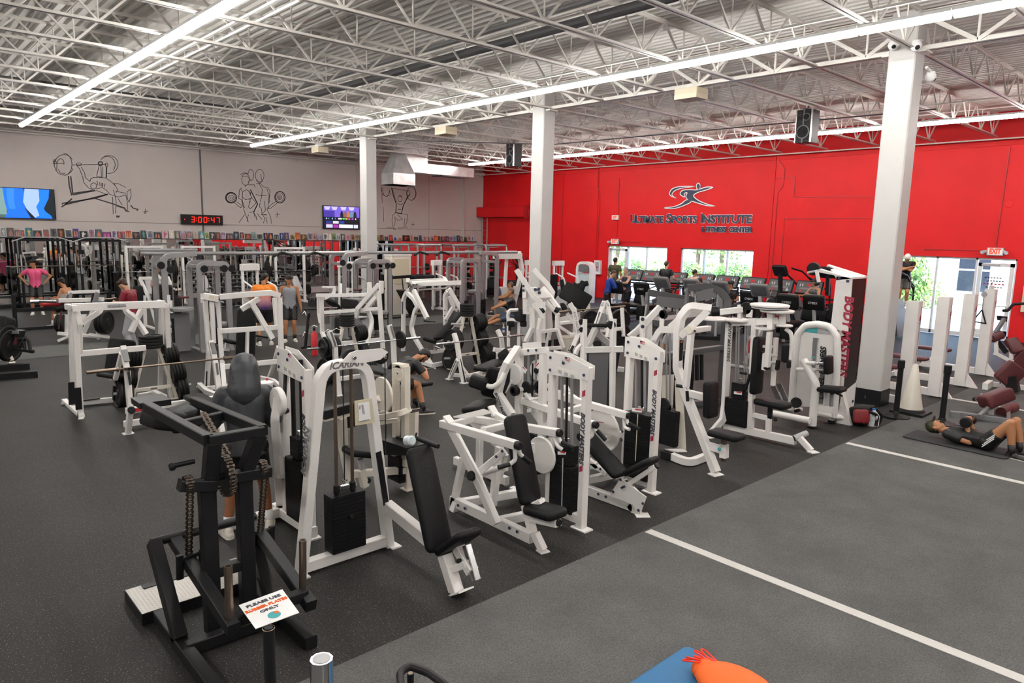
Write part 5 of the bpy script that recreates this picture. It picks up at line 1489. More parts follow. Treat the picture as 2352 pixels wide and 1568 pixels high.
tx('script','lred',.2,'m',13.873,4.45,.46,0,0,1,0,1,0,shear=0.4,bold=0.002,sx=0.8)
tx('lettering','gr',.09,'MOTION',13.873,4.45,.75,0,0,1,0,1,0,sx=0.9)
tx('script','lred',.16,'h',14,4.308,1.63,1,0,0,0,0,1,shear=0.4,bold=0.002)
ex('script_rule','gr',(0,-.002,0),13.93,4.309,1.53,14.06,4.309,1.53,14.06,4.309,1.537,13.93,4.309,1.537)
m('cable_column_machine','slim white cable column with red script, second from the right-hand white column','exercise machine',15.28,4.3,0,'white cable columns by the turf')
t('column_shroud','w',.21,.22,15.28,4.3,.02,15.28,4.3,1.95,up=(1, 0, 0))
ex('seam','lg',(.004,0,0),15.31,4.188,.05,15.32,4.188,.05,15.32,4.188,1.85,15.31,4.188,1.85)
ex('floor_brace','w',(.07,0,0),15.19,4.19,.3,15.19,4.19,.02,15.19,3.96,0)
ex('floor_brace','w',(0,.1,0),15.385,4.2,.25,15.385,4.2,.01,15.7,4.2,0)
t('base_rail','w',.1,.14,15.18,4.4,.1,15.18,5.8,.1)
t('base_rail','w',.08,.1,15.58,5.6,.08,14.68,5.6,.08)
t('bench_frame','w',.07,.07,15.18,5.5,.1,15.08,5.05,.45)
pd('bench_pad','mar',.3,.07,15.08,4.9,.5,15.08,5.65,.5,1,0,0)
tx('script','lred',.2,'m',15.173,4.33,.46,0,0,1,0,1,0,shear=0.4,bold=0.002,sx=0.8)
tx('lettering','gr',.09,'MOTION',15.173,4.33,.75,0,0,1,0,1,0,sx=0.9)
tx('script','lred',.16,'h',15.3,4.188,1.65,1,0,0,0,0,1,shear=0.4,bold=0.002)
ex('script_rule','gr',(0,-.002,0),15.23,4.189,1.55,15.36,4.189,1.55,15.36,4.189,1.557,15.23,4.189,1.557)
m('cable_column_machine','slim white cable column with red script, third from the right-hand white column','exercise machine',16.85,4.28,0,'white cable columns by the turf')
t('column_shroud','w',.21,.22,16.85,4.28,.02,16.85,4.28,1.94,up=(1, 0, 0))
ex('seam','lg',(.004,0,0),16.88,4.168,.05,16.89,4.168,.05,16.89,4.168,1.84,16.88,4.168,1.84)
ex('floor_brace','w',(.07,0,0),16.76,4.17,.3,16.76,4.17,.02,16.76,3.94,0)
ex('floor_brace','w',(0,.1,0),16.955,4.18,.25,16.955,4.18,.01,17.27,4.18,0)
t('base_rail','w',.1,.14,16.75,4.38,.1,16.75,5.78,.1)
t('base_rail','w',.08,.1,17.15,5.58,.08,16.25,5.58,.08)
t('bench_frame','w',.07,.07,16.75,5.48,.1,16.65,5.03,.45)
pd('bench_pad','mar',.3,.07,16.65,4.88,.5,16.65,5.63,.5,1,0,0)
tx('script','lred',.2,'m',16.744,4.31,.46,0,0,1,0,1,0,shear=0.4,bold=0.002,sx=0.8)
tx('lettering','gr',.09,'MOTION',16.744,4.31,.75,0,0,1,0,1,0,sx=0.9)
tx('script','lred',.16,'h',16.87,4.168,1.64,1,0,0,0,0,1,shear=0.4,bold=0.002)
ex('script_rule','gr',(0,-.002,0),16.8,4.169,1.54,16.93,4.169,1.54,16.93,4.169,1.547,16.8,4.169,1.547)
ex('stripe','orange',(-.002,0,0),16.744,4.34,1.67,16.744,4.24,1.67,16.744,4.24,1.69,16.744,4.34,1.69)
m('cable_column_machine','slim white cable column with red script, with a triangle handle, before the glass door','exercise machine',18.7,4.37,0,'white cable columns by the turf')
t('column_shroud','w',.21,.22,18.7,4.37,.02,18.7,4.37,1.97,up=(1, 0, 0))
ex('seam','lg',(.004,0,0),18.73,4.258,.05,18.74,4.258,.05,18.74,4.258,1.87,18.73,4.258,1.87)
ex('floor_brace','w',(.07,0,0),18.61,4.26,.3,18.61,4.26,.02,18.61,4.03,0)
ex('floor_brace','w',(0,.1,0),18.805,4.27,.25,18.805,4.27,.01,19.12,4.27,0)
t('base_rail','w',.1,.14,18.6,4.47,.1,18.6,5.87,.1)
t('base_rail','w',.08,.1,19,5.67,.08,18.1,5.67,.08)
t('bench_frame','w',.07,.07,18.6,5.57,.1,18.5,5.12,.45)
pd('bench_pad','mar',.3,.07,18.5,4.97,.5,18.5,5.72,.5,1,0,0)
tx('script','lred',.2,'m',18.593,4.4,.46,0,0,1,0,1,0,shear=0.4,bold=0.002,sx=0.8)
tx('lettering','gr',.09,'MOTION',18.593,4.4,.75,0,0,1,0,1,0,sx=0.9)
tx('script','lred',.16,'h',18.72,4.258,1.67,1,0,0,0,0,1,shear=0.4,bold=0.002)
ex('script_rule','gr',(0,-.002,0),18.65,4.259,1.57,18.78,4.259,1.57,18.78,4.259,1.577,18.65,4.259,1.577)
ex('stripe','orange',(-.002,0,0),18.594,4.43,1.7,18.594,4.33,1.7,18.594,4.33,1.72,18.594,4.43,1.72)
rd('pulley_bracket','w',.04,18.63,4.37,1.97,18.63,4.37,2.05)
rd('pulley_bracket','w',.04,18.77,4.37,1.97,18.77,4.37,2.05)
rd('top_link','k',.01,18.63,4.37,2.05,18.63,4.37,2.11,18.77,4.37,2.11)
rd('triangle_handle','k',.014,18.575,4.47,1.5,18.575,4.63,1.22,18.575,4.37,1.2,18.575,4.47,1.5)
rd('cable','k',.006,18.575,4.47,1.5,18.575,4.47,1.87)
cy('pulley','lg',.06,18.57,4.47,1.85,18.59,4.47,1.85)
m('plate_loaded_press_frame','white plate-loaded frame with dark name plate, farthest left of the white frames','exercise machine',2.95,12.9,0)
t('base_rail','w',.08,.09,2.28,13.681,.011,2.28,12.381,.013)
rd('base_peg','lg',.02,2.185,13.416,.03,2.25,13.391,.03)
t('foot_plate','w',.1,.016,2.222,12.324,.008,2.29,12.301,.008)
t('upright','w',.07,.08,2.28,12.924,.101,2.28,12.59,1.698)
t('upright','w',.07,.08,2.28,12.467,-.005,2.28,12.323,1.723)
t('wear_strip','k',.012,.09,2.24,12.849,.122,2.24,12.768,.503)
t('wear_strip','k',.012,.09,2.25,12.391,.133,2.25,12.377,.484)
t('inner_upright','w',.07,.07,2.33,12.447,1.01,2.33,12.315,1.482,2.31,12.322,1.692)
t('top_side','w',.08,.09,2.28,12.848,1.705,2.28,12.255,1.726)
t('top_beam','w',.08,.12,2.275,12.5,1.722,3.611,12.5,1.704)
ex('name_plate','gr',(0,-.004,0),2.766,12.458,1.742,3.017,12.458,1.744,3.018,12.458,1.691,2.764,12.458,1.695)
tx('lettering','lg',.062,'HAMMER',2.889,12.452,1.719,.265,0,-.002,0,0,1,bold=0.002,sx=1.1)
t('mid_beam','w',.07,.09,2.342,12.55,.986,3.295,12.55,.988)
t('rear_rail','w',.08,.08,2.343,13.209,.06,2.931,13.103,.06)
t('rear_rail','k',.084,.02,2.443,13.13,.11,2.692,13.13,.11)
t('rear_rail','w',.08,.08,3.301,13.19,.05,3.556,13.231,.05)
t('base_rail','w',.09,.1,3.56,13.415,.06,3.595,12.73,.06)
t('upright','w',.07,.08,3.69,13.3,0,3.677,12.9,1.607)
t('upright','w',.07,.08,3.76,12.95,0,3.665,12.6,1.676)
t('top_side','w',.07,.08,3.643,12.9,1.701,3.624,12.5,1.671)
t('press_arm','w',.07,.08,2.43,12.699,1.445,2.711,12.7,1.624,2.724,12.9,1.692,r=.1)
t('press_arm','w',.07,.08,3.082,12.8,1.649,3.101,12.75,1.572,3.227,12.7,1.448,3.129,12.7,1.253,r=.06)
t('press_arm','w',.07,.08,3.415,12.85,1.708,3.233,12.75,1.443,3.354,12.7,1.194)
pd('backrest','kb',.42,.08,3.094,13.1,1.083,2.949,12.95,.48,1,0,0)
t('back_support','w',.08,.07,3.062,13.12,.841,2.965,13.02,.466)
pd('seat','kb',.32,.07,2.705,12.9,.567,2.919,12.6,.542,0,1,0)
t('seat_post','k',.07,.07,2.929,13,.44,2.893,13,.077)
t('seat_brace','w',.05,.05,2.841,12.9,.452,2.921,13,.308)
t('spine','k',.08,.06,2.914,13.056,.08,3.191,13.206,.08)
m('plate_tree','aged white A-frame plate tree loaded with black plates, beside the left-hand white frame','weight rack',3.46,12.84,0)
t('leg','cw',.07,.05,3.09,12.84,0,3.36,12.84,.92)
t('foot_plate','cw',.1,.3,3.09,12.84,0,3.09,12.84,.012,up=(1, 0, 0))
rd('peg','lg',.024,3.144,12.84,.184,2.844,12.84,.214)
rd('peg','lg',.024,3.23,12.84,.478,2.93,12.84,.508)
rd('peg','lg',.024,3.322,12.84,.791,3.022,12.84,.821)
t('leg','cw',.07,.05,3.83,12.84,0,3.56,12.84,.92)
t('foot_plate','cw',.1,.3,3.83,12.84,0,3.83,12.84,.012,up=(1, 0, 0))
rd('peg','lg',.024,3.776,12.84,.184,4.076,12.84,.214)
rd('peg','lg',.024,3.69,12.84,.478,3.99,12.84,.508)
rd('peg','lg',.024,3.598,12.84,.791,3.898,12.84,.821)
t('top_plate','cw',.1,.03,3.32,12.84,.92,3.6,12.84,.92)
t('tie','cw',.05,.06,3.183,12.84,.23,3.737,12.84,.23)
t('name_plate','gr',.004,.03,3.41,12.81,.23,3.51,12.81,.23)
rd('post','lg',.024,3.46,12.84,.92,3.46,12.84,1.12)
plates('black plate lying flat, # from below on top of the left-hand plate tree','plates lying on the left-hand plate tree',.19,3.46,12.84,.94,0,0,1,4,.05)
plates('black plate, # outwards on the top right peg of the left-hand plate tree','plates on the left-hand plate tree',.18,3.648,12.84,.791,1,0,.1,4,.05)
plates('black plate, # outwards on the middle right peg of the left-hand plate tree','plates on the left-hand plate tree',.21,3.74,12.84,.478,1,0,.1,4,.05)
plates('black plate, # outwards on the bottom right peg of the left-hand plate tree','plates on the left-hand plate tree',.22,3.826,12.84,.184,1,0,.1,3,.05)
plates('black plate, # outwards on the top left peg of the left-hand plate tree','plates on the left-hand plate tree',.18,3.272,12.84,.791,-1,0,.1,5,.05)
plates('black plate, # outwards on the middle left peg of the left-hand plate tree','plates on the left-hand plate tree',.2,3.175,12.84,.46,-1,0,.1,4,.05)
plates('black plate, # outwards on the bottom left peg of the left-hand plate tree','plates on the left-hand plate tree',.25,3.094,12.84,.184,-1,0,.1,4,.05)
m('bench_press_rack','white bench press with two slanted uprights holding a bare bronze bar, front left','bench',3,11,0)
t('upright','w',.07,.09,2.587,10.999,0,2.587,10.792,.404,2.587,10.831,.961,2.587,10.982,1.289)
t('wear_strip','k',.075,.02,2.587,10.698,.779,2.587,10.757,.958)
t('wear_strip','gr',.075,.02,2.587,10.8,1.098,2.587,10.916,1.249)
t('foot_plate','w',.12,.014,2.517,10.999,.007,2.657,10.999,.007)
t('rear_strut','w',.06,.06,2.607,11.603,.709,2.607,11.144,1.166)
ex('hook','bz',(.08,0,0),2.547,10.808,1.011,2.547,10.603,1.043,2.547,10.638,.997,2.547,10.818,.968)
cy('joint_cap','k',.05,2.547,10.566,.45,2.637,10.941,.352)
t('upright','w',.07,.09,4.378,12.368,0,4.378,12.362,.233,4.378,12.462,.647,4.378,12.635,.997)
t('wear_strip','gr',.075,.02,4.378,12.352,.434,4.378,12.392,.635)
t('wear_strip','gr',.075,.02,4.378,12.458,.8,4.378,12.566,.976)
cy('joint_cap','k',.05,4.328,12.159,.079,4.428,12.441,.003)
t('cross_rail','w',.07,.09,2.587,11.05,.33,4.378,11.05,.33)
t('cross_rail','w',.07,.09,2.587,11.2,.1,4.378,11.2,.1)
pd('bench_pad','kb',.3,.07,3.483,10.95,.45,3.483,9.75,.45,1,0,0)
t('bench_rail','w',.07,.08,3.483,11.1,.38,3.483,9.8,.38)
t('bench_leg','w',.07,.07,3.483,9.85,.36,3.483,9.7,0)
ex('sticker','red',(0,-.003,0),2.687,11,.31,2.807,11,.31,2.807,11,.36,2.687,11,.36)
barbell('bare bronzed barbell resting across the front left bench press',2.089,10.852,.99,4.396,10.852,.99,'bz',.37,.42)
m('plate_loaded_shoulder_frame','white plate-loaded frame with a tall black back pad, straight behind the hooded person','exercise machine',5.1,12.7,0)
t('front_upright','w',.08,.08,4.481,12.332,0,4.62,12.794,.538,4.62,12.905,1.648)
t('foot_plate','w',.12,.014,4.409,12.283,.007,4.519,12.266,.007)
t('front_upright','w',.08,.08,5.579,12.393,0,5.569,12.404,.661,5.569,12.408,1.726)
t('foot_plate','w',.1,.014,5.495,12.323,.007,5.576,12.309,.007)
t('lower_beam','w',.07,.09,4.62,12.779,.478,5.569,12.412,.542)
t('mid_beam','w',.07,.09,4.62,12.813,1.132,5.569,12.446,1.176)
t('top_beam','w',.08,.1,4.62,12.764,1.756,5.15,12.476,1.812,5.4,12.401,1.823,5.569,12.405,1.767)
cy('end_cap','k',.05,4.62,12.853,1.73,4.62,12.756,1.744)
t('top_side','w',.09,.12,4.4,12.929,1.769,4.6,12.755,1.726)
ex('badge','tan',(-.004,-.004,0),4.419,12.723,1.8,4.487,12.658,1.79,4.482,12.65,1.728,4.413,12.715,1.735)
t('top_peg','w',.03,.03,4.35,12.933,1.72,4.4,12.89,1.724)
t('rear_upright','w',.07,.08,4.447,13.155,0,4.45,12.953,.779,4.45,13.041,1.677)
t('rear_upright','w',.06,.07,4.5,12.833,.921,4.5,12.84,1.66)
t('wear_strip','k',.08,.02,4.42,13.121,.027,4.42,13.052,.389)
ex('decal','navy',(-.003,0,0),4.56,12.888,1.573,4.56,12.826,1.578,4.56,12.771,1.198,4.56,12.859,1.188)
t('base_rail','w',.08,.09,4.381,13.324,.08,4.291,12.698,.08,4.327,12.28,.08,r=.1)
t('base_rail','w',.07,.07,4.372,12.954,.08,4.879,12.949,.08)
t('base_rail','w',.07,.07,4.468,12.629,.06,4.77,12.626,.06)
rd('base_peg','lg',.015,4.309,13.281,.06,4.41,13.32,.06)
cy('bolt','navy',.016,4.285,12.48,.1,4.276,12.472,.1)
cy('bolt','navy',.016,4.304,12.362,.1,4.295,12.353,.1)
t('right_strut','w',.07,.07,5.569,12.51,.798,5.6,12.845,.37,5.66,13.23,.035)
t('right_base','w',.07,.08,5.439,13.103,.12,5.559,12.771,.1,5.517,12.218,.04,r=.2)
t('right_rear','w',.07,.07,5.569,12.559,1.196,5.569,12.639,1.707)
t('press_arm','w',.08,.09,5.111,12.593,1.651,5.204,12.593,1.482,5.446,12.493,.963)
t('press_arm','w',.08,.09,5.303,12.693,1.698,5.184,12.693,1.638,4.986,12.743,1.513)
rd('grip','k',.018,5.195,12.693,1.018,5.456,12.593,.963)
pd('backrest','kb',.36,.08,5.223,13.082,1.485,5.121,12.982,.582,1,0,0)
t('back_post','w',.08,.05,5.184,12.982,1.144,5.111,12.882,.623)
t('seat_post','k',.07,.07,5.155,12.982,.604,5.146,12.982,.349)
pd('seat','kb',.3,.08,4.934,13.382,.861,5.066,13.182,.824,0,1,0)
t('seat_post','w',.06,.06,4.941,13.382,.843,4.918,13.382,.674)
t('foot_plate','w',.1,.05,4.868,13.382,.696,4.968,13.382,.678)
t('seat_base','w',.08,.06,5.036,12.982,.361,5.201,12.932,.324)
m('wipes_bucket','white wipes bucket with green label and red lid tab, right of the hooded head','bucket',4.986,11.777,0)
lathe('tub','sign',4.97,11.748,0,[(.10,0),(.125,.28),(.135,.285),(.135,.31)])
lathe('lid','sign',4.97,11.748,.31,[(.14,0),(.14,.02),(.1,.035),(.02,.05)])
lathe('label_band','grn',4.97,11.748,.06,[(.1075,0),(.121,.15)],False)
t('lid_tab','red',.03,.03,4.99,11.748,.34,5,11.728,.4)
tx('lettering','sign',.07,'wipes',4.893,11.65,.135,.78,-.62,0,0,0,1,bold=0.002)
m('plate_loaded_row_frame','white plate-loaded frame with bowed top rail, behind the loaded bench press','exercise machine',7.7,13.4,0)
t('front_upright','w',.08,.08,8.196,13.012,0,8.133,13.012,.67,8.064,13.012,1.655)
t('front_upright','w',.08,.08,7.549,14.042,0,7.564,14.642,.659,7.562,14.642,1.48)
t('top_rail','w',.06,.08,7.458,14.642,1.511,7.567,13.827,1.571,8.145,13.827,1.554,8.141,13.012,1.685,r=.3)
t('top_stub','w',.07,.09,8.122,13.012,1.67,8.124,13.012,1.92)
t('mid_beam','w',.06,.08,7.612,14.642,1.107,8.07,13.012,1.328)
t('low_beam','w',.06,.08,7.623,13.827,.507,8.123,13.012,.654)
t('diagonal_arm','w',.08,.09,8.127,13.112,1.838,7.84,13.512,1.303,7.847,13.612,1.087)
t('diagonal_arm','w',.08,.09,8.067,13.112,1.58,7.974,13.412,1.287)
rd('curved_leg','w',.05,8.032,13.412,1.25,8.137,13.412,1.019,7.985,13.312,.697,7.844,13.212,.431,r=.2)
t('post','w',.08,.08,8.008,13.312,1.871,8.011,13.312,1.634)
pd('backrest','kb',.4,.08,7.936,14.012,1.452,7.905,13.962,1.24,1,0,0)
pd('seat_pad','kb',.4,.08,7.991,15.242,1.319,8.152,14.942,1.208,0,1,0)
t('left_brace','w',.06,.06,7.589,14.842,1.48,7.64,14.942,1.054,7.623,14.842,.848,r=.1)
t('side_arm','w',.06,.06,7.951,14.742,1.652,7.929,14.742,1.527,7.638,14.642,1.423,r=.1)
t('high_bar','w',.05,.05,7.794,15.042,1.655,8.123,15.042,1.639)
t('high_post','w',.06,.06,8.277,15.042,1.711,8.163,14.842,1.473)
rd('grip','c',.02,7.738,14.842,1.194,8.111,14.942,1.169)
rd('grip','c',.02,7.701,14.742,1.016,8.209,14.942,.991)
cy('seat_base','lg',.15,8.071,13.812,1.06,8.071,13.812,1.069)
pd('foot_pad','gr',.3,.06,8.23,13.812,1.059,8.165,13.612,.663,1,0,0)
m('plate_tree','aged white A-frame plate tree loaded with plates, behind the bench with the loaded bar','weight rack',6.973,12.45,0)
t('leg','cw',.07,.05,6.633,12.45,0,6.873,12.45,1.076)
t('foot_plate','cw',.1,.3,6.633,12.45,0,6.633,12.45,.012,up=(1, 0, 0))
rd('peg','lg',.024,6.681,12.45,.215,6.381,12.45,.245)
rd('peg','lg',.024,6.758,12.45,.559,6.458,12.45,.589)
rd('peg','lg',.024,6.84,12.45,.925,6.54,12.45,.955)
t('leg','cw',.07,.05,7.313,12.45,0,7.073,12.45,1.076)
t('foot_plate','cw',.1,.3,7.313,12.45,0,7.313,12.45,.012,up=(1, 0, 0))
rd('peg','lg',.024,7.265,12.45,.215,7.565,12.45,.245)
rd('peg','lg',.024,7.189,12.45,.559,7.489,12.45,.589)
rd('peg','lg',.024,7.107,12.45,.925,7.407,12.45,.955)
t('top_plate','cw',.1,.03,6.833,12.45,1.076,7.113,12.45,1.076)
t('tie','cw',.05,.06,6.718,12.45,.269,7.228,12.45,.269)
t('name_plate','gr',.004,.03,6.923,12.42,.269,7.023,12.42,.269)
rd('post','lg',.024,6.973,12.45,1.076,6.973,12.45,1.276)
plates('black plate lying flat, # from below on top of the middle plate tree','plates lying on the middle plate tree',.15,6.973,12.45,1.096,0,0,1,5)
plates('black plate, # outwards on the top right peg of the middle plate tree','plates on the middle plate tree',.17,7.157,12.45,.925,1,0,.1,4,.05)
plates('black plate, # outwards on the middle right peg of the middle plate tree','plates on the middle plate tree',.2,7.243,12.45,.538,1,0,.1,3,.05)
plates('black plate, # outwards on the bottom right peg of the middle plate tree','plates on the middle plate tree',.25,7.315,12.45,.215,1,0,.1,4,.05)
plates('black plate, # outwards on the middle left peg of the middle plate tree','plates on the middle plate tree',.22,6.732,12.45,.667,-1,0,.1,5,.05)
plates('black plate, # outwards on the bottom left peg of the middle plate tree','plates on the middle plate tree',.26,6.631,12.45,.215,-1,0,.1,4,.05)
m('bench_press_rack','white bench press holding the plate-loaded chrome bar, behind the arched machine','bench',6.759,11.35,0)
t('upright','w',.07,.09,6.15,11.3,0,6.13,11.37,.525,6.13,11.39,.875,6.063,11.47,1.183)
t('wear_strip','gr',.075,.02,6.12,11.352,.921,6.066,11.416,1.168)
t('rear_leg','k',.06,.06,6.13,11.38,.437,6.13,11.9,0)
t('foot_plate','w',.12,.014,6.09,11.3,.007,6.21,11.3,.007)
t('upright','w',.07,.09,7.391,11.3,0,7.371,11.37,.545,7.371,11.39,.909,7.328,11.47,1.198)
t('wear_strip','gr',.075,.02,7.365,11.352,.952,7.33,11.416,1.183)
t('rear_leg','k',.06,.06,7.371,11.38,.454,7.371,11.9,0)
t('foot_plate','w',.12,.014,7.331,11.3,.007,7.451,11.3,.007)
t('cross_rail','w',.06,.08,6.13,11.35,.3,7.371,11.35,.3)
pd('bench_pad','kb',.3,.07,6.75,11.3,.46,6.75,9.4,.46,1,0,0)
t('bench_rail','w',.07,.08,6.75,11.35,.39,6.75,10.25,.39)
t('bench_leg','w',.07,.07,6.75,10.3,.38,6.75,10.15,0)
barbell('chrome barbell loaded with one black plate at each end',5.558,11.35,.91,7.959,11.35,.91,'c',.4,.4)
plates('black plate, # outwards on the left sleeve of the loaded barbell','plates on the loaded barbell',.19,5.955,11.35,.91,-1,0,0,2,.05,.03)
plates('black plate on the right sleeve of the loaded barbell','plates on the loaded barbell',.17,7.487,11.35,.91,1,0,0,1,.05)
m('bench_press_rack','white bench press holding an empty chrome bar, before the central plate tree','bench',9.071,10.75,0)
t('upright','w',.07,.09,8.637,10.776,0,8.637,10.934,.46,8.637,11.015,.782,8.637,11.119,.967)
t('wear_strip','k',.075,.02,8.637,10.751,.02,8.637,10.935,.468)
t('foot_plate','w',.14,.014,8.567,10.776,.007,8.707,10.776,.007)
t('side_leg','w',.07,.08,8.629,11.251,0,8.587,10.921,.467)
t('wear_strip','k',.08,.02,8.619,11.169,.117,8.589,10.937,.444)
t('foot_plate','w',.14,.014,8.569,11.251,.007,8.689,11.251,.007)
t('base_rail','w',.06,.07,8.661,11.164,.1,8.793,10.848,.12,9.247,10.886,.14)
tx('lettering','lred',.05,'ICARIAN',9.313,11.28,.035,1,0,0,0,0,1)
t('bench_foot','cw',.25,.05,9.533,11.208,.02,9.466,10.852,.02)
t('tie','w',.06,.06,8.637,10.907,.353,8.876,10.976,.121)
t('upright','w',.07,.09,9.61,10.65,0,9.71,10.85,.607,9.639,10.8,.818,9.571,10.85,.997)
t('cross_plate','w',.05,.09,9.473,10.85,.597,9.89,10.85,.506)
pd('bench_pad','kb',.32,.08,8.41,10.049,.42,9.197,10.316,.46,-.3,1,0)
pd('bench_pad','kb',.32,.08,9.197,10.316,.46,9.278,10.132,.62,-.3,1,0)
t('bench_rail','w',.07,.08,8.748,10.38,.25,9.436,10.487,.36)
t('bench_post','w',.08,.08,10.641,12.098,0,10.641,12.098,.239)
barbell('empty chrome barbell resting across the central bench press',7.912,10.75,.857,10.231,10.75,.857,'c',.4,.4)
m('plate_loaded_incline_frame','white frame with bowed front legs and reclined black pad, behind the central bench','exercise machine',9.9,13.3,0)
t('rear_upright','w',.08,.09,9.794,14.688,0,9.794,14.665,1.3,9.794,14.561,1.463,9.794,14.291,1.626)
ex('decal','navy',(-.003,0,0),9.749,14.673,1.252,9.749,14.611,1.258,9.749,14.62,.937,9.749,14.682,.95)
t('front_leg','w',.08,.09,9.112,12.509,.02,9.112,13.235,.612,9.112,13.328,.799,9.112,13.173,1.209,9.112,13.066,1.308,9.112,13.234,1.47,9.112,13.468,1.576,r=.15)
t('base_rail','w',.08,.09,9.068,12.895,.07,9.032,12.399,.07,9.768,12.508,.07)
t('foot_plate','w',.14,.014,8.986,12.422,.007,9.096,12.341,.007)
t('cross_rail','w',.07,.08,9.239,12.955,.25,9.839,12.987,.25)
t('top_beam','w',.08,.1,9.112,13.467,1.879,9.694,14.162,1.677)
t('top_beam','w',.07,.1,9.694,14.178,1.704,10.04,12.709,1.846)
t('top_rear_beam','w',.08,.06,9.884,14.591,1.766,10.964,14.591,1.777)
ex('top_sheet','w',(0,0,.01),9.839,14.491,1.754,10.964,14.491,1.78,10.583,13.891,1.742,9.542,13.891,1.738)
t('top_beam','w',.08,.1,10.989,14.591,1.793,10.913,14.291,1.635)
rd('tie_bar','w',.022,9.978,14.291,1.562,10.839,14.291,1.574)
cy('bolt','navy',.02,9.21,13.409,1.776,9.21,13.397,1.776)
cy('bolt','navy',.02,9.318,13.409,1.78,9.318,13.397,1.78)
cy('bolt','navy',.02,10.45,13.409,1.787,10.45,13.397,1.787)
cy('bolt','navy',.02,10.55,13.409,1.79,10.55,13.397,1.79)
cy('bolt','navy',.02,9.744,14.308,1.598,9.732,14.308,1.598)
cy('bolt','navy',.02,9.744,14.419,1.504,9.732,14.419,1.504)
t('press_arm','w',.08,.1,9.062,13.162,1.672,9.062,12.636,1.09)
rd('grip','bz',.03,9.112,13.142,1.138,9.062,12.754,1.179)
rd('foot_bar','k',.018,9.112,12.824,1.041,9.112,12.809,1.008,9.548,13.009,.938,r=.04)
t('right_upright','w',.08,.09,9.855,13.009,0,9.851,13.009,.853,9.834,13.009,1.527,9.836,12.909,1.642,r=.1)
t('press_arm','w',.08,.1,9.792,12.809,1.705,10.094,12.709,1.178)
t('right_leg','w',.07,.08,9.882,12.909,1.515,9.998,12.909,1.274,9.812,12.959,.971)
cy('bolt','navy',.016,9.788,12.959,1.19,9.788,12.947,1.19)
cy('bolt','navy',.016,9.784,12.959,1.073,9.784,12.947,1.073)
pd('backrest','kb',.36,.09,10.215,13.009,1.114,9.48,12.809,.562,.5,1,.2)
pd('seat','kb',.34,.08,9.212,13.009,.578,9.448,12.809,.493,0,1,0)
t('back_rail','w',.06,.07,10.366,13.109,.955,9.658,12.959,.509)
t('seat_post','lg',.06,.06,9.511,12.909,.456,9.489,12.909,.295)
rd('adjust','c',.02,9.408,12.859,.4,9.585,12.859,.329)
rd('kick_stand','k',.012,9.673,13.295,0,9.673,13.295,.18,10.219,13.486,.2)
m('plate_tree','aged white A-frame plate tree loaded with black plates, at the centre behind the empty bar','weight rack',9.766,12.1,0)
t('leg','cw',.07,.05,9.386,12.1,0,9.666,12.1,1.134)
t('foot_plate','cw',.1,.3,9.386,12.1,0,9.386,12.1,.012,up=(1, 0, 0))
rd('peg','lg',.024,9.442,12.1,.227,9.142,12.1,.257)
rd('peg','lg',.024,9.532,12.1,.59,9.232,12.1,.62)
rd('peg','lg',.024,9.627,12.1,.975,9.327,12.1,1.005)
t('leg','cw',.07,.05,10.146,12.1,0,9.866,12.1,1.134)
t('foot_plate','cw',.1,.3,10.146,12.1,0,10.146,12.1,.012,up=(1, 0, 0))
rd('peg','lg',.024,10.09,12.1,.227,10.39,12.1,.257)
rd('peg','lg',.024,10.001,12.1,.59,10.301,12.1,.62)
rd('peg','lg',.024,9.906,12.1,.975,10.206,12.1,1.005)
t('top_plate','cw',.1,.03,9.626,12.1,1.134,9.906,12.1,1.134)
t('tie','cw',.05,.06,9.481,12.1,.284,10.051,12.1,.284)
t('name_plate','gr',.004,.03,9.716,12.07,.284,9.816,12.07,.284)
rd('post','lg',.024,9.766,12.1,1.134,9.766,12.1,1.334)
plates('black plate lying flat, # from below on top of the central plate tree','plates lying on the central plate tree',.17,9.766,12.1,1.154,0,0,1,5,.05)
plates('black plate, # outwards on the top right peg of the central plate tree','plates on the central plate tree',.19,9.956,12.1,.975,1,0,.1,5,.05)
plates('black plate, # outwards on the middle right peg of the central plate tree','plates on the central plate tree',.2,10.042,12.1,.624,1,0,.1,4,.05)
plates('black plate, # outwards on the bottom right peg of the central plate tree','plates on the central plate tree',.28,10.14,12.1,.227,1,0,.1,5,.05)
plates('black plate, # outwards on the middle left peg of the central plate tree','plates on the central plate tree',.25,9.49,12.1,.624,-1,0,.1,4,.05)
plates('black plate, # outwards on the bottom left peg of the central plate tree','plates on the central plate tree',.29,9.387,12.1,.204,-1,0,.1,2,.05)
m('high_row_machine','tall white row machine with two slanted pointed arms, before the middle column','exercise machine',12.7,12.1,0)
t('lever_arm','w',.08,.12,12.018,12.957,2.089,12.204,12.69,1.631,12.279,12.578,1.428,12.388,12.452,1.306,12.442,12.357,1.093)
t('lever_arm','w',.08,.12,12.826,13.165,2.068,13.063,12.867,1.689,13.142,12.752,1.488,13.109,12.754,1.357)
t('lever_arm','w',.08,.12,12.817,12.805,1.618,12.863,12.58,1.401,12.859,12.251,1.116)
t('lower_arm','w',.08,.1,12.264,12.557,1.267,12.415,12.342,.905)
t('lower_arm','w',.08,.1,12.784,12.626,1.271,12.848,12.227,.953)
cy('bumper','k',.07,12.394,12.397,1.074,12.444,12.359,1.111)
rd('peg','k',.03,12.293,12.504,1.143,12.417,12.384,1.114)
cy('bumper','k',.07,12.789,12.316,1.114,12.858,12.241,1.062)
rd('grip','bz',.03,12.877,12.22,1.044,13.237,12.032,1.078)
ex('side_plate','w',(.05,.05,0),12.098,12.811,1.744,12.157,12.749,1.71,12.129,12.709,1.397,12.067,12.766,1.395)
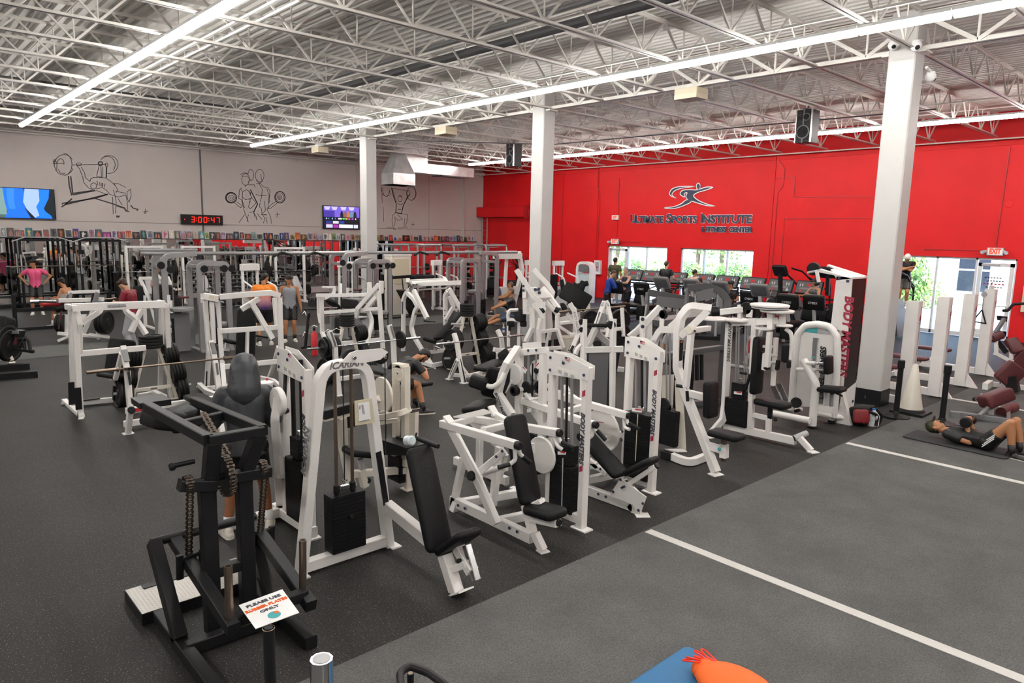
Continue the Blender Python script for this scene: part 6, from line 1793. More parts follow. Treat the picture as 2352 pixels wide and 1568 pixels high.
cy('bolt','navy',.03,12.086,12.753,1.691,12.116,12.783,1.691)
cy('bolt','navy',.03,12.076,12.739,1.583,12.106,12.769,1.583)
t('post','w',.1,.09,12.185,12.794,1.396,12.155,12.734,.983)
ex('main_panel','w',(.1,.1,0),12.396,12.705,1.247,12.629,12.499,1.29,12.537,12.367,.258,12.308,12.577,.252)
ex('top_plate','w',(.2,.2,0),12.418,12.899,1.617,12.541,12.789,1.629,12.644,12.681,1.569,12.823,12.491,1.447,12.818,12.484,1.392,12.436,12.829,1.363)
cy('bolt','navy',.04,12.502,12.747,1.588,12.537,12.783,1.584)
cy('bolt','navy',.04,12.564,12.693,1.599,12.599,12.728,1.595)
cy('bolt','navy',.04,12.569,12.669,1.508,12.604,12.704,1.504)
t('bent_leg','w',.1,.1,12.222,12.574,1.158,12.184,12.503,.658,12.032,12.568,.305)
t('bent_leg','w',.1,.1,12.365,12.386,.895,12.299,12.386,.607,12.28,12.343,.321)
t('rear_leg','w',.09,.09,12.965,12.694,1.087,12.952,12.609,.625,12.835,12.603,.087)
t('rear_leg','w',.09,.09,12.823,12.254,.97,12.786,12.216,.626,12.857,12.048,.141)
t('crossbar','w',.08,.08,12.274,12.398,.553,12.79,12.206,.599)
t('base_rail','w',.09,.09,12.621,12.392,.098,12.865,12.044,.159)
t('arm_link','w',.08,.08,12.806,12.213,.699,13.175,12.096,.461)
ex('wear_patch','tan',(.01,.01,0),12.159,12.548,1.155,12.199,12.512,1.156,12.181,12.495,.996,12.145,12.528,.995)
t('foot','k',.1,.1,12.893,12.589,.273,12.859,12.573,.051)
t('foot','k',.12,.1,13.253,12.663,.252,13.236,12.639,.064)
m('bench_press_rack','white bench press with lettered slanted post, right of the tall row machine','bench',12,10.2,0)
t('upright','w',.09,.1,11.596,10.711,1.463,11.658,10.618,1.289,11.687,10.49,.809,11.532,10.548,.405)
t('wear_wrap','k',.1,.11,11.578,10.53,.518,11.518,10.556,.381)
tx('lettering','ltr',.07,'BODY MASTERS',11.617,10.509,1.049,.029,-.128,-.479,.73,-.68,0,shear=0.2)
t('upright','w',.09,.1,12.271,10.24,1.527,12.32,10.099,1.069,12.234,10.103,.713)
t('brace','w',.07,.07,11.601,10.795,1.234,11.727,10.621,.956)
t('brace','w',.07,.07,11.688,10.491,.818,11.956,10.512,.794)
t('cross_rail','w',.06,.08,11.66,10.508,.777,11.54,10.616,.765)
t('rear_post','w',.07,.07,12.926,10.279,1.331,12.892,10.171,.666)
t('rear_rail','w',.07,.08,12.43,10.487,.801,12.883,10.217,.848)
t('rear_arm','w',.07,.07,11.968,11.345,.909,12.21,11.131,.949)
pd('bench_pad','kb',.32,.08,12.027,10.572,.739,13.187,11.017,.787,.7,-.7,0)
barbell('bare dark barbell in the lettered rack, right of the tall row machine',11.407,10.843,1.266,12.591,9.922,1.415,'bz',.35,.35)
plates('dark plate, # of the pair hung left of the grey counterweight block','plates beside the counterweight machine',.22,12.415,10.824,1.035,-.4,-.9,0,2,.06)
plates('dark plate, # of the pair hung high right of the grey counterweight block','plates beside the counterweight machine',.26,13.074,10.484,1.007,-.4,-.9,0,2,.06)
plates('dark plate, # of the pair hung low right of the grey counterweight block','plates beside the counterweight machine',.3,13.028,10.452,.654,-.4,-.9,0,2,.06)
plates('dark plate, # of the pair hung lowest beside the grey counterweight block','plates beside the counterweight machine',.2,12.828,10.348,.584,-.4,-.9,0,2,.06)
m('incline_leg_machine','machine with a large tilted black pad on white rails, left of the white medicine-style tower','exercise machine',14.8,13.5,0)
pd('tilted_pad','kb',.85,.1,14.58,13.425,1.03,14.815,13.303,1.479,.75,-.65,0)
pd('shoulder_pad','kb',.3,.1,14.627,13.492,1.554,14.751,13.353,1.437,.7,-.7,0)
pd('shoulder_pad','kb',.35,.12,14.792,13.341,1.559,14.915,13.216,1.502,.7,-.7,0)
pd('head_pad','kb',.35,.12,14.861,13.299,1.661,14.879,13.253,1.521,.7,-.7,0)
t('rail','w',.06,.08,14.93,13.168,1.342,14.663,13.332,.952)
pd('back_pad','lg',.3,.08,14.262,13.745,1.162,14.471,13.516,.987,.7,-.7,0)
pd('arm_pad','kb',.25,.1,14.364,13.609,.964,14.475,13.521,1.027,.7,-.7,0)
t('post','w',.07,.07,14.663,13.332,.952,14.663,13.332,0)
ex('side_sheet','w',(.04,.04,0),14.609,13.857,.614,15.054,13.485,.791,15.03,13.451,.524,14.595,13.836,.45)
t('foot_rail','w',.08,.06,14.377,13.772,.493,14.761,13.43,.545)
ex('tray','cw',(.3,.3,0),15.481,13.933,.894,15.737,13.707,.944,15.72,13.683,.753,15.513,13.868,.726)
m('trash_bin','light grey plastic trash bin, left of the tall row machine','bin',12.5,13.9,0)
ex('body','lg',(.4,.45,0),12.868,13.619,.773,13.09,13.416,.779,13.03,13.33,.108,12.815,13.526,.102)
ex('lid','lg',(.42,.47,0),12.867,13.634,.839,13.103,13.418,.846,13.091,13.407,.741,12.862,13.616,.734)
m('plastic_bucket','white plastic bucket under the lettered bench rack','bucket',13.155,12.183,0)
lathe('tub','cw',13.155,12.183,0,[(.16,0),(.19,.36),(.2,.37),(.2,.40),(.17,.4),(.15,.02)])
m('dip_station','white standing station with black elbow pads and bottle-height step, left of the grey bin','exercise machine',11.9,13.1,0)
t('u_frame','w',.06,.07,11.851,13.006,.141,11.905,13.094,.795,11.907,13.121,.931,11.955,13.104,1.059,12.116,12.958,1.07,r=.06)
t('post','w',.06,.07,12.109,12.906,.141,12.17,12.977,.749)
pd('back_pad','kb',.3,.12,12.191,12.961,1.089,12.159,12.923,.766,.7,-.7,0)
pd('elbow_pad','kb',.15,.1,11.873,13.107,.716,12.019,12.974,.72,0,0,1)
pd('elbow_pad','kb',.15,.1,12.189,12.952,.711,12.313,12.838,.714,0,0,1)
ex('bracket','w',(.1,.1,0),11.873,13.14,.872,12.072,12.946,.819,12.112,12.901,.781,11.995,13.008,.778,11.882,13.119,.814)
t('base','w',.07,.08,11.439,13.103,.098,11.622,12.924,.045,12.149,12.861,.103)
t('base','w',.07,.08,11.743,12.942,.011,12.184,12.808,.006)
t('dark_sleeve','k',.07,.08,11.912,13.067,.698,11.894,13.051,.542)
cy('bolt','navy',.016,11.449,13.025,.092,11.437,13.025,.092)
cy('bolt','navy',.016,11.631,12.847,.045,11.619,12.847,.045)
m('water_bottle','clear water bottle with blue label on the floor by the dip station','bottle',14.148,15.762,0)
lathe('body','glassc',14.148,15.762,0,[(.035,0),(.037,.02),(.037,.16),(.018,.2),(.015,.23)])
lathe('label_band','blu',14.148,15.762,.07,[(.0375,0),(.0375,.06)],False)
lathe('cap','sign',14.148,15.762,.23,[(.016,0),(.016,.02)])
m('water_bottle','clear bottle with a red drink on the floor left of the silver tower','bottle',5.647,18.408,0)
lathe('body','glassc',5.647,18.408,0,[(.04,0),(.042,.02),(.042,.18),(.018,.24),(.015,.27)])
lathe('drink','red',5.647,18.408,.005,[(.0425,0),(.0425,.1)],False)
lathe('cap','k',5.647,18.408,.27,[(.017,0),(.017,.025)])
m('attachment_rack','black A-shaped rack hung with chrome cable attachments behind the loaded bench press','rack',7.951,16.163,0)
t('upright','k',.06,.06,7.861,16.13,.049,8.009,16.175,.91)
t('foot','k',.08,.06,7.799,16.191,.066,8.125,15.905,.132)
t('shelf','k',.2,.03,7.948,16.255,1.022,8.219,16.008,1.03)
rd('chrome_handle','c',.014,7.844,16.206,.334,7.891,16.189,.459,7.922,16.151,.412)
rd('chrome_handle','c',.014,8.021,16.092,.567,8.08,16.051,.626,8.129,15.996,.58)
rd('chrome_handle','c',.014,8.054,16.038,.454,8.08,16.025,.502,8.09,15.989,.379)
rd('chrome_handle','c',.014,7.895,16.28,.907,7.935,16.253,.955,7.961,16.207,.851)
rd('chrome_handle','c',.014,8.254,15.856,.46,8.324,15.806,.528,8.384,15.741,.483)
rd('chrome_handle','c',.014,8.399,15.729,.492,8.48,15.669,.561,8.55,15.595,.516)
rd('rope','mar',.02,8.018,16.171,.929,7.985,16.141,.643)
ex('bar_stand','k',(.05,.05,0),8.566,15.91,.784,8.685,15.809,.826,8.647,15.754,.401,8.532,15.86,.398)
rd('rubber_grip','k',.03,8.043,16.224,1.292,8.039,16.184,1.082)
rd('rubber_grip','k',.03,8.07,16.19,1.245,8.07,16.156,1.083)
rd('rubber_grip','k',.03,8.106,16.167,1.293,8.101,16.127,1.084)
rd('rubber_grip','k',.03,8.133,16.132,1.247,8.133,16.098,1.085)
rd('rubber_grip','k',.03,8.169,16.11,1.295,8.164,16.07,1.086)
rd('rubber_grip','k',.03,8.196,16.075,1.248,8.196,16.041,1.087)
m('fire_extinguisher','red upright cylinder standing by the black attachment rack','extinguisher',7.742,15.391,0)
lathe('cylinder','red',7.742,15.391,0,[(.075,0),(.08,.03),(.08,.5),(.03,.58),(.02,.6)])
lathe('valve','k',7.742,15.391,.6,[(.03,0),(.03,.06),(.015,.08)])
m('calf_press_machine','white plate-loaded machine with a mesh foot plate behind the leftmost white frame','exercise machine',3.9,20.7,0)
t('top_bar','w',.07,.08,3.756,20.849,1.255,4.325,20.335,1.299)
t('cross_tube','w',.09,.1,3.51,20.763,1.066,4.46,20.437,1.076)
t('upright','sv',.07,.1,3.818,20.79,1.248,3.742,20.804,.98)
t('upright','sv',.07,.1,4.302,20.351,1.276,4.215,20.375,1.008)
rd('grip','k',.03,3.869,20.765,1.347,3.805,20.746,.982)
rd('grip','k',.03,4.213,20.421,1.217,4.161,20.421,.992)
ex('wing_plate','sv',(.05,.05,0),3.595,20.986,1.2,3.72,20.871,1.203,3.674,20.878,1.034,3.548,20.993,1.03)
rd('chrome_bar','c',.05,3.157,21.084,1.048,3.488,20.779,1.046)
rd('bar','bz',.025,4.471,20.427,1.076,4.721,20.338,1.101)
ex('foot_plate','w',(.04,.04,0),3.414,21.046,.691,4.032,20.481,.708,3.814,20.586,.254,3.476,20.889,.217)
t('leg','w',.07,.08,4.267,20.557,.802,4.263,20.402,.052)
t('leg','w',.06,.07,4.039,20.368,.205,4.47,20.226,.114)
t('leg','w',.06,.07,3.681,20.556,.183,3.429,20.758,.042)
t('spine','w',.09,.1,4.256,20.463,.955,4.092,20.524,.528,3.933,20.592,.158)
t('base','w',.08,.08,3.436,20.792,.232,4.291,20.392,.123)
rd('red_lever','mar',.02,3.558,20.797,.792,3.467,20.787,.344)
plates('large black plate, # outwards on the right side behind the leftmost frame','plates behind the leftmost frame',.3,4.312,20.384,.499,.74,-.67,0,3,.07)
plates('large black plate, # outwards on the left side behind the leftmost frame','plates behind the leftmost frame',.27,3.707,20.931,.453,-.74,.67,0,3,.07)
m('leg_extension_machine','white machine with thick black upholstered block, left of the first silver tower','exercise machine',6,20.7,0)
t('frame','w',.07,.08,5.526,21.192,1.545,5.66,20.959,1.021,5.78,20.653,.089)
t('frame','w',.07,.08,5.515,21.203,1.544,6.092,20.678,1.576,6.176,20.532,1.247)
t('frame','w',.07,.08,5.575,21.05,1.079,5.522,20.92,.233,5.564,21.034,.958)
t('strut','w',.06,.07,5.686,20.891,.81,5.816,20.652,.241)
ex('tray','cw',(.3,.3,0),5.813,20.861,1.221,6.177,20.534,1.262,6.173,20.529,1.216,5.81,20.857,1.191)
pd('block','kb',.7,.3,5.776,20.86,1.054,6.157,20.505,1.035,0,0,1)
pd('block','kb',.5,.3,6.162,20.513,1.095,6.105,20.457,.581,.74,-.67,0)
ex('slot_frame','w',(.05,.05,0),5.908,20.448,.975,6.064,20.305,.98,6.034,20.261,.636,5.9,20.384,.632)
t('base_arm','w',.1,.1,6.047,20.453,.308,6.176,20.373,.493,6.339,20.237,.558)
t('foot','w',.1,.1,5.945,20.518,.17,6.255,20.222,.118)
t('foot','w',.1,.09,6.076,20.389,.128,6.12,20.32,-.006)
pd('seat','kb',.5,.12,5.372,21.235,1.073,5.578,21.054,1.109,.74,-.67,0)
t('tie','w',.06,.06,5.525,20.924,.263,5.785,20.661,.15)
m('sled_machine','black machine with plates and two long flat skids at the left edge of the view','exercise machine',1.6,17.2,0)
t('skid','k',.14,.13,1.369,16.425,.06,2.3,16.261,.06)
t('skid','k',.14,.13,1.46,17.367,.06,2.313,17.255,.06)
t('leg','cw',.09,.09,1.884,17.762,.766,2.033,17.498,.159)
t('leg','cw',.09,.07,1.771,17.759,.254,1.976,17.574,.271)
t('foot_plate','cw',.16,.03,2.069,18.159,.02,2.177,18.161,.02)
t('rail','gr',.06,.06,1.812,17.819,.719,2.205,17.465,.753)
pd('seat','kb',.5,.3,1.857,17.802,.834,2.075,17.598,.817,.74,-.67,0)
ex('head_bracket','k',(.1,.1,0),2.141,17.533,.796,2.24,17.437,.777,2.192,17.447,.617,2.11,17.528,.637)
rd('roll_bar','k',.035,2.138,17.449,.389,2.296,17.357,.642,2.341,17.302,.576,2.349,17.254,.383)
rd('roll_bar','k',.03,2.14,17.491,.593,2.261,17.387,.63,2.267,17.336,.415)
rd('damper','mar',.035,2.114,17.495,.501,2.169,17.474,.639)
t('base','k',.08,.06,2.106,17.483,.41,2.39,17.212,.362)
plates('black plate, # outwards in the upper pair at the left edge','plates at the left edge',.33,1.968,17.643,.565,.7,-.7,0,2,.06)
plates('black plate, # outwards in the lower pair at the left edge','plates at the left edge',.33,1.994,17.601,.475,.7,-.7,0,2,.06)
m('back_extension_bench','dark grey floor bench with a maroon pad and foot rollers, beside the lying person','bench',13.9,3.2,0)
t('base_rail','gr',.08,.09,13.746,3.477,.06,13.854,2.865,.06,13.885,2.629,.06)
t('front_foot','gr',.1,.1,13.686,3.572,.05,13.74,3.444,.05)
t('post','gr',.09,.09,14.02,3.058,.05,14.257,3.119,.184)
t('brace','gr',.06,.07,13.648,3.137,.1,14.249,3.128,.195)
pd('hip_pad','mar',.5,.3,14.314,3.12,.437,14.355,3.039,.232,.74,-.67,0)
cy('roller','mar',.09,14.493,3.012,.06,14.802,3.004,.074)
cy('roller','mar',.09,14.81,2.994,.062,15.143,2.963,.072)
t('roller_post','gr',.06,.06,14.707,2.95,.051,13.845,2.759,.05)
rd('side_handle','gr',.022,14.334,3.398,.25,14.523,3.19,.25)
cy('handle_end','k',.035,14.355,3.414,.25,14.332,3.387,.25)
rd('side_handle','lg',.025,14.892,3.43,.25,14.746,3.244,.25)
m('leg_press_bench','white-framed bench with a tilted maroon pad on a black post, at the right edge','bench',16.6,3.3,0)
t('foot','w',.1,.14,16.772,3.817,.08,17.038,3.791,.12)
t('base_rail','w',.09,.1,17.191,3.824,.08,17.356,3.142,.08)
t('brace','w',.05,.06,17.648,3.736,.05,16.769,3.499,.357)
pd('pad','mar',.45,.14,16.733,3.565,.515,16.959,3.305,.27,.6,-.75,0)
t('pad_post','k',.2,.2,16.858,3.417,.36,16.869,3.34,.042)
ex('box','k',(.3,.3,0),16.767,3.426,.006,17.036,3.182,.02,17.028,3.17,-.073,16.769,3.406,-.081)
cy('bolt','navy',.016,16.716,3.528,.263,16.704,3.528,.263)
cy('bolt','navy',.016,16.687,3.544,.216,16.675,3.544,.216)
t('side_post','k',.14,.14,14.05,2.35,0,14,2.4,1.05)
m('leg_curl_bench','white machine with maroon rollers on a raised arm, before the right-hand door','exercise machine',20.5,4.5,0)
t('base_rail','w',.08,.09,19.818,4.402,.39,20.114,4.087,.188,20.418,3.783,.071)
t('post','w',.08,.1,20.121,4.152,.525,20.104,4.11,.251)
t('frame','w',.08,.09,19.876,4.411,.686,19.848,4.371,.37)
t('lever','gr',.08,.08,19.877,4.45,.876,20.064,4.35,1.218)
ex('lever_head','k',(.15,.15,0),20.029,4.391,1.259,20.123,4.305,1.262,20.104,4.296,1.135,20.027,4.37,1.154)
cy('roller','mar',.11,19.794,4.497,.737,19.983,4.344,.837)
cy('roller_hub','lg',.04,19.782,4.507,.73,19.795,4.496,.737)
pd('seat_pad','mar',.4,.13,20.067,4.205,.544,20.294,4.012,.614,.6,-.75,0)
pd('back_pad','mar',.5,.14,20.138,4.084,.273,20.418,3.783,.071,.6,-.75,0)
rd('side_grip','k',.035,20.057,4.395,1.403,20.144,4.316,1.409,20.252,4.249,1.56,20.458,4.064,1.583,r=.08)
t('seat_post','k',.1,.1,19.89,4.394,.666,20.025,4.218,.417)
ex('white_pad','sign',(.1,.1,0),19.967,4.283,.478,20.08,4.187,.513,20.076,4.18,.461,19.978,4.262,.426)
t('kick','w',.06,.07,19.669,4.067,.09,19.893,3.844,.014)
cy('bolt','navy',.016,19.991,4.056,.152,19.979,4.056,.152)
m('glide_trainer','dark grey glide trainer with long arched arm, left one behind the arched row machine','elliptical trainer',17.2,13,0)
t('arched_arm','mg',.14,.2,17.39,12.869,1.308,18.037,12.242,1.157,18.345,11.952,1.127,18.517,11.742,.885,r=.25)
t('side_plate','gr',.1,.3,17.562,12.657,1.053,18.215,12.04,.981)
t('post','lg',.06,.06,17.686,12.584,1.251,17.686,12.584,.05)
t('post','lg',.06,.06,18.056,12.224,1.158,18.056,12.224,.05)
t('rear_post','mg',.12,.12,18.517,11.742,.885,18.517,11.742,.05)
t('base_rail','k',.12,.1,17.39,12.869,.05,18.517,11.742,.05)
t('front_post','gr',.1,.1,17.39,12.869,.05,17.39,12.869,1.308)
m('glide_trainer','dark grey glide trainer with long arched arm, right one behind the arched row machine','elliptical trainer',17.8,11.6,0)
t('arched_arm','mg',.14,.2,17.757,11.725,1.508,18.177,11.352,1.571,18.466,11.056,1.427,18.604,10.876,1.179,18.541,10.874,.887,r=.25)
t('side_plate','gr',.1,.3,17.923,11.52,1.26,18.35,11.156,1.399)
t('post','lg',.06,.06,17.957,11.546,1.526,17.957,11.546,.05)
t('post','lg',.06,.06,18.42,11.101,1.439,18.42,11.101,.05)
t('rear_post','mg',.12,.12,18.541,10.874,.887,18.541,10.874,.05)
t('base_rail','k',.12,.1,17.757,11.725,.05,18.541,10.874,.05)
t('front_post','gr',.1,.1,17.757,11.725,.05,17.757,11.725,1.508)
mat('ink',(.07,.06,.065),.7)
m('wall_mural','line-drawn mural of a figure bench pressing, on the grey wall beside the larger screen','mural',6.003,30.895,4.2)
ribbon('ink_line','ink','y',30.895,0.022,[[6.003,5.027,5.933,4.898,5.832,4.804,5.715,4.759,5.599,4.77,5.502,4.834,5.437,4.942,5.414,5.077,5.436,5.221,5.499,5.351,5.595,5.45,5.71,5.503,5.827,5.502,5.929,5.446,6,5.344],[5.736,5.548,5.791,5.544,5.842,5.522,5.888,5.483,5.926,5.429,5.954,5.362,5.971,5.285,5.977,5.202,5.97,5.117,5.952,5.032,5.923,4.953,5.884,4.882,5.837,4.824,5.785,4.78,5.729,4.752],[5.513,5.178,5.518,5.218,5.53,5.256,5.548,5.289,5.57,5.317,5.594,5.336,5.621,5.346,5.647,5.346,5.671,5.337,5.692,5.318,5.709,5.291,5.72,5.257,5.724,5.219,5.723,5.179,5.714,5.14],[5.736,4.841,5.718,4.827,5.699,4.817,5.679,4.811,5.66,4.808,5.641,4.81,5.622,4.815,5.605,4.823,5.589,4.835,5.574,4.851,5.562,4.869,5.552,4.89,5.544,4.913,5.538,4.938,5.535,4.965],[5.383,5.152,5.712,5.186],[5.405,5.307,5.388,5.16,5.452,5.311,5.499,5.156,5.472,4.915],[5.958,5.152,7.129,5.263],[6.941,5.411,7.011,5.5,7.1,5.566,7.201,5.6,7.303,5.599,7.395,5.564,7.467,5.496,7.513,5.405,7.526,5.298,7.505,5.187,7.453,5.085,7.375,5.001,7.28,4.946,7.177,4.924,7.077,4.937],[6.997,5.476,7.046,5.518,7.1,5.547,7.156,5.563,7.212,5.565,7.265,5.553,7.314,5.526,7.356,5.488,7.389,5.438,7.411,5.379,7.421,5.315,7.42,5.247,7.406,5.179,7.381,5.114,7.346,5.055],[7.173,5.248,7.167,5.217,7.153,5.192,7.134,5.177,7.114,5.176,7.096,5.188,7.085,5.211,7.082,5.24,7.089,5.271,7.103,5.296,7.122,5.311,7.142,5.313,7.16,5.301,7.171,5.277,7.173,5.248],[6.285,5.197,6.275,5.173,6.25,5.152,6.215,5.139,6.178,5.136,6.144,5.144,6.122,5.161,6.115,5.183,6.125,5.208,6.15,5.228,6.184,5.242,6.222,5.245,6.255,5.237,6.278,5.22,6.285,5.197],[6.114,5.164,6.213,5.023,6.302,4.704,6.316,4.541,6.474,4.332,6.692,4.247],[6.267,5.109,6.373,4.872,6.376,4.722,6.527,4.582],[6.74,4.43,6.727,4.379,6.697,4.336,6.656,4.312,6.611,4.309,6.573,4.329,6.548,4.368,6.541,4.418,6.554,4.469,6.584,4.511,6.625,4.536,6.67,4.538,6.708,4.518,6.733,4.48,6.74,4.43],[6.875,5.21,6.762,4.79,6.96,4.762],[6.93,5.215,6.923,4.773],[6.997,5.165,6.974,4.776],[6.527,4.582,6.557,4.68,6.648,4.741,7.048,4.754,7.243,4.627,7.387,4.468,7.342,4.563,7.496,4.559,7.749,4.433],[6.764,4.624,6.784,4.46],[6.849,4.575,6.857,4.423],[7.022,4.53,7.006,4.39],[6.721,4.318,6.925,4.385,7.07,4.282,7.164,4.147,7.289,4.097,7.466,4.05,7.732,4.148],[7.302,4.323,7.363,4.045,7.375,3.819,7.326,3.421],[7.26,4.04,7.254,3.73,7.247,3.39],[7.376,4.271,7.736,4.205],[7.732,4.148,7.769,3.865,7.766,3.579],[7.915,4.357,7.915,4.129,7.835,3.868,7.777,4.008,7.778,4.264,7.917,4.385],[7.343,3.705,7.701,3.605],[7.45,3.992,7.578,3.743],[5.57,3.741,5.564,3.66],[8.323,3.513,8.501,3.548],[8.411,3.632,8.374,3.456,8.444,3.488],[6.717,4.262,7.036,4.141],[7.387,4.468,7.457,4.331,7.398,4.216]],CUR)
ribbon('brush_line','ink','y',30.895,0.045,[[6.992,5.28,6.983,5.25,6.962,5.224,6.933,5.208,6.902,5.206,6.874,5.217,6.856,5.24,6.851,5.269,6.86,5.299,6.881,5.325,6.91,5.341,6.941,5.343,6.968,5.332,6.986,5.31,6.992,5.28],[7.124,5.175,7.086,4.756],[6.935,4.552,6.927,4.413],[7.649,3.603,7.762,3.522,7.671,3.533],[7.881,3.755,7.968,3.644,8.126,3.607,8.096,3.548],[7.346,3.322,7.45,3.317,7.422,3.282,7.345,3.294],[5.836,4.74,5.838,4.403,5.892,4.027],[5.907,4.732,5.935,4.057],[5.935,4.057,6.692,4.256],[5.938,4.111,6.593,4.25],[5.902,3.919,5.635,3.663,5.536,3.591],[5.569,3.728,6.275,3.882,6.675,3.969,7.113,4.144],[5.636,3.676,6.449,3.931,7.061,4.128],[6.674,3.956,7.245,3.786,7.677,3.633]],CUR)
m('wall_mural','line-drawn mural of two figures back to back curling dumbbells, middle of the grey wall','mural',13.32,30.895,4.2)
ribbon('ink_line','ink','y',30.895,0.022,[[13.32,5.268,13.297,5.149,13.239,5.051,13.159,4.994,13.072,4.988,12.995,5.035,12.945,5.125,12.93,5.241,12.953,5.359,13.01,5.456,13.09,5.514,13.177,5.52,13.254,5.474,13.305,5.384,13.32,5.268],[12.957,5.057,13.103,4.9,13.26,5.035],[13.183,5.32,13.197,5.093,13.24,5.075],[12.658,5.058,12.637,4.946,12.587,4.855,12.517,4.801,12.441,4.797,12.375,4.842,12.332,4.927,12.32,5.036,12.34,5.147,12.39,5.238,12.46,5.292,12.535,5.297,12.601,5.253,12.645,5.168,12.658,5.058],[12.601,5.239,12.613,5.326,12.641,5.403,12.681,5.458,12.728,5.484,12.775,5.478,12.815,5.44,12.844,5.375,12.857,5.292,12.852,5.203,12.83,5.12,12.794,5.055,12.749,5.016,12.701,5.01,12.657,5.037],[12.265,5.236,12.457,5.331,12.625,5.302],[12.366,5.161,12.557,5.195,12.701,5.061,12.59,4.931],[12.459,4.82,12.476,4.719],[12.586,4.828,12.864,4.844,12.903,4.723],[12.952,4.891,13.126,4.943,13.252,4.784,13.47,4.755,13.577,4.635,13.548,4.423,13.514,4.084],[13.082,4.899,13.225,4.658,13.17,4.321,13.119,4.109],[12.914,4.433,13.151,4.382,13.415,4.417],[13.425,4.711,13.525,4.422,13.439,3.828],[12.327,4.689,12.198,4.58,12.163,4.231,12.286,4.154],[12.263,4.645,12.341,4.485,12.307,4.155,12.4,3.83],[12.342,4.506,12.515,4.618,12.68,4.504,12.714,4.257,12.456,4.183,12.333,4.28],[12.685,4.628,12.885,4.224,12.986,4.02,12.8,3.657],[12.619,4.583,12.716,4.299,12.922,4.059,12.655,3.798,12.572,3.878,12.667,4.131],[12.068,4.247,12.041,4.148,11.972,4.067,11.875,4.019,11.771,4.014,11.678,4.053,11.617,4.128,11.598,4.224,11.625,4.322,11.693,4.402,11.788,4.451,11.893,4.456,11.986,4.418,12.048,4.343,12.068,4.247],[12.014,4.244,11.992,4.161,11.936,4.094,11.858,4.054,11.774,4.05,11.699,4.083,11.65,4.146,11.634,4.226,11.656,4.307,11.711,4.375,11.788,4.415,11.873,4.419,11.948,4.387,11.998,4.325,12.014,4.244],[11.955,4.229,11.942,4.179,11.908,4.137,11.861,4.113,11.809,4.111,11.764,4.131,11.733,4.169,11.724,4.218,11.737,4.268,11.771,4.309,11.818,4.333,11.87,4.336,11.915,4.316,11.946,4.278,11.955,4.229],[11.901,4.218,11.895,4.197,11.881,4.179,11.861,4.169,11.839,4.168,11.819,4.176,11.806,4.192,11.802,4.213,11.808,4.235,11.822,4.253,11.842,4.263,11.864,4.264,11.884,4.256,11.897,4.239,11.901,4.218],[14.266,4.374,14.239,4.261,14.169,4.169,14.071,4.115,13.964,4.11,13.869,4.155,13.806,4.241,13.786,4.351,13.813,4.462,13.882,4.554,13.979,4.609,14.086,4.614,14.181,4.57,14.246,4.484,14.266,4.374],[14.198,4.371,14.177,4.286,14.125,4.217,14.05,4.176,13.97,4.173,13.898,4.207,13.85,4.271,13.835,4.353,13.856,4.437,13.908,4.506,13.981,4.547,14.062,4.551,14.134,4.518,14.182,4.453,14.198,4.371],[14.116,4.367,14.103,4.318,14.072,4.278,14.028,4.254,13.979,4.252,13.936,4.272,13.908,4.309,13.898,4.356,13.911,4.405,13.942,4.445,13.986,4.468,14.034,4.471,14.077,4.451,14.106,4.414,14.116,4.367],[14.047,4.355,14.042,4.334,14.029,4.317,14.011,4.307,13.99,4.306,13.973,4.315,13.961,4.33,13.957,4.35,13.962,4.371,13.975,4.388,13.993,4.398,14.013,4.399,14.031,4.391,14.043,4.375,14.047,4.355],[11.956,4.037,12.232,3.823,12.298,3.908,12.053,4.082],[13.852,4.184,13.578,4.003,13.439,3.828,13.573,3.854,13.895,4.101],[12.286,4.154,12.375,3.705,12.548,3.212],[12.39,3.54,12.123,3.18],[12.56,3.545,12.485,3.252],[12.606,3.63,12.779,3.678,12.901,3.473,12.917,3.305],[12.799,3.637,12.855,3.387],[13.096,4.066,13.068,3.898,13.153,3.817,13.168,3.607,13.293,3.4,13.219,3.186],[13.318,4.16,13.326,3.739,13.144,3.564,13.386,3.551],[13.395,3.826,13.562,3.493,13.596,3.174],[13.339,3.465,13.396,3.191],[12.949,3.6,13.159,3.354],[13.144,3.564,13.387,3.572],[13.789,3.585,13.993,3.613],[13.882,3.695,13.852,3.459],[12.457,4.204,12.67,4.214,12.621,4.046]],CUR)
ribbon('brush_line','ink','y',30.895,0.045,[[12.685,4.628,12.885,4.224,12.986,4.02,12.8,3.657],[12.068,4.247,12.041,4.148,11.972,4.067,11.875,4.019,11.771,4.014,11.678,4.053,11.617,4.128,11.598,4.224,11.625,4.322,11.693,4.402,11.788,4.451,11.893,4.456,11.986,4.418,12.048,4.343,12.068,4.247],[14.266,4.374,14.239,4.261,14.169,4.169,14.071,4.115,13.964,4.11,13.869,4.155,13.806,4.241,13.786,4.351,13.813,4.462,13.882,4.554,13.979,4.609,14.086,4.614,14.181,4.57,14.246,4.484,14.266,4.374]],CUR)
m('wall_mural','line-drawn mural of a figure squatting with a bar overhead, below the metal duct','mural',19.809,30.895,4.2)
